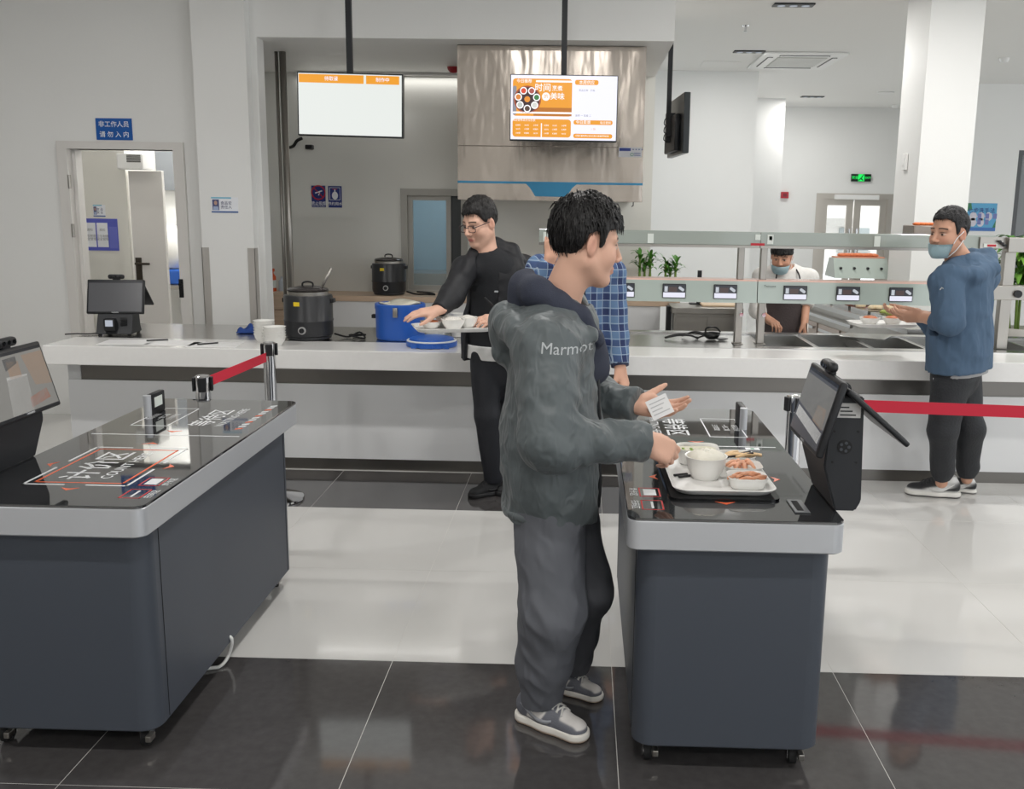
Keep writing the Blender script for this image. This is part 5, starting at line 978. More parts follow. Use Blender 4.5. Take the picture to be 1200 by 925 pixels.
# ================================================================== signed-distance modelling of people
from mathutils.bvhtree import BVHTree
def nv(v): v = np.array(v, float); return v/np.linalg.norm(v)
_rng = np.random.RandomState(3); _HT = _rng.rand(4096).astype(np.float32)
def _h(i, j, k): return _HT[(i*73 + j*1103 + k*3571) & 4095]
def vnoise(x, y, z):
    xi, yi, zi = np.floor(x).astype(np.int32), np.floor(y).astype(np.int32), np.floor(z).astype(np.int32)
    fx, fy, fz = x-xi, y-yi, z-zi; fx = fx*fx*(3-2*fx); fy = fy*fy*(3-2*fy); fz = fz*fz*(3-2*fz)
    c = lambda a, b, d: _h(xi+a, yi+b, zi+d)
    x00 = c(0, 0, 0)*(1-fx)+c(1, 0, 0)*fx; x10 = c(0, 1, 0)*(1-fx)+c(1, 1, 0)*fx; x01 = c(0, 0, 1)*(1-fx)+c(1, 0, 1)*fx; x11 = c(0, 1, 1)*(1-fx)+c(1, 1, 1)*fx
    return ((x00*(1-fy)+x10*fy)*(1-fz)+(x01*(1-fy)+x11*fy)*fz)*2-1
def ridge(x, y, z): return 1-2*np.abs(vnoise(x, y, z))
class SDF:
    def __init__(s, lo, hi, h, fine=()):
        s.ax = []
        for a in range(3):
            e = lo[a]; pts = [e]
            while e < hi[a]:
                st = h
                for f in fine:
                    if f[0][a]-0.006 <= e <= f[1][a]+0.006 and f[2] < st: st = f[2]
                e += st; pts.append(e)
            s.ax.append(np.array(pts, np.float32))
        s.d = np.full([len(a) for a in s.ax], 0.3, np.float32)
    def sl(s, lo, hi):
        r = []
        for a in range(3):
            i0 = max(0, int(np.searchsorted(s.ax[a], lo[a]))-1); i1 = min(len(s.ax[a]), int(np.searchsorted(s.ax[a], hi[a]))+1); r.append(slice(i0, max(i1, i0)))
        return tuple(r)
    def grid(s, sl): return s.ax[0][sl[0]][:, None, None], s.ax[1][sl[1]][None, :, None], s.ax[2][sl[2]][None, None, :]
    def comb(s, sl, b, k, mode):
        a = s.d[sl]
        if mode == 'sub': a = -a
        if mode in ('add', 'sub'):
            if k > 0: h = np.clip(0.5+0.5*(b-a)/k, 0, 1); r = b*(1-h)+a*h-k*h*(1-h)
            else: r = np.minimum(a, b)
            s.d[sl] = -r if mode == 'sub' else r
        elif mode == 'and': s.d[sl] = np.maximum(a, b)
    def cap(s, a, b, ra, rb=None, k=0.02, mode='add', fold=None, flat=None):
        a = np.array(a, float); b = np.array(b, float); rb = ra if rb is None else rb; m = max(ra, rb)+k+0.03+(abs(fold[0]) if fold else 0)
        sl = s.sl(np.minimum(a, b)-m, np.maximum(a, b)+m); x, y, z = s.grid(sl)
        if x.size == 0 or y.size == 0 or z.size == 0: return
        v = b-a; L2 = max(1e-9, v@v); px, py, pz = x-a[0], y-a[1], z-a[2]
        t = np.clip((px*v[0]+py*v[1]+pz*v[2])/L2, 0, 1); qx, qy, qz = px-t*v[0], py-t*v[1], pz-t*v[2]
        if flat is not None:        # flatten along direction flat[0] by factor flat[1]
            n, f = nv(flat[0]), flat[1]; dn = qx*n[0]+qy*n[1]+qz*n[2]; e = (1/f-1)*dn; qx, qy, qz = qx+e*n[0], qy+e*n[1], qz+e*n[2]
        d = np.sqrt(qx*qx+qy*qy+qz*qz)-(ra+(rb-ra)*t)
        if flat is not None: d = d*min(1, flat[1])*0.5+d*0.5
        if fold:
            amp, wl = fold[:2]; sd = fold[2] if len(fold) > 2 else 0; L = math.sqrt(L2); al = (t*L/wl).astype(np.float32); c = 0.45/wl
            d = d-amp*vnoise(al+0.6*vnoise(x*7+sd, y*7, z*7), qx*c+sd*3.1, (qy+qz)*c+5.3)
        s.comb(sl, d.astype(np.float32), k, mode)
    def chain(s, pts, rs, k=0.02, fold=None, flat=None):
        for i in range(len(pts)-1): s.cap(pts[i], pts[i+1], rs[i], rs[i+1], k, fold=fold, flat=flat)
    def ell(s, c, r, R=None, k=0.02, mode='add'):
        c = np.array(c, float); R = np.eye(3) if R is None else np.array(R); m = max(r)+k+0.02; sl = s.sl(c-m, c+m); x, y, z = s.grid(sl)
        if x.size == 0 or y.size == 0 or z.size == 0: return
        px, py, pz = x-c[0], y-c[1], z-c[2]; l = [R[i][0]*px+R[i][1]*py+R[i][2]*pz for i in range(3)]
        k0 = np.sqrt(sum((l[i]/r[i])**2 for i in range(3))); k1 = np.sqrt(sum((l[i]/r[i]**2)**2 for i in range(3)))+1e-6
        s.comb(sl, (k0*(k0-1)/k1).astype(np.float32), k, mode)
    def cutfn(s, fn, lo, hi):
        sl = s.sl(lo, hi); x, y, z = s.grid(sl); s.d[sl] = np.maximum(s.d[sl], -fn(x, y, z).astype(np.float32))
    def opening(s, c, f, w0, w1, z0, z1):      # open front: half width w0 at z0 to w1 at z1
        l = np.array([-f[1], f[0], 0])
        s.cutfn(lambda x, y, z: np.maximum(np.abs((x-c[0])*l[0]+(y-c[1])*l[1])-(w0+(w1-w0)*np.clip((z-z0)/(z1-z0), 0, 1)), 0.03-((x-c[0])*f[0]+(y-c[1])*f[1])), np.array([c[0]-0.4, c[1]-0.4, z0-0.2]), np.array([c[0]+0.4, c[1]+0.4, z1+0.2]))
    def plane(s, p, n, keep=-1, lo=None, hi=None):     # keep the side where (x-p).n * keep > 0
        n = nv(n); sl = s.sl(lo, hi) if lo is not None else tuple(slice(0, len(a)) for a in s.ax); x, y, z = s.grid(sl)
        d = ((x-p[0])*n[0]+(y-p[1])*n[1]+(z-p[2])*n[2])*(-keep); s.d[sl] = np.maximum(s.d[sl], d.astype(np.float32))
    def warp(s, fn, band=0.03):
        m = np.abs(s.d) < band; i, j, k = np.nonzero(m); s.d[m] += fn(s.ax[0][i], s.ax[1][j], s.ax[2][k]).astype(np.float32)
    def mesh(s, smooth=1):
        d = s.d; ins = d < 0; n = ins.shape
        cs = ins[:-1, :-1, :-1].astype(np.int8)
        for a in (0, 1):
            for b in (0, 1):
                for c in (0, 1):
                    if a+b+c: cs = cs+ins[a:n[0]-1+a, b:n[1]-1+b, c:n[2]-1+c]
        act = (cs > 0) & (cs < 8); I, J, K = np.nonzero(act); N_ = len(I); idx = np.full(act.shape, -1, np.int32); idx[I, J, K] = np.arange(N_)
        co = {(a, b, c): d[I+a, J+b, K+c] for a in (0, 1) for b in (0, 1) for c in (0, 1)}
        acc = np.zeros((N_, 3)); cnt = np.zeros(N_)
        for ax_ in range(3):
            for u in (0, 1):
                for v in (0, 1):
                    p = [u, v]; p.insert(ax_, 0); q = [u, v]; q.insert(ax_, 1); d0, d1 = co[tuple(p)], co[tuple(q)]; m = (d0 < 0) != (d1 < 0)
                    t = np.where(m, d0/np.where(m, d0-d1, 1), 0)
                    for a in range(3): acc[:, a] += np.where(m, (p[a]+(t if a == ax_ else 0)), 0)
                    cnt += m
        f = acc/cnt[:, None]; P = np.empty((N_, 3))
        for a, id_ in enumerate((I, J, K)): A = s.ax[a]; P[:, a] = A[id_]+f[:, a]*(A[id_+1]-A[id_])
        Q = []
        for ax_ in range(3):
            o = [slice(1, -1)]*3; o[ax_] = slice(0, n[ax_]-1); o2 = list(o); o2[ax_] = slice(1, n[ax_])
            s0 = ins[tuple(o)]; s1 = ins[tuple(o2)]; m = s0 != s1; i = np.nonzero(m); fl = s0[m]; g = [i[0]+(1 if ax_ != 0 else 0), i[1]+(1 if ax_ != 1 else 0), i[2]+(1 if ax_ != 2 else 0)]
            b, c = [(1, 2), (2, 0), (0, 1)][ax_]; q = []
            for (u, v) in ((1, 1), (0, 1), (0, 0), (1, 0)):
                h = [g[0].copy(), g[1].copy(), g[2].copy()]; h[b] -= u; h[c] -= v; q.append(idx[h[0], h[1], h[2]])
            q = np.stack(q, 1); q[~fl] = q[~fl][:, ::-1]; Q.append(q)
        Q = np.concatenate(Q); Q = Q[(Q >= 0).all(1)]
        for _ in range(smooth):
            s_ = np.zeros_like(P); c_ = np.zeros(N_)
            for a, b in ((0, 1), (1, 2), (2, 3), (3, 0)):
                for x, y in ((a, b), (b, a)):
                    for ch in range(3): s_[:, ch] += np.bincount(Q[:, x], P[Q[:, y], ch], N_)
                    c_ += np.bincount(Q[:, x], minlength=N_)
            P = 0.5*P+0.5*s_/np.maximum(c_, 1)[:, None]
        return P, Q
def wbase(p):
    b = Vector((0, 0, 0))
    while p is not None: b += ORG.get(p, Vector((0, 0, 0))); p = p.parent
    return b
def np_mesh(name, P, Q, m, parent, col=None, smooth=True):
    base = np.array(wbase(parent))
    me = bpy.data.meshes.new(name); me.vertices.add(len(P)); me.vertices.foreach_set('co', (P-base).astype(np.float32).ravel())
    me.loops.add(Q.size); me.loops.foreach_set('vertex_index', Q.astype(np.int32).ravel()); me.polygons.add(len(Q)); me.polygons.foreach_set('loop_start', np.arange(0, Q.size, 4, dtype=np.int32))
    me.update(calc_edges=True); me.validate()
    if col is not None: at = me.attributes.new('Col', 'FLOAT_COLOR', 'POINT'); at.data.foreach_set('color', np.concatenate([col, np.ones((len(col), 1))], 1).astype(np.float32).ravel())
    if smooth: me.shade_smooth()
    for x in (m if isinstance(m, (list, tuple)) else [m]): me.materials.append(x)
    o = bpy.data.objects.new(name, me); return link(o, parent)
def lin(*c): return np.array(rgb(*c)[:3])
class Head:
    """local frame: x forward, y left, z up, origin at the skull's centre on ear level"""
    def __init__(s, c, fwd, up=(0, 0, 1), sc=1.0):
        s.c = np.array(c, float); s.f = nv(fwd); u = np.array(up, float); s.l = nv(np.cross(u, s.f)); s.u = np.cross(s.f, s.l); s.R = np.array([s.f, s.l, s.u]); s.s = sc
    def w(s, x, y, z): return s.c+s.s*(x*s.f+y*s.l+z*s.u)
    def loc(s, P): return (P-s.c)@s.R.T/s.s
    def sdf(s, F, full=0.0):
        k = s.s; w = s.w; R = s.R
        F.ell(w(-0.014, 0, 0.035), (0.094*k, 0.074*k, 0.083*k), R, 0.01)
        F.ell(w(0.026, 0, -0.03), ((0.064)*k, (0.06+full)*k, 0.086*k), R, 0.03)
        for q in (-1, 1):
            F.cap(w(-0.005, q*0.05, -0.055), w(0.06, q*0.018, -0.1), 0.022*k, 0.017*k, 0.03)
            F.ell(w(0.05, q*0.038, -0.03), (0.028*k, 0.026*k, 0.03*k), R, 0.025)
            F.cap(w(0.074, q*0.018, 0.024), w(0.062, q*0.046, 0.024), 0.012*k, 0.011*k, 0.015)
        F.ell(w(0.064, 0, -0.1), (0.024*k, 0.024*k, 0.017*k), R, 0.02)
        for q in (-1, 1): F.ell(w(0.098, q*0.031, 0.002), (0.019*k, 0.02*k, 0.012*k), R, 0.014, 'sub')
        F.cap(w(0.086, 0, 0.012), w(0.108, 0, -0.028), 0.008*k, 0.0105*k, 0.012)
        for q in (-1, 1): F.ell(w(0.096, q*0.012, -0.034), (0.011*k, 0.008*k, 0.008*k), R, 0.006)
        for q in (-1, 1): F.ell(w(0.071, q*0.0315, 0.001), (0.0135*k,)*3, R, 0.003)
        F.cap(w(0.086, -0.016, -0.062), w(0.086, 0.016, -0.062), 0.0065*k, k=0.008); F.cap(w(0.086, -0.013, -0.071), w(0.086, 0.013, -0.071), 0.007*k, k=0.008)
        F.ell(w(0.094, 0, -0.0665), (0.01*k, 0.022*k, 0.0016*k), R, 0.004, 'sub')
        for q in (-1, 1):
            A = s.l*q; e = nv(np.array(s.f)*0.35+A*0.94); fr = nv(np.cross(s.u, e)); Re = np.array([fr, e, s.u])
            F.ell(w(-0.012, q*0.077, -0.006), (0.019*k, 0.008*k, 0.033*k), Re, 0.006)
            F.ell(w(-0.004, q*0.086, -0.004), (0.0095*k, 0.007*k, 0.018*k), Re, 0.005, 'sub')
    def color(s, P, skin, lips=(186, 112, 104), brow=(30, 26, 26), eyes=True, shade=None):
        L = s.loc(P); x, y, z = L.T; col = np.tile(lin(*skin), (len(P), 1)); near = (np.abs(x) < 0.14) & (np.abs(z) < 0.14) & (np.abs(y) < 0.1)
        n = vnoise(P[:, 0]*40, P[:, 1]*40, P[:, 2]*40)*0.04; col *= (1+n)[:, None]
        def mix(m, c): 
            m = np.clip(m, 0, 1)[:, None]*near[:, None]; col[:] = col*(1-m)+lin(*c)*m
        ay = np.abs(y)
        mix(1.2*np.exp(-((z+0.067)/0.0085)**2-((ay)/0.021)**4)*(x > 0.06), lips)
        mix(0.35*np.exp(-((z+0.03)/0.02)**2-((ay-0.04)/0.02)**2)*(x > 0.03), (216, 150, 130))
        mix(0.5*(np.exp(-((x+0.01)/0.02)**2-((z+0.006)/0.035)**2)*(ay > 0.07)), (206, 140, 120))
        bz = 0.026+0.004*np.sin(ay*60); mix(1.0*np.exp(-((z-bz)/0.0036)**4)*((ay > 0.012) & (ay < 0.054) & (x > 0.04)), brow)
        if eyes:
            r2 = ((ay-0.0315)/0.0135)**2+((z-0.0)/0.0042)**2; mix(1.3*np.exp(-r2**2)*(x > 0.06), (188, 176, 166)); mix(1.8*np.exp(-((ay-0.0315)/0.006)**4-((z-0.0)/0.0045)**4)*(x > 0.06), (30, 22, 18)); mix(1.2*np.exp(-((z-0.0075-0.002*np.cos((ay-0.0315)*90))/0.0022)**2-((ay-0.0315)/0.016)**4)*(x > 0.055), (30, 24, 22))
        return col
HAIR = mat('black_hair', (24, 22, 22), 0.48, bump=(120, 0.5), stretch=(1, 1, 0.2), spec=0.5)
def hair(H, parent, hl, thick=0.016, top=0.02, spikes=700, spike_len=0.03, seed=1, name='hair', m=None, h=0.004, wid=0.0026, fringe=0.3, part=(0.03, 0.0)):
    k = H.s; ext = 0.16; F = SDF(H.c-ext, H.c+ext, h)
    F.ell(H.w(-0.014, 0, 0.036+top*0.35), ((0.094+thick)*k, (0.074+thick*0.85)*k, (0.083+top)*k), H.R, 0.01)
    xs, zs = zip(*hl)
    def cut(x, y, z):
        L = H.loc(np.stack([x, y, z], 1)); hz = np.interp(L[:, 0], xs, zs)
        return np.where(True, np.maximum(0, 0), 0)
    X, Y, Z_ = F.grid(tuple(slice(0, len(a)) for a in F.ax)); px, py, pz = X-H.c[0], Y-H.c[1], Z_-H.c[2]
    lx = (H.f[0]*px+H.f[1]*py+H.f[2]*pz)/k; ly = (H.l[0]*px+H.l[1]*py+H.l[2]*pz)/k; lz = (H.u[0]*px+H.u[1]*py+H.u[2]*pz)/k
    hz = np.interp(lx, xs, zs)+0.008*vnoise(lx*60+seed, ly*60, lz*0+0.5)
    F.d = np.maximum(F.d, ((hz-lz)*0.8*k).astype(np.float32))
    F.warp(lambda x, y, z: -0.004*ridge(x*45+seed, y*45, z*20)-0.0015*vnoise(x*160, y*160, z*50), 0.02)
    P, Q = F.mesh(1)
    rs = np.random.RandomState(seed); VP = [P]; VQ = [Q]; off = len(P); crown = np.array([-0.045, 0.01, 0.12])
    sv = []; sq = []
    for _ in range(spikes):
        u = rs.randn(3); u /= np.linalg.norm(u); L = u*np.array([0.094+thick, 0.074+thick*0.85, 0.083+top])*0.985+np.array([-0.014, 0, 0.036+top*0.35])
        hz_ = np.interp(L[0], xs, zs)
        if L[2] < hz_+0.004: continue
        nrm = nv(u/np.array([0.094, 0.074, 0.083])); g = L-crown; g = g-nrm*(g@nrm)
        if np.linalg.norm(g) < 1e-3: continue
        g = nv(g); fr = 1 if (L[0] > 0.03 and L[2] < 0.11) else 0
        l = spike_len*(0.6+0.8*rs.rand()); lift = (0.04+0.2*rs.rand())*(1-0.3*fr)*(1.6 if L[2] > 0.1 else 0.7); dirv = nv(g+nrm*lift+0.13*rs.randn(3)+np.array([fringe*0.5*fr, 0, -0.2*fr])); 
        tipz = (L+dirv*l)[2]; tx = (L+dirv*l)[0]
        if tipz < np.interp(tx, xs, zs)-(0.012 if fr else 0.003): continue
        sd = nv(np.cross(dirv, nrm)); w_ = wid*(0.7+0.6*rs.rand())
        p0 = L-nrm*0.004; p1 = L+dirv*l*0.55; p2 = L+dirv*l+np.array([0, 0, -0.25*l*(1-lift)])-nrm*l*0.25
        i0 = len(sv); 
        for p, ww in ((p0, w_), (p1, w_*0.8), (p2, w_*0.12)):
            for o in (sd*ww, -sd*ww*0.6+nrm*ww*0.9): sv.append(H.c+k*((p+o)@H.R))
            sv.append(H.c+k*((p-sd*ww*0.6-nrm*ww*0.6)@H.R))
        for r_ in (0, 3):
            for a in range(3): b = (a+1) % 3; sq.append((i0+r_+a, i0+r_+b, i0+r_+3+b, i0+r_+3+a))
    if sv: VP.append(np.array(sv)); VQ.append(np.array(sq)+off)
    return np_mesh(name, np.concatenate(VP), np.concatenate(VQ), m or HAIR, parent)
def hand(F, W, a, n, left, curl=((0.3, 0.4, 0.3),)*4, spread=0.06, thumb=(0.75, 0.65, -0.15), tcurl=0.3, s=1.0, k=0.008):
    a = nv(a); n = np.array(n, float); n = nv(n-a*(n@a)); t = np.cross(a, n) if left else np.cross(n, a); W = np.array(W, float); R = np.array([a, t, n])
    w = lambda x, y, z: W+s*(x*a+y*t+z*n)
    F.cap(w(-0.03, 0, 0), w(0.012, 0, 0), 0.026*s, 0.025*s, 0.02, flat=(n, 0.75))
    ys = (0.029, 0.0095, -0.0105, -0.029); xs = (0.086, 0.09, 0.086, 0.078); ls = (0.95, 1.05, 0.98, 0.78)
    for y, x in zip(ys, xs): F.cap(w(0.01, y*0.75, 0), w(x, y, 0.002), 0.0155*s, 0.0125*s, 0.014)
    F.cap(w(0.02, 0.018, -0.008), w(0.05, 0.03, -0.01), 0.017*s, 0.015*s, 0.014); F.cap(w(0.02, -0.02, -0.008), w(0.06, -0.024, -0.008), 0.016*s, 0.013*s, 0.014)
    tips = []
    for i in range(4):
        p = np.array([xs[i], ys[i], 0.002]); ang = 0.0; sp = spread*(1.5-i); r = 0.0095 if i < 3 else 0.0085
        for j, L in enumerate((0.044, 0.026, 0.021)):
            ang += curl[i][j]; q = p+L*ls[i]*np.array([math.cos(ang)*math.cos(sp), math.cos(ang)*math.sin(sp), -math.sin(ang)]); F.cap(w(*p), w(*q), r*s, (r-0.0008)*s, 0.003 if j else k*0.8); p = q; r -= 0.0008
        tips.append(w(*p))
    p = np.array([0.022, 0.03, -0.008]); dv = nv(thumb); r = 0.0145
    for j, L in enumerate((0.038, 0.032, 0.026)):
        q = p+L*dv; F.cap(w(*p), w(*q), r*s, (r-0.0025)*s, 0.008 if j == 0 else 0.003); p = q; r -= 0.002; dv = nv(dv+np.array([tcurl*0.8, -tcurl, -0.1*tcurl]))
    tips.append(w(*p)); return tips
def shoe(parent, heel, toe, cols, kind='low', sc=1.0):
    """upper, sole and laces; heel/toe are ground points"""
    heel = np.array(heel, float); toe = np.array(toe, float); f = nv(toe-heel); l = np.cross((0, 0, 1), f); Ls = np.linalg.norm(toe-heel); u = Ls/0.285
    w = lambda x, y, z: heel+u*(x*f+y*l)+np.array([0, 0, z*u])
    R = np.array([f, l, (0, 0, 1)])
    mid = w(0.14, 0, 0.06); F = SDF(mid-np.array([0.2, 0.2, 0.07])*u, mid+np.array([0.2, 0.2, 0.1])*u, 0.003)
    F.cap(w(0.045, 0, 0.055), w(0.12, 0, 0.05), 0.042*u, 0.042*u, 0.02); F.cap(w(0.12, 0, 0.045), w(0.235, -0.004, 0.03), 0.043*u, 0.04*u, 0.03, flat=((0, 0, 1), 0.85)); F.cap(w(0.05, 0, 0.07), w(0.06, 0, 0.1), 0.038*u, 0.037*u, 0.02); F.cap(w(0.1, 0, 0.085), w(0.17, 0, 0.058), 0.026*u, 0.028*u, 0.02)
    F.plane(w(0, 0, 0.022), (0, 0, 1), 1); F.ell(w(0.062, 0, 0.122), (0.034*u, 0.028*u, 0.025*u), R, 0.006, 'sub')
    P, Q = F.mesh(1); L = (P-heel)@R.T/u; x, y, z = L.T; ay = np.abs(y)
    col = np.tile(lin(*cols[0]), (len(P), 1))
    def mix(m, c): m = np.clip(m, 0, 1)[:, None]; col[:] = col*(1-m)+lin(*c)*m
    sm = lambda v, wd: 1/(1+np.exp(-v/wd))
    if kind == 'low':     # contrast panels: toe box and side quarter
        mix(sm(0.02-np.abs(z-0.056), 0.0008)*sm(0.03-np.abs(x-0.1-0.5*(z-0.05)), 0.001)*sm(ay-0.028, 0.001), cols[1]); mix(sm(x-0.19, 0.001)*sm(z-0.042-0.25*np.maximum(0, 0.24-x), 0.0008)*sm(0.034-ay, 0.001), cols[1])
    else:
        mix(sm(z-0.07+0.2*(x-0.1), 0.004)*sm(0.09-x, 0.004), cols[1]); mix(sm(0.012-np.abs(z-0.05-0.25*(0.13-x)), 0.002)*sm(0.07-np.abs(x-0.12), 0.01), cols[1]); mix(sm(0.008-np.abs(z-0.03), 0.002), cols[1])
    up_P, up_Q = P, Q
    up = np_mesh('shoe', P, Q, mat('shoe_upper_'+str(cols[0]), cols[0], 0.6, attr='Col', bump=(250, 0.2)), parent, col)
    F = SDF(mid-np.array([0.2, 0.2, 0.07])*u, mid+np.array([0.2, 0.2, 0.0])*u, 0.004)
    F.cap(w(0.042, 0, 0.014), w(0.13, 0, 0.014), 0.046*u, 0.044*u, 0.01); F.cap(w(0.13, 0, 0.014), w(0.236, -0.004, 0.016), 0.044*u, 0.047*u, 0.03)
    F.plane(w(0, 0, 0.002), (0, 0, 1), 1); F.plane(w(0, 0, 0.03), (0, 0, 1), -1); P, Q = F.mesh(1)
    P[:, 2] = np.maximum(P[:, 2], 0.0015)
    L = (P-heel)@R.T/u; col = np.tile(lin(*cols[2]), (len(P), 1)); m_ = sm(0.009-L[:, 2], 0.001)[:, None]; col = col*(1-m_)+lin(*cols[3])*m_
    np_mesh('sole', P, Q, mat('shoe_sole', (225, 222, 216), 0.5, attr='Col'), up, col)
    bvt = BVHTree.FromPolygons([Vector(p) for p in up_P], [tuple(q) for q in up_Q.tolist()])
    def drop(x_, y_):
        hit = bvt.ray_cast(Vector(w(x_, y_, 0.2)), Vector((0, 0, -1))); return (hit[0] if hit[0] else Vector(w(x_, y_, 0.09)))+Vector((0, 0, 0.002))
    def side(x_, z_, sgn):
        hit = bvt.ray_cast(Vector(w(x_, sgn*0.12, z_)), Vector(-l*sgn)); return (hit[0] if hit[0] else Vector(w(x_, sgn*0.043, z_)))+Vector(l)*sgn*0.0008
    for i in range(6):
        x0 = 0.098+0.017*i
        for sg in (-1, 1):
            bm = N(); tube(bm, spline([drop(x0+0.012*sg*yy/0.03, yy) for yy in (-0.027, -0.013, 0, 0.013, 0.027)], 3), 0.0034*u, 6); obj('lace', bm, mat('lace_'+str(cols[4]), cols[4], 0.7), up, True, True)
    for sgn in (-1, 1):                              # curved side stroke
        rows_ = []
        for tt in np.linspace(0, 1, 10):
            x0 = 0.165-0.125*tt; zc = 0.05-0.028*math.sin(tt*2.2)*(1-tt)+0.028*tt*tt; wd = 0.011*math.sin(math.pi*min(1, 0.12+tt*0.75))*(1-tt**3)+0.0006
            a_, b_, c_ = side(x0, zc-wd, sgn), side(x0, zc, sgn), side(x0, zc+wd, sgn); rows_.append([a_, b_+Vector(l)*sgn*0.0012, c_, b_-Vector(l)*sgn*0.004])
        bm = N(); loft(bm, rows_); obj('side_stroke', bm, mat('stroke_'+str(cols[5]), cols[5], 0.5), up, True, True)
    return up
SKIN = mat('skin', (220, 170, 145), 0.5, attr='Col', bump=(300, 0.05), spec=0.35)
def pt(x, y, Y): return np.array(onY(x, y, Y))
def bounds(pts, m): p = np.array(pts); return p.min(0)-m, p.max(0)+m
# ================================================================== person at the table (grey jacket)
def person_a():
    base = (-0.04, 2.92, 0.0); r = thing('person', 'person in a dark grey windbreaker and grey trousers holding a small white card', 'person', base)
    Hd = Head(pt(688, 285, 2.92), (0.92, 0.33, -0.17), (0.12, 0.05, 1), 1.03); SKC = (214, 170, 148)
    neck = pt(648, 372, 2.93); chest = np.array([-0.075, 2.93, 1.16]); pel = np.array([-0.085, 2.93, 0.9])
    sR, sL = pt(640, 408, 2.75), np.array([-0.065, 3.12, 1.30]); eR = pt(643, 518, 2.64); wR = pt(752, 517, 2.75); eL = np.array([0.0, 3.19, 1.02]); wL = pt(742, 474, 3.08)
    hR, hL = np.array([-0.09, 2.85, 0.88]), np.array([-0.06, 3.01, 0.88]); kR, kL = pt(648, 715, 2.77), pt(684, 690, 2.99); aR, aL = pt(632, 826, 2.85), pt(668, 790, 3.08)
    # ---- body
    F = SDF((-0.36, 2.5, 0.04), (0.42, 3.32, 1.76), 0.008, [(Hd.c-0.13, Hd.c+0.13, 0.003), (wR-0.02, wR+np.array([0.15, 0.12, 0.05]), 0.004), (wL-0.02, wL+np.array([0.15, 0.05, 0.08]), 0.004)])
    Hd.sdf(F)
    F.cap(Hd.w(-0.02, 0, -0.05), neck, 0.056, 0.062, 0.03); F.cap(neck, chest, 0.07, 0.1, 0.05); F.cap(chest, pel, 0.1, 0.1, 0.05)
    for a, b, c in ((sR, eR, wR), (sL, eL, wL)): F.cap(neck*0.6+chest*0.4, a, 0.05, 0.045, 0.03); F.chain([a, b, c], [0.045, 0.036, 0.027], 0.02)
    for a, b, c in ((hR, kR, aR), (hL, kL, aL)): F.cap(pel, a, 0.08, 0.07, 0.03); F.chain([a, b, c], [0.07, 0.048, 0.034], 0.02)
    hand(F, wR+np.array([0.012, 0.01, -0.005]), (0.86, 0.25, -0.42), (0.25, -0.78, 0.55), False, ((0.5, 0.7, 0.5), (0.7, 0.8, 0.5), (0.85, 0.8, 0.5), (0.95, 0.8, 0.5)), 0.03, (0.85, 0.4, -0.35), 0.15)
    hand(F, wL+np.array([0.012, -0.005, 0]), (0.97, -0.12, -0.1), (0.05, 0.6, -0.8), True, ((0.25, 0.3, 0.2), (0.3, 0.35, 0.3), (0.35, 0.35, 0.3), (0.4, 0.4, 0.3)), 0.05, (0.62, 0.75, 0.05), 0.0)
    P, Q = F.mesh(1); np_mesh('body', P, Q, SKIN, r, Hd.color(P, SKC))
    hair(Hd, r, [(-0.12, -0.04), (-0.085, -0.05), (-0.05, -0.044), (-0.036, -0.01), (-0.026, 0.03), (0.008, 0.034), (0.014, -0.004), (0.026, 0.0), (0.034, 0.045), (0.06, 0.066), (0.13, 0.06)], 0.012, 0.02, 3200, 0.034, 4, h=0.003, fringe=0.9, wid=0.0032)
    # ---- windbreaker
    J = SDF((-0.40, 2.46, 0.64), (0.30, 3.36, 1.52), 0.0045)
    tp = np.array([-0.075, 2.93, 1.27]); cR = 0.155
    J.cap((-0.078, 2.93, 1.22), (-0.085, 2.93, 0.92), 0.185, 0.20, 0.05, flat=((1, 0.05, 0), 0.72), fold=(0.008, 0.09, 1)); J.cap((-0.085, 2.93, 0.95), (-0.09, 2.93, 0.60), 0.205, 0.207, 0.04, flat=((1, 0.05, 0), 0.74), fold=(0.01, 0.07, 2))
    for s_, e_, w_, sd in ((sR, eR, wR, 3), (sL, eL, wL, 7)):
        J.cap(tp+np.array([0, 0, 0.01]), s_, 0.1, 0.085, 0.05); J.cap(s_, e_, 0.088, 0.078, 0.035, fold=(0.010, 0.05, sd)); J.cap(e_, w_, 0.078, 0.052, 0.03, fold=(0.009, 0.038, sd+2)); J.cap(w_-0.05*nv(w_-e_), w_+0.006*nv(w_-e_), 0.05, 0.045, 0.012)
        J.plane(w_+0.012*nv(w_-e_), nv(w_-e_), -1, w_-0.07, w_+0.09)
    # jacket hood lying on the back and shoulders
    J.chain([pt(690, 392, 2.80), pt(650, 398, 2.76), pt(612, 388, 2.80), pt(598, 378, 2.92), pt(606, 378, 3.04), pt(645, 392, 3.10), pt(688, 392, 3.06)], [0.02, 0.032, 0.042, 0.05, 0.042, 0.034, 0.02], 0.03, fold=(0.008, 0.06, 5)); J.cap(pt(602, 385, 2.93), pt(592, 412, 2.93), 0.058, 0.04, 0.04, fold=(0.006, 0.05, 4))
    J.cap(neck+np.array([0.01, 0, -0.04]), neck+np.array([0.05, 0, 0.25]), 0.085, 0.13, 0.015, 'sub')
    J.plane((0, 0, 0.695), (0, 0, 1), 1)
    J.warp(lambda x, y, z: -0.006*ridge(x*9+z*4, y*9, z*7-x*3)-0.0048*ridge(x*20+2*z, y*17+z*9, z*13+x*8)-0.0009*ridge(x*50, y*45, z*34+x*20), 0.03)
    P, Q = J.mesh(1)
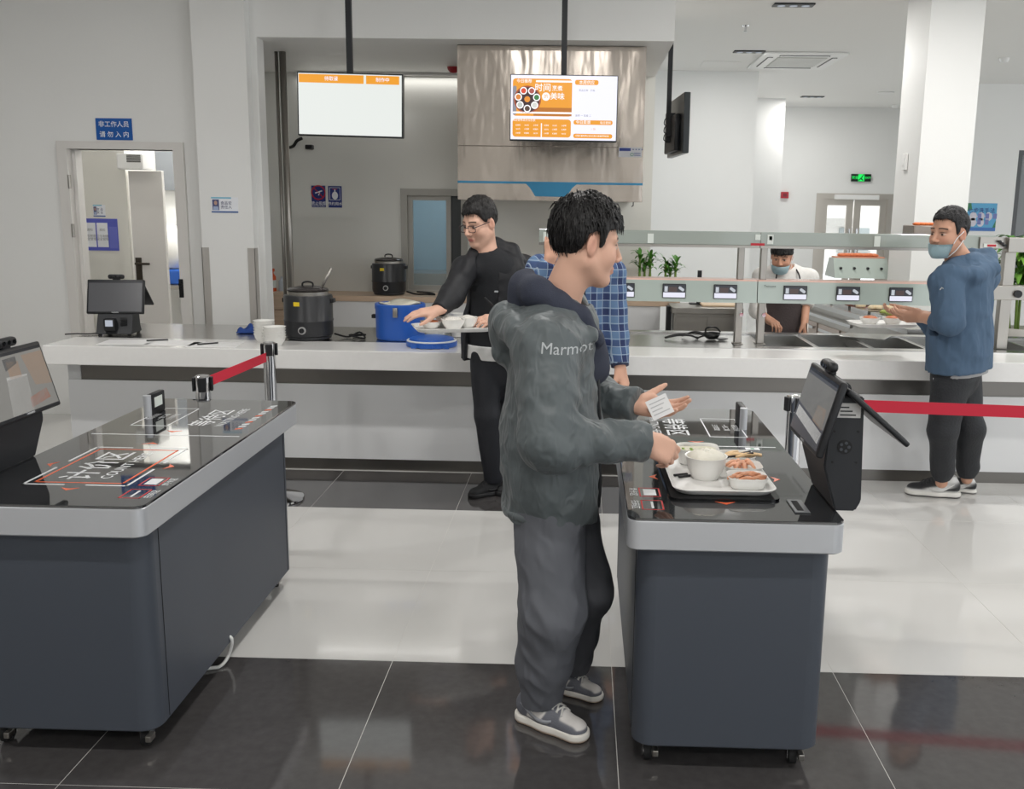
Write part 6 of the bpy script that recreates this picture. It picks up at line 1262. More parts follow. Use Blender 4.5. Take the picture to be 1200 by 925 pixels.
    M_jk = mat('dark_grey_nylon', (86, 93, 95), 0.5, bump=(24, 0.45), var=0.04, vscale=9, sheen=0.1, ridged=True, stretch=(1.3, 1.3, 0.7)); jk = np_mesh('jacket', P, Q, M_jk, r)
    bv = BVHTree.FromPolygons([Vector(p) for p in P], [tuple(q) for q in Q.tolist()])
    def zp(z, y): h = bv.ray_cast(Vector((0.4, y, z)), Vector((-1, 0, 0))); return (h[0] if h[0] else Vector((0.05, y, z)))+Vector((0.002, 0, 0))
    bm = N(); tube(bm, spline([zp(z, 2.885) for z in np.linspace(1.24, 0.72, 12)], 4), 0.006, 6); z_ = obj('zip', bm, mat('black_zip', (34, 36, 38), 0.4), jk, True, True)
    bm = N(); pts = [Vector((-0.088+0.142*math.cos(a)*1.0, 2.93+0.198*math.sin(a), 0.712+0.004*math.sin(5*a))) for a in np.linspace(0, 6.283, 40)]; tube(bm, pts, 0.014, 8, False); z_ = obj('hem_band', bm, M_jk, jk, True, True)
    mk = text_mesh('Marmot', 0.046, Matrix(), bold=0.0, extrude=0.0); bmk = N(); bmk.from_mesh(mk); bmesh.ops.triangulate(bmk, faces=bmk.faces[:]); bmk.to_mesh(mk); bmk.free(); c = pt(664, 414, 2.6); Xd, Zd = nv((0.985, 0.02, -0.06)), nv((0.06, 0.1, 1)); 
    for v in mk.vertices:
        p = Vector(c+Xd*v.co.x+Zd*v.co.y); hit = bv.ray_cast(p, Vector((0, 1, 0))); v.co = (hit[0] if hit[0] else p)+Vector((0, -0.0012, 0))
    mk.transform(Matrix.Translation(-ORG[r])); mobj('sleeve_lettering', mk, mat('silver_thread', (178, 182, 184), 0.5), jk)
    # ---- navy hooded sweatshirt: hood round the neck and chest strip
    S = SDF((-0.30, 2.70, 1.10), (0.16, 3.16, 1.52), 0.005)
    S.chain([pt(702, 400, 2.86), pt(680, 372, 2.83), pt(652, 356, 2.825), pt(628, 342, 2.85), pt(618, 338, 2.93), pt(628, 342, 3.01), pt(655, 356, 3.03), pt(685, 374, 3.02), pt(702, 400, 3.0)], [0.018, 0.026, 0.034, 0.042, 0.05, 0.042, 0.034, 0.026, 0.018], 0.035, fold=(0.005, 0.05, 6))
    S.cap(pt(625, 345, 2.93), pt(606, 372, 2.93), 0.05, 0.045, 0.03, fold=(0.005, 0.04, 2)); S.cap(pt(650, 385, 2.93), pt(660, 425, 2.93), 0.11, 0.12, 0.04); S.cap(pt(690, 400, 2.93), pt(694, 430, 2.93), 0.05, 0.055, 0.03)
    S.cap(neck+np.array([0.0, 0, -0.01]), neck+np.array([0.055, 0.01, 0.2]), 0.064, 0.12, 0.012, 'sub')
    S.warp(lambda x, y, z: -0.003*ridge(x*16, y*16, z*12), 0.02); P, Q = S.mesh(1); np_mesh('hoodie', P, Q, mat('navy_fleece', (52, 56, 70), 0.85, bump=(300, 0.2)), r)
    # ---- trousers
    T = SDF((-0.34, 2.58, 0.07), (0.24, 3.22, 1.0), 0.005)
    T.cap((-0.085, 2.93, 0.92), (-0.085, 2.93, 0.80), 0.14, 0.145, 0.04, flat=((1, 0, 0), 0.85))
    for h_, k_, a_, rr, sd in ((hR, kR, aR, (0.104, 0.1, 0.078, 0.062), 1), (hL, kL, aL, (0.1, 0.09, 0.07, 0.058), 5)):
        md = k_*0.45+a_*0.55; T.chain([h_+np.array([0, 0, -0.04]), k_, md], rr[:3], 0.04, fold=(0.009, 0.11, sd)); T.cap(md, a_+np.array([0, 0, 0.0]), rr[2], rr[3], 0.03, fold=(0.011, 0.045, sd+1)); T.plane(a_+np.array([0, 0, -0.05]), (0.05, 0, 1), 1, a_-0.14, a_+0.1)
    T.warp(lambda x, y, z: -0.006*ridge(x*8+z*5, y*8, z*6)-0.0035*ridge(x*20+z*6, y*18, z*14+x*9), 0.03); P, Q = T.mesh(1); np_mesh('trousers', P, Q, mat('grey_cotton_trousers', (96, 98, 104), 0.7, bump=(13, 0.4), var=0.05, vscale=8, ridged=True, stretch=(1.5, 1.5, 0.7)), r)
    cols = ((104, 106, 114), (214, 210, 206), (226, 222, 214), (176, 150, 128), (206, 204, 200), (150, 152, 158))
    shoe(r, np.array(onZ(607, 838, 0)), np.array(onZ(690, 869, 0)), cols); shoe(r, np.array(onZ(640, 802, 0)), np.array(onZ(707, 822, 0)), cols)
    # ---- card in the raised hand
    c = Vector(pt(773, 477, 3.0)); bm = N(); M_ = basis(c, (0.88, 0.05, 0.42), (-0.32, 0.45, 0.82)); box(bm, (-0.036, -0.034, -0.0006), (0.036, 0.034, 0.0006), M=M_)
    cd = obj('paper_card', bm, mat('white_paper', (240, 240, 240), 0.6), world=True, loc=tuple(c)); tag(cd, 'small white printed card held above the checkout table', 'card')
    for k in range(4): bm = N(); box(bm, (-0.028, 0.018-0.013*k, 0.0006), (0.028-0.01*(k % 3), 0.0215-0.013*k, 0.0009), M=M_); obj('printed_line', bm, mat('pale_grey_print', (196, 196, 198), 0.6), cd, True)
person_a()
# ================================================================== person in black carrying a tray
def limb_body(F, neck, chest, pel, arms, legs, r=1.0):
    F.cap(neck, chest, 0.058*r, 0.075*r, 0.04); F.cap(chest, pel, 0.075*r, 0.075*r, 0.04)
    for a, b, c in arms: F.cap(neck*0.45+chest*0.55, a, 0.045, 0.04, 0.03); F.chain([a, b, c], [0.04, 0.034, 0.027], 0.02)
    for a, b, c in legs: F.cap(pel, a, 0.055, 0.05, 0.03); F.chain([a, b, c], [0.05, 0.042, 0.034], 0.02)
def person_b():
    base = (-0.5, 5.4, 0.0); r = thing('person', 'person with glasses in a black jacket carrying a white tray of bowls', 'person', base)
    X0 = -0.50; Hd = Head(pt(562, 261, 5.36), (-0.62, -0.74, -0.3), (-0.12, -0.14, 1), 1.02); SKC = (222, 178, 156)
    neck = pt(570, 300, 5.4); chest = np.array([X0, 5.42, 1.18]); pel = np.array([X0+0.01, 5.43, 0.92])
    # facing left towards the camera: right shoulder is on the left in the picture
    sR, sL = pt(545, 315, 5.33), pt(612, 311, 5.5); eR = pt(530, 345, 5.2); wR = pt(513, 362, 5.05); eL = pt(622, 362, 5.42); wL = pt(588, 372, 5.18)
    hR, hL = np.array([X0-0.05, 5.39, 0.88]), np.array([X0+0.09, 5.45, 0.88]); kR, kL = np.array([X0-0.03, 5.34, 0.48]), np.array([X0+0.11, 5.44, 0.48]); aR, aL = np.array([X0+0.0, 5.40, 0.1]), np.array([X0+0.13, 5.5, 0.1])
    F = SDF((-0.95, 4.85, 0.05), (-0.1, 5.68, 1.78), 0.01, [(Hd.c-0.13, Hd.c+0.13, 0.0035), (wR-0.1, wR+0.04, 0.005), (wL-0.1, wL+0.04, 0.005)])
    Hd.sdf(F, 0.005); F.cap(Hd.w(-0.02, 0, -0.05), neck, 0.056, 0.062, 0.03)
    limb_body(F, neck, chest, pel, [(sR, eR, wR), (sL, eL, wL)], [(hR, kR, aR), (hL, kL, aL)])
    hand(F, wR, (-0.9, -0.35, -0.12), (-0.1, -0.35, 0.93), False, ((0.12, 0.25, 0.2),)*4, 0.05, (0.8, 0.5, -0.3), 0.2)
    hand(F, wL, (-0.85, -0.5, 0.0), (-0.1, -0.6, 0.75), True, ((0.3, 0.7, 0.5),)*4, 0.03, (0.9, 0.3, -0.3), 0.2)
    P, Q = F.mesh(1); np_mesh('body', P, Q, SKIN, r, Hd.color(P, SKC))
    hair(Hd, r, [(-0.12, -0.045), (-0.05, -0.04), (-0.036, -0.01), (-0.026, 0.03), (0.008, 0.034), (0.014, 0.01), (0.03, 0.02), (0.05, 0.06), (0.07, 0.073), (0.13, 0.075)], 0.01, 0.02, 1500, 0.022, 5, h=0.004, fringe=0.2)
    # glasses
    bm = N()
    for q in (-1, 1):
        tube(bm, [Vector(Hd.w(0.098-0.25*abs(y_-0.0)*0.3, q*0.034+y_, z_-0.004)) for y_, z_ in [(0.027*abs(math.cos(a))**0.6*np.sign(math.cos(a)), 0.018*abs(math.sin(a))**0.6*np.sign(math.sin(a))) for a in np.linspace(0, 6.283, 25)]], 0.0022, 6, False); tube(bm, [Vector(Hd.w(0.093, q*0.058, 0.004)), Vector(Hd.w(0.04, q*0.073, 0.006)), Vector(Hd.w(-0.02, q*0.079, 0.008))], 0.0022, 6)
    tube(bm, [Vector(Hd.w(0.098, -0.01, 0.0)), Vector(Hd.w(0.101, 0, 0.003)), Vector(Hd.w(0.098, 0.01, 0.0))], 0.002, 6); gl = obj('glasses', bm, mat('dark_glasses_frame', (70, 62, 66), 0.35, 0.3), r, True, True)
    # black tee and open jacket
    M_bl = mat('black_cotton', (32, 34, 38), 0.8, bump=(220, 0.15)); M_bl2 = mat('black_jacket_cloth', (30, 31, 35), 0.6, bump=(9, 0.4), ridged=True)
    fx = nv((-0.5, -0.87, 0))
    J = SDF((-0.9, 5.0, 0.76), (-0.12, 5.72, 1.55), 0.007)
    J.cap((X0, 5.42, 1.24), (X0, 5.42, 0.95), 0.165, 0.175, 0.05, flat=(fx, 0.68), fold=(0.006, 0.09, 1)); J.cap((X0, 5.42, 0.96), (X0, 5.42, 0.66), 0.195, 0.215, 0.04, flat=(fx, 0.76))
    J.cap((X0+0.02, 5.42, 1.32), sR, 0.07, 0.066, 0.05); J.cap((X0+0.02, 5.42, 1.32), sL, 0.07, 0.066, 0.05)
    J.opening((X0, 5.42), fx, 0.11, 0.085, 0.8, 1.4); J.cap(neck+np.array([0, 0, -0.01]), neck+np.array([-0.02, -0.03, 0.2]), 0.066, 0.1, 0.012, 'sub')
    for s_, e_, w_, sd in ((sR, eR, wR, 3), (sL, eL, wL, 7)):
        J.cap(s_, e_, 0.07, 0.06, 0.025, fold=(0.007, 0.05, sd)); J.cap(e_, w_-0.02*nv(w_-e_), 0.06, 0.042, 0.03, fold=(0.006, 0.04, sd)); J.plane(w_-0.012*nv(w_-e_), nv(w_-e_), -1, w_-0.06, w_+0.08)
    J.chain([pt(545, 318, 5.24), pt(556, 296, 5.36), pt(580, 286, 5.46), pt(600, 292, 5.46), pt(612, 316, 5.36)], [0.02, 0.028, 0.036, 0.03, 0.02], 0.03)
    J.plane((0, 0, 0.785), (0, 0, 1), 1)
    J.warp(lambda x, y, z: -0.004*ridge(x*12, y*12, z*9+x*6), 0.03); P, Q = J.mesh(1); np_mesh('jacket', P, Q, M_bl2, r)
    S = SDF((-0.78, 5.12, 0.78), (-0.2, 5.7, 1.5), 0.007); S.cap((X0, 5.42, 1.27), (X0, 5.42, 0.76), 0.15, 0.187, 0.04, flat=(fx, 0.72), fold=(0.004, 0.1, 4)); S.cap((X0, 5.42, 1.3), sR*0.8+np.array([X0, 5.42, 1.3])*0.2, 0.08, 0.06, 0.03); S.cap((X0, 5.42, 1.3), sL*0.8+np.array([X0, 5.42, 1.3])*0.2, 0.08, 0.06, 0.03); S.cap((X0, 5.42, 1.3), neck+np.array([0, 0, 0.0]), 0.1, 0.075, 0.04); S.cap(neck+np.array([0, 0, 0.025]), neck+np.array([-0.02, -0.03, 0.2]), 0.06, 0.09, 0.008, 'sub'); S.plane((0, 0, 0.842), (0, 0, 1), 1); P, Q = S.mesh(1); np_mesh('shirt', P, Q, M_bl, r)
    S = SDF((-0.78, 5.12, 0.76), (-0.2, 5.72, 0.95), 0.007); S.cap((X0, 5.42, 0.95), (X0, 5.42, 0.70), 0.178, 0.182, 0.02, flat=(fx, 0.74)); S.plane((0, 0, 0.80), (0, 0, 1), 1); S.plane((0, 0, 0.88), (0, 0, 1), -1); P, Q = S.mesh(1); np_mesh('white_undershirt', P, Q, mat('white_cotton', (228, 228, 226), 0.8), r)
    bm = N(); c = np.array([X0, 5.42, 1.19])+fx*0.127+np.array([0.09, -0.05, 0]); box(bm, (c[0]-0.01, c[1]-0.004, c[2]-0.004), (c[0]+0.01, c[1]+0.01, c[2]+0.004)); obj('chest_mark', bm, mat('silver_thread', (178, 182, 184), 0.5), r, True)
    T = SDF((-0.78, 5.18, 0.07), (-0.2, 5.68, 0.92), 0.007)
    T.cap((X0+0.01, 5.42, 0.87), (X0+0.01, 5.42, 0.76), 0.14, 0.15, 0.04, flat=(fx, 0.72))
    for h_, k_, a_, sd in ((hR, kR, aR, 1), (hL, kL, aL, 5)): T.chain([h_-np.array([0, 0, 0.06]), k_, a_], [0.086, 0.07, 0.055], 0.03, fold=(0.006, 0.09, sd)); T.plane(a_-np.array([0, 0, 0.03]), (0, 0, 1), 1, a_-0.12, a_+0.08)
    P, Q = T.mesh(1); np_mesh('trousers', P, Q, mat('black_trousers', (34, 36, 42), 0.65, bump=(120, 0.15)), r)
    cols = ((26, 27, 29), (34, 35, 37), (30, 30, 32), (26, 26, 28), (40, 40, 42), (44, 44, 46))
    shoe(r, (X0+0.06, 5.47, 0), (X0-0.13, 5.30, 0), cols); shoe(r, (X0+0.2, 5.55, 0), (X0+0.02, 5.36, 0), cols)
    # carried tray
    c = (pt(489, 368, 5.0)+pt(571, 369, 5.13))/2; tz_ = min(wR[2], wL[2])-0.045
    t = tray((c[0], c[1], tz_), 0.28, 'white tray of bowls carried by the person in black', 0.205, 0.14)
    for dx, dy, s_, lab in ((-0.11, 0.02, 0.055, 'shallow white dish near the hand end of the carried tray'), (0.0, -0.03, 0.062, 'white bowl in the middle of the carried tray'), (0.085, 0.04, 0.058, 'white bowl at the gripped corner of the carried tray'), (-0.03, 0.075, 0.05, 'white bowl standing behind the others on the carried tray')):
        ca, sa = math.cos(0.28), math.sin(0.28); q = thing('tray_bowl', lab, 'bowl', (c[0]+dx*ca-dy*sa, c[1]+dx*sa+dy*ca, tz_+0.0072)); bm = N(); h_ = 0.035 if dx < -0.1 else 0.05; lathe(bm, (0, 0, 0), [(s_*0.6, 0), (s_*0.65, 0.004), (s_*0.92, h_*0.6), (s_, h_), (s_+0.003, h_+0.002), (s_-0.004, h_), (s_*0.8, h_*0.5), (s_*0.4, 0.008)], 26); obj('bowl', bm, M_bowl, q, smooth=40); bm = N(); lathe(bm, (0, 0, 0), [(s_*0.75, h_*0.45), (s_*0.86, h_*0.8), (s_*0.6, h_*1.15), (s_*0.1, h_*1.3)], 20); obj('food', bm, mat('white_food', (236, 232, 224), 0.6, bump=(120, 0.6)) if dx > -0.1 else mat('orange_stew', (214, 130, 90), 0.4), q, smooth=True)
    bm = N(); a_ = pt(577, 356, 5.08); b_ = pt(568, 347, 5.05); tube(bm, [Vector(a_+(a_-b_)*0.6), Vector(b_)], 0.005, 8); tag(obj('pen', bm, M_black, world=True, loc=tuple(b_), smooth=True), 'black pen held upright at the carried tray', 'pen')
person_b()
for o_ in [x for x in C.objects if x.parent is None and ('carried' in x.get('label', '') or 'black jacket' in x.get('label', '')) and x.name.split('.')[0] in ('person', 'food_tray', 'tray_bowl', 'pen')]:
    o_.location = Vector(o_.location)+Vector((0.01, -0.09, 0))

# ================================================================== masked customer in the blue hooded jacket
def mask_mesh(H, parent, y0=0.06, chin=False):
    M_mk = mat('pale_blue_mask', (206, 234, 242), 0.6, bump=(120, 0.2)); bm = N(); rows_ = []
    zs_ = (-0.05, -0.066, -0.082, -0.098, -0.112, -0.122) if chin else (-0.02, -0.035, -0.05, -0.07, -0.09, -0.112)
    for j, z in enumerate(zs_):
        row = []
        for i in range(15):
            a = (i/14-0.5)*(2.5-0.12*j); sh_ = 1-0.008*j*j; rad = (0.076+0.007*math.sin(math.pi*j/5)+(0.003 if j % 2 else 0))*sh_; row.append(Vector(H.w(0.022+rad*math.cos(a)*1.02, 0.07*math.sin(a)*1.1*sh_, z+0.012*(1-math.cos(a))*(1 if j > 2 else 0.3))))
        rows_.append(row)
    vv = [[bm.verts.new(p) for p in r_] for r_ in rows_]
    for a, b in zip(vv, vv[1:]):
        for i in range(14): bm.faces.new((a[i], a[i+1], b[i+1], b[i]))
    bmesh.ops.solidify(bm, geom=bm.faces[:], thickness=0.0015); mk = obj('face_mask', bm, M_mk, parent, True, True)
    for q in (0, -1):
        for z_i, ez in ((0, 0.012), (-1, -0.03)):
            p = rows_[z_i][q]; sg = -1 if q == 0 else 1; bm = N(); tube(bm, spline([p, Vector(H.w(0.03, sg*0.08, (zs_[z_i]+ez)/2)), Vector(H.w(-0.01, sg*0.085, ez))], 4), 0.002, 5); obj('ear_loop', bm, mat('white_elastic', (235, 238, 240), 0.6), mk, True, True)
    return mk
def person_c():
    base = (2.13, 5.44, 0.0); r = thing('person', 'person in a blue hooded jacket with a mask below the mouth', 'person', base)
    X0, Y0 = 2.13, 5.42; Hd = Head(pt(1109, 273, 5.42), (-0.86, -0.48, -0.06), (0.03, 0, 1), 1.08); SKC = (200, 154, 130)
    neck = pt(1121, 305, 5.44); chest = np.array([X0, Y0, 1.2]); pel = np.array([X0, Y0, 0.92])
    fx = nv((-0.8, 0.6, 0)); lx = np.array([-fx[1], fx[0], 0])           # left side points to the camera
    sL, sR = pt(1105, 330, 5.27), pt(1150, 325, 5.55); eL = pt(1110, 376, 5.19); wL = pt(1079, 369, 5.42); eR = np.array([2.06, 5.56, 1.0]); wR = np.array([1.93, 5.62, 1.08])
    hL, hR = np.array([X0-0.04, Y0-0.07, 0.88]), np.array([X0+0.06, Y0+0.09, 0.88]); kL, kR = pt(1103, 500, 5.36), pt(1133, 498, 5.50); aL, aR = pt(1101, 560, 5.44), pt(1130, 556, 5.58)
    F = SDF((1.62, 5.05, 0.05), (2.5, 5.85, 1.8), 0.01, [(Hd.c-0.13, Hd.c+0.13, 0.0035), (wL-np.array([0.16, 0.06, 0.06]), wL+0.05, 0.005)])
    Hd.sdf(F); F.cap(Hd.w(-0.02, 0, -0.05), neck, 0.056, 0.064, 0.03); limb_body(F, neck, chest, pel, [(sL, eL, wL), (sR, eR, wR)], [(hL, kL, aL), (hR, kR, aR)])
    F.cap(eL, wL, 0.042, 0.03, 0.02)
    hand(F, wL, (-0.93, 0.3, -0.05), (-0.1, -0.75, -0.6), True, ((0.35, 0.5, 0.4),)*4, 0.03, (0.9, 0.3, -0.2), 0.1); hand(F, wR, (-0.9, 0.1, -0.1), (0, 0.3, -0.95), False, ((0.4, 0.5, 0.4),)*4, 0.03, (0.8, 0.5, -0.2), 0.1)
    P, Q = F.mesh(1); np_mesh('body', P, Q, SKIN, r, Hd.color(P, SKC))
    hair(Hd, r, [(-0.12, -0.05), (-0.05, -0.05), (-0.036, -0.01), (-0.026, 0.03), (0.006, 0.034), (0.012, 0.0), (0.024, 0.01), (0.034, 0.055), (0.06, 0.078), (0.13, 0.082)], 0.008, 0.014, 1400, 0.016, 9, h=0.004, fringe=0.0, m=mat('dark_hair', (34, 33, 35), 0.6, bump=(160, 0.4)))
    mask_mesh(Hd, r, chin=True)
    M_bj = mat('slate_blue_fleece', (74, 96, 120), 0.85, bump=(16, 0.35), var=0.08, vscale=14, ridged=True, stretch=(1.5, 1.5, 0.6))
    J = SDF((1.75, 5.05, 0.68), (2.52, 5.85, 1.6), 0.007)
    J.cap((X0+0.01, Y0, 1.25), (X0+0.01, Y0, 0.95), 0.195, 0.205, 0.05, flat=(fx, 0.76), fold=(0.01, 0.1, 1)); J.cap((X0+0.01, Y0, 0.96), (X0+0.03, Y0, 0.66), 0.2, 0.22, 0.04, flat=(fx, 0.8), fold=(0.008, 0.12, 2))
    J.cap((X0, Y0, 1.34), sL, 0.075, 0.072, 0.05); J.cap((X0, Y0, 1.34), sR, 0.075, 0.072, 0.05)
    J.cap(sL, eL, 0.078, 0.07, 0.012, fold=(0.009, 0.05, 3)); mL = eL*0.55+wL*0.45; J.cap(eL, mL, 0.068, 0.056, 0.012, fold=(0.009, 0.035, 4)); J.plane(mL, nv(wL-eL), -1, mL-0.08, mL+0.08)
    J.cap(sR, eR, 0.08, 0.066, 0.03); J.cap(eR, eR*0.5+wR*0.5, 0.066, 0.05, 0.03)
    J.chain([pt(1099, 314, 5.30), pt(1114, 318, 5.24), pt(1140, 322, 5.25), pt(1158, 314, 5.38), pt(1155, 300, 5.5), pt(1135, 296, 5.52)], [0.018, 0.028, 0.034, 0.038, 0.036, 0.026], 0.025, fold=(0.007, 0.06, 5)); J.cap(pt(1146, 318, 5.36), pt(1142, 342, 5.28), 0.045, 0.026, 0.03)
    J.cap(neck+np.array([0, 0, 0.0]), neck+np.array([-0.05, -0.03, 0.25]), 0.068, 0.13, 0.012, 'sub'); J.plane((X0, 0, 0.79), (-0.1, 0, 1), 1)
    J.warp(lambda x, y, z: -0.007*ridge(x*10+z*3, y*10, z*5)-0.004*ridge(x*22, y*22, z*13), 0.03); P, Q = J.mesh(1); np_mesh('jacket', P, Q, M_bj, r)
    S = SDF((1.85, 5.12, 0.68), (2.42, 5.74, 0.9), 0.007); S.cap((X0+0.02, Y0, 0.9), (X0+0.02, Y0, 0.66), 0.19, 0.198, 0.02, flat=(fx, 0.76)); S.plane((X0, 0, 0.762), (-0.1, 0, 1), 1); S.plane((0, 0, 0.84), (0, 0, 1), -1); P, Q = S.mesh(1); np_mesh('grey_undershirt', P, Q, mat('grey_cotton', (168, 168, 170), 0.85), r)
    T = SDF((1.85, 5.12, 0.09), (2.45, 5.78, 0.92), 0.007); T.cap((X0, Y0, 0.86), (X0, Y0, 0.76), 0.15, 0.16, 0.04, flat=(fx, 0.78))
    for h_, k_, a_, sd in ((hL, kL, aL, 1), (hR, kR, aR, 5)): T.chain([h_-np.array([0, 0, 0.06]), k_, a_+np.array([0, 0, 0.07])], [0.105, 0.08, 0.062], 0.03, fold=(0.008, 0.1, sd)); T.cap(a_+np.array([0, 0, 0.07]), a_+np.array([0, 0, 0.02]), 0.06, 0.042, 0.02, fold=(0.006, 0.03, sd)); T.plane(a_+np.array([0, 0, 0.012]), (0, 0, 1), 1, a_-0.1, a_+0.07)
    T.warp(lambda x, y, z: -0.0045*ridge(x*10+z*4, y*10, z*6), 0.03); P, Q = T.mesh(1); tr_ = np_mesh('joggers', P, Q, mat('black_joggers', (38, 40, 44), 0.6, bump=(90, 0.2)), r)
    cols = ((30, 31, 34), (222, 222, 220), (226, 224, 218), (34, 34, 36), (44, 44, 46), (228, 228, 226))
    shoe(r, np.array(onZ(1122, 577, 0)), np.array(onZ(1058, 573, 0)), cols, 'run'); shoe(r, np.array(onZ(1141, 573, 0)), np.array(onZ(1096, 567, 0)), cols, 'run')
    bvt_ = BVHTree.FromPolygons([Vector(p) for p in P], [tuple(q) for q in Q.tolist()]); ht = bvt_.ray_cast(Vector((0, 0, EYE)), ray(1091, 440).normalized()); bm = N(); c = np.array(ht[0] if ht[0] else pt(1091, 440, 5.27))+np.array([0, -0.004, 0]); tube(bm, [Vector(c), Vector(c+(0.012, 0, 0.006)), Vector(c+(0.02, 0, 0.016))], 0.003, 5); tube(bm, [Vector(c+(0, 0, -0.006)), Vector(c+(0.014, 0, 0.0))], 0.0025, 5); obj('trouser_mark', bm, M_print, tr_, True)
    bm = N(); c = np.array(pt(1099, 338, 5.19)); tube(bm, [Vector(c), Vector(c+(0.008, 0, 0.012)), Vector(c+(0.018, 0, 0.006))], 0.003, 5); obj('sleeve_mark', bm, mat('silver_thread', (178, 182, 184), 0.5), r, True)
    # tray reaching under the guard
    c = pt(1032, 363, 5.72); t = tray((c[0]+0.03, 5.78, 1.0-0.02), 0.12, 'white tray held under the order screens by the masked customer', 0.19, 0.12)
    for dx, lab in ((-0.08, 'small white bowl on the masked customer tray, farther from the hand'), (0.06, 'small white bowl on the masked customer tray, next to the hand')):
        q = thing('tray_bowl', lab, 'bowl', (c[0]+0.03+dx, 5.78+dx*0.12, 0.9872)); bm = N(); lathe(bm, (0, 0, 0), [(0.035, 0), (0.038, 0.004), (0.055, 0.03), (0.06, 0.042), (0.056, 0.042), (0.045, 0.02), (0.02, 0.008)], 24); obj('bowl', bm, M_bowl, q, smooth=40); bm = N(); lathe(bm, (0, 0, 0), [(0.046, 0.022), (0.05, 0.036), (0.03, 0.05), (0.004, 0.054)], 18); obj('food', bm, MATS['orange_stew'], q, smooth=True)
person_c()
for o_ in [x for x in C.objects if x.parent is None and ('blue hooded jacket' in x.get('label', '') or 'masked customer' in x.get('label', '')) and x.name.split('.')[0] in ('person', 'food_tray', 'tray_bowl')]:
    o_.location = Vector(o_.location)+Vector((-0.025, -0.1, 0))

# ================================================================== person in the plaid shirt behind
def plaid_mat():
    m = mat('blue_plaid_cotton', (70, 100, 146), 0.8); nt = m.node_tree; b = nt.nodes['Principled BSDF']; tc = nt.nodes.new('ShaderNodeTexCoord'); sp = nt.nodes.new('ShaderNodeSeparateXYZ'); nt.links.new(tc.outputs['Object'], sp.inputs[0])
    def math_(op, a, b_=None, v=None):
        n = nt.nodes.new('ShaderNodeMath'); n.operation = op; nt.links.new(a, n.inputs[0])
        if b_ is not None: nt.links.new(b_, n.inputs[1])
        elif v is not None: n.inputs[1].default_value = v
        return n.outputs[0]
    def stripe(s, per, w_): return math_('LESS_THAN', math_('FRACT', math_('MULTIPLY', s, v=1/per)), v=w_)
    xy = math_('ADD', sp.outputs[0], math_('MULTIPLY', sp.outputs[1], v=0.6)); big = math_('ADD', stripe(xy, 0.075, 0.45), stripe(sp.outputs[2], 0.075, 0.45)); thin = math_('MAXIMUM', stripe(xy, 0.0375, 0.08), stripe(sp.outputs[2], 0.0375, 0.08))
    r = nt.nodes.new('ShaderNodeValToRGB'); e = r.color_ramp.elements; e[0].color = rgb(96, 124, 158); e[0].position = 0; e[1].color = rgb(40, 52, 92); e[1].position = 1; e2 = r.color_ramp.elements.new(0.5); e2.color = rgb(64, 84, 124); nt.links.new(math_('MULTIPLY', big, v=0.5), r.inputs[0])
    mx = nt.nodes.new('ShaderNodeMix'); mx.data_type = 'RGBA'; nt.links.new(thin, mx.inputs[0]); nt.links.new(r.outputs[0], mx.inputs[6]); mx.inputs[7].default_value = rgb(158, 174, 192); nt.links.new(mx.outputs[2], b.inputs['Base Color']); return m
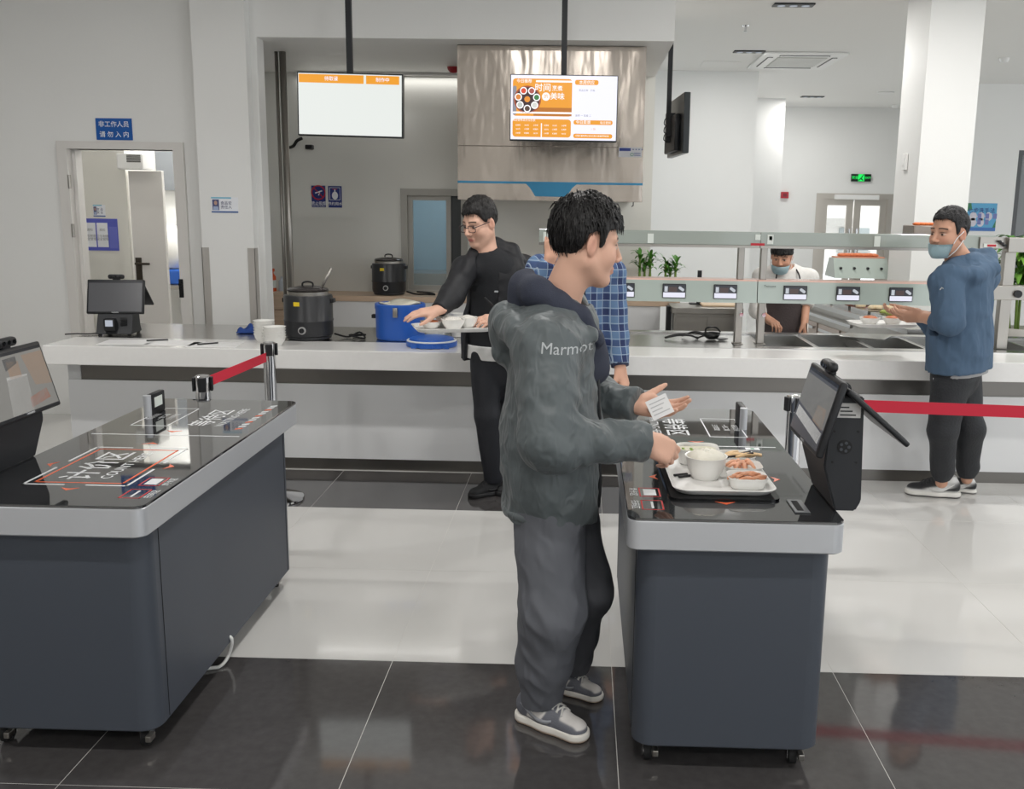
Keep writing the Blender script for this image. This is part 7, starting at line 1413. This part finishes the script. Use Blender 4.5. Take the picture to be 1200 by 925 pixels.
def person_d():
    X0, Y0 = -0.025, 4.75; r = thing('person', 'person in a blue plaid shirt standing behind the grey windbreaker', 'person', (X0, Y0, 0))
    Hd = Head(pt(684, 272, Y0-0.02), (-0.2, -0.97, -0.1), (0, 0, 1), 1.0); SKC = (214, 166, 142); fx = nv((-0.15, -0.98, 0))
    neck = pt(684, 305, Y0); chest = np.array([X0, Y0, 1.18]); pel = np.array([X0-0.03, Y0, 0.92])
    sR, sL = np.array([X0-0.18, Y0, 1.34]), np.array([X0+0.17, Y0-0.01, 1.33]); eR = np.array([X0-0.24, Y0-0.05, 1.13]); wR = pt(645, 303, Y0-0.1); eL = pt(722, 395, Y0-0.04); wL = pt(727, 432, Y0-0.1)
    hR, hL = np.array([X0-0.12, Y0, 0.88]), np.array([X0+0.05, Y0, 0.88]); kR, kL = np.array([X0-0.12, Y0-0.02, 0.48]), np.array([X0+0.02, Y0-0.02, 0.48]); aR, aL = np.array([X0-0.12, Y0+0.02, 0.09]), np.array([X0+0.0, Y0+0.02, 0.09])
    F = SDF((-0.35, 4.5, 0.05), (0.4, 5.0, 1.78), 0.01, [(Hd.c-0.12, Hd.c+0.12, 0.005), (wL-0.1, wL+0.1, 0.005), (wR-0.06, wR+0.12, 0.005)]); Hd.sdf(F); F.cap(Hd.w(-0.02, 0, -0.05), neck, 0.056, 0.062, 0.03)
    limb_body(F, neck, chest, pel, [(sR, eR, wR), (sL, eL, wL)], [(hR, kR, aR), (hL, kL, aL)])
    hand(F, wL, (0.25, -0.25, -0.93), (0.75, -0.4, 0.2), True, ((0.25, 0.35, 0.25), (0.3, 0.4, 0.3), (0.35, 0.4, 0.3), (0.4, 0.4, 0.3)), 0.03, (0.85, 0.45, -0.25), 0.15); hand(F, wR, (0.1, 0.0, 1), (-0.6, -0.75, 0), False, ((0.3, 0.5, 0.4),)*4, 0.03, (0.8, 0.5, -0.2), 0.1, s=0.9)
    P, Q = F.mesh(1); np_mesh('body', P, Q, SKIN, r, Hd.color(P, SKC)); hair(Hd, r, [(-0.12, -0.05), (-0.04, -0.04), (-0.026, 0.03), (0.01, 0.034), (0.03, 0.02), (0.05, 0.06), (0.13, 0.075)], 0.006, 0.01, 500, 0.018, 12, h=0.005)
    PL = plaid_mat(); J = SDF((-0.4, 4.5, 0.74), (0.4, 5.05, 1.52), 0.007)
    J.cap((X0, Y0, 1.25), (X0-0.01, Y0, 0.85), 0.17, 0.185, 0.05, flat=(fx, 0.7), fold=(0.006, 0.1, 2)); J.opening((X0, Y0), fx, 0.06, 0.06, 0.8, 1.4)
    for s_, e_, w_, sd in ((sR, eR, wR, 3), (sL, eL, wL, 7)): J.cap((X0+(s_[0]-X0)*0.55, Y0, 1.3), s_, 0.085, 0.07, 0.04); J.cap(s_, e_, 0.07, 0.062, 0.03, fold=(0.006, 0.05, sd)); J.cap(e_, w_, 0.06, 0.044, 0.03, fold=(0.005, 0.04, sd)); J.plane(w_-0.015*nv(w_-e_), nv(w_-e_), -1, w_-0.05, w_+0.07)
    J.cap(neck, neck+np.array([0, 0, 0.2]), 0.062, 0.1, 0.01, 'sub'); J.plane((0, 0, 0.8), (0, 0, 1), 1); P, Q = J.mesh(1); sh = np_mesh('plaid_shirt', P, Q, PL, r)
    w_ = wL-0.03*nv(wL-eL); bm = N(); cyl(bm, Vector(wL-0.055*nv(wL-eL)), Vector(wL-0.012*nv(wL-eL)), 0.048, 20, 0.045); obj('cuff', bm, mat('navy_cuff', (62, 66, 88), 0.8), sh, True, True)
    S = SDF((-0.25, 4.55, 0.82), (0.3, 4.98, 1.5), 0.008); S.cap((X0, Y0, 1.27), (X0, Y0, 0.9), 0.15, 0.16, 0.04, flat=(fx, 0.72)); S.cap((X0, Y0, 1.3), neck-np.array([0, 0, 0.02]), 0.1, 0.072, 0.04); S.plane((0, 0, 0.86), (0, 0, 1), 1); P, Q = S.mesh(1); np_mesh('shirt', P, Q, MATS['black_cotton'], r)
    T = SDF((-0.35, 4.55, 0.07), (0.3, 4.98, 0.92), 0.008); T.cap((X0-0.03, Y0, 0.87), (X0-0.03, Y0, 0.78), 0.14, 0.145, 0.04, flat=(fx, 0.75))
    for h_, k_, a_, sd in ((hR, kR, aR, 1), (hL, kL, aL, 5)): T.chain([h_-np.array([0, 0, 0.06]), k_, a_], [0.09, 0.068, 0.055], 0.03, fold=(0.005, 0.09, sd)); T.plane(a_-np.array([0, 0, 0.03]), (0, 0, 1), 1, a_-0.12, a_+0.08)
    P, Q = T.mesh(1); np_mesh('trousers', P, Q, MATS['black_trousers'], r)
    cols = ((26, 27, 29), (34, 35, 37), (30, 30, 32), (26, 26, 28), (40, 40, 42), (44, 44, 46)); shoe(r, (X0-0.12, Y0+0.08, 0), (X0-0.15, Y0-0.19, 0), cols); shoe(r, (X0+0.01, Y0+0.08, 0), (X0+0.0, Y0-0.19, 0), cols)
person_d()

# ================================================================== aproned kitchen worker
def person_e():
    Y0 = 7.5; c0 = pt(917, 300, Y0); X0 = c0[0]; r = thing('person', 'kitchen worker in a white shirt and dark apron with a lowered mask', 'person', (X0, Y0, 0))
    Hd = Head(pt(916, 300.5, Y0-0.1), (-0.3, -0.9, -0.32), (-0.05, -0.3, 1), 0.98); SKC = (206, 156, 130); fx = nv((-0.2, -0.98, 0))
    neck = pt(920, 318, Y0-0.02); chest = np.array([X0+0.02, Y0, 1.03]); pel = np.array([X0+0.03, Y0+0.05, 0.8])
    sR, sL = neck+np.array([-0.17, 0.02, -0.05]), neck+np.array([0.19, 0.02, -0.05]); eR = sR+np.array([-0.03, -0.02, -0.26]); wR = eR+np.array([0.06, -0.2, -0.05]); eL = pt(945, 352, Y0-0.05); wL = pt(943, 378, Y0-0.15)
    hR, hL = pel+np.array([-0.1, 0, -0.04]), pel+np.array([0.1, 0, -0.04]); kR, kL = hR+np.array([0, -0.04, -0.36]), hL+np.array([0, -0.04, -0.36]); aR, aL = np.array([hR[0], Y0+0.06, 0.09]), np.array([hL[0], Y0+0.06, 0.09])
    F = SDF((X0-0.4, Y0-0.42, 0.05), (X0+0.42, Y0+0.35, 1.55), 0.012, [(Hd.c-0.12, Hd.c+0.12, 0.0045), (wL-0.12, wL+0.05, 0.006)]); Hd.sdf(F); F.cap(Hd.w(-0.02, 0, -0.05), neck, 0.052, 0.06, 0.03)
    limb_body(F, neck, chest, pel, [(sR, eR, wR), (sL, eL, wL)], [(hR, kR, aR), (hL, kL, aL)])
    hand(F, wL, (0.0, -0.4, -0.9), (0.8, -0.3, 0.2), True, ((0.5, 0.7, 0.5),)*4, 0.03, (0.85, 0.4, -0.3), 0.2); hand(F, wR, (0.3, -0.9, -0.2), (0, -0.2, 0.95), False, ((0.5, 0.7, 0.5),)*4, 0.03, (0.85, 0.4, -0.3), 0.2)
    P, Q = F.mesh(1); np_mesh('body', P, Q, SKIN, r, Hd.color(P, SKC))
    hair(Hd, r, [(-0.12, -0.06), (-0.05, -0.06), (-0.03, -0.02), (-0.02, 0.02), (0.02, 0.02), (0.04, 0.04), (0.07, 0.045), (0.13, 0.045)], 0.014, 0.018, 900, 0.026, 15, h=0.005, fringe=0.5); mask_mesh(Hd, r, chin=True)
    S = SDF((X0-0.42, Y0-0.4, 0.7), (X0+0.45, Y0+0.35, 1.35), 0.008); S.cap(chest+np.array([0, 0, 0.06]), pel+np.array([0, 0, 0.0]), 0.17, 0.18, 0.05, flat=(fx, 0.7), fold=(0.006, 0.1, 2))
    for s_, e_, w_, sd in ((sR, eR, wR, 3), (sL, eL, wL, 7)): S.cap(chest+np.array([0, 0, 0.1]), s_, 0.09, 0.07, 0.04); S.cap(s_, e_, 0.074, 0.062, 0.03, fold=(0.007, 0.05, sd)); m_ = e_*0.7+w_*0.3; S.cap(e_, m_, 0.06, 0.055, 0.02); S.plane(m_, nv(w_-e_), -1, m_-0.07, m_+0.07)
    S.cap(neck+np.array([0, 0, 0.0]), neck+np.array([-0.02, -0.03, 0.2]), 0.06, 0.1, 0.01, 'sub'); P, Q = S.mesh(1); np_mesh('shirt', P, Q, mat('white_shirt', (232, 230, 226), 0.8, var=0.06, vscale=40), r)
    A_ = SDF((X0-0.35, Y0-0.4, 0.3), (X0+0.38, Y0+0.1, 1.28), 0.008); A_.cap(chest+np.array([0, -0.005, 0.0]), pel, 0.178, 0.19, 0.05, flat=(fx, 0.74)); A_.cap(pel+np.array([0, 0, 0.05]), pel+np.array([0, -0.02, -0.4]), 0.195, 0.21, 0.05, flat=(fx, 0.74), fold=(0.01, 0.14, 3)); A_.plane((X0, Y0-0.02, 0), (0, 1, 0), -1); A_.plane((0, 0, neck[2]-0.1), (0, 0, 1), -1)
    A_.plane((X0-0.10, 0, 1.02), nv((-0.75, 0, 0.6)), -1); A_.plane((X0+0.15, 0, 1.02), nv((0.75, 0, 0.6)), -1); P, Q = A_.mesh(1); ap = np_mesh('apron', P, Q, mat('brown_apron', (74, 66, 66), 0.75, bump=(90, 0.2)), r)
    for q in (-1, 1): bm = N(); tube(bm, spline([Vector(neck+np.array([q*0.1, -0.13, -0.1])), Vector(neck+np.array([q*0.085, -0.11, -0.02])), Vector(neck+np.array([q*0.065, -0.02, 0.04]))], 5), 0.006, 6); obj('apron_strap', bm, mat('dark_strap', (46, 42, 44), 0.7), ap, True, True)
    T = SDF((X0-0.3, Y0-0.25, 0.07), (X0+0.38, Y0+0.3, 0.85), 0.01)
    for h_, k_, a_, sd in ((hR, kR, aR, 1), (hL, kL, aL, 5)): T.chain([h_+np.array([0, 0, 0.02]), k_, a_], [0.1, 0.075, 0.06], 0.03)
    T.plane((0, 0, 0.09), (0, 0, 1), 1); P, Q = T.mesh(1); np_mesh('trousers', P, Q, MATS['black_trousers'], r)
    cols = ((26, 27, 29), (34, 35, 37), (30, 30, 32), (26, 26, 28), (40, 40, 42), (44, 44, 46)); shoe(r, aR*[1, 1, 0]+[0, 0.06, 0], aR*[1, 1, 0]+[0, -0.2, 0], cols); shoe(r, aL*[1, 1, 0]+[0, 0.06, 0], aL*[1, 1, 0]+[0, -0.2, 0], cols)
    bm = N(); tube(bm, [Vector(wL+np.array([0.01, -0.05, 0.0])), Vector(wL+np.array([0.02, -0.07, -0.28]))], 0.008, 8); tag(obj('steel_rod', bm, M_steel, world=True, loc=tuple(wL), smooth=True), 'thin steel rod held by the aproned worker', 'utensil')
person_e()
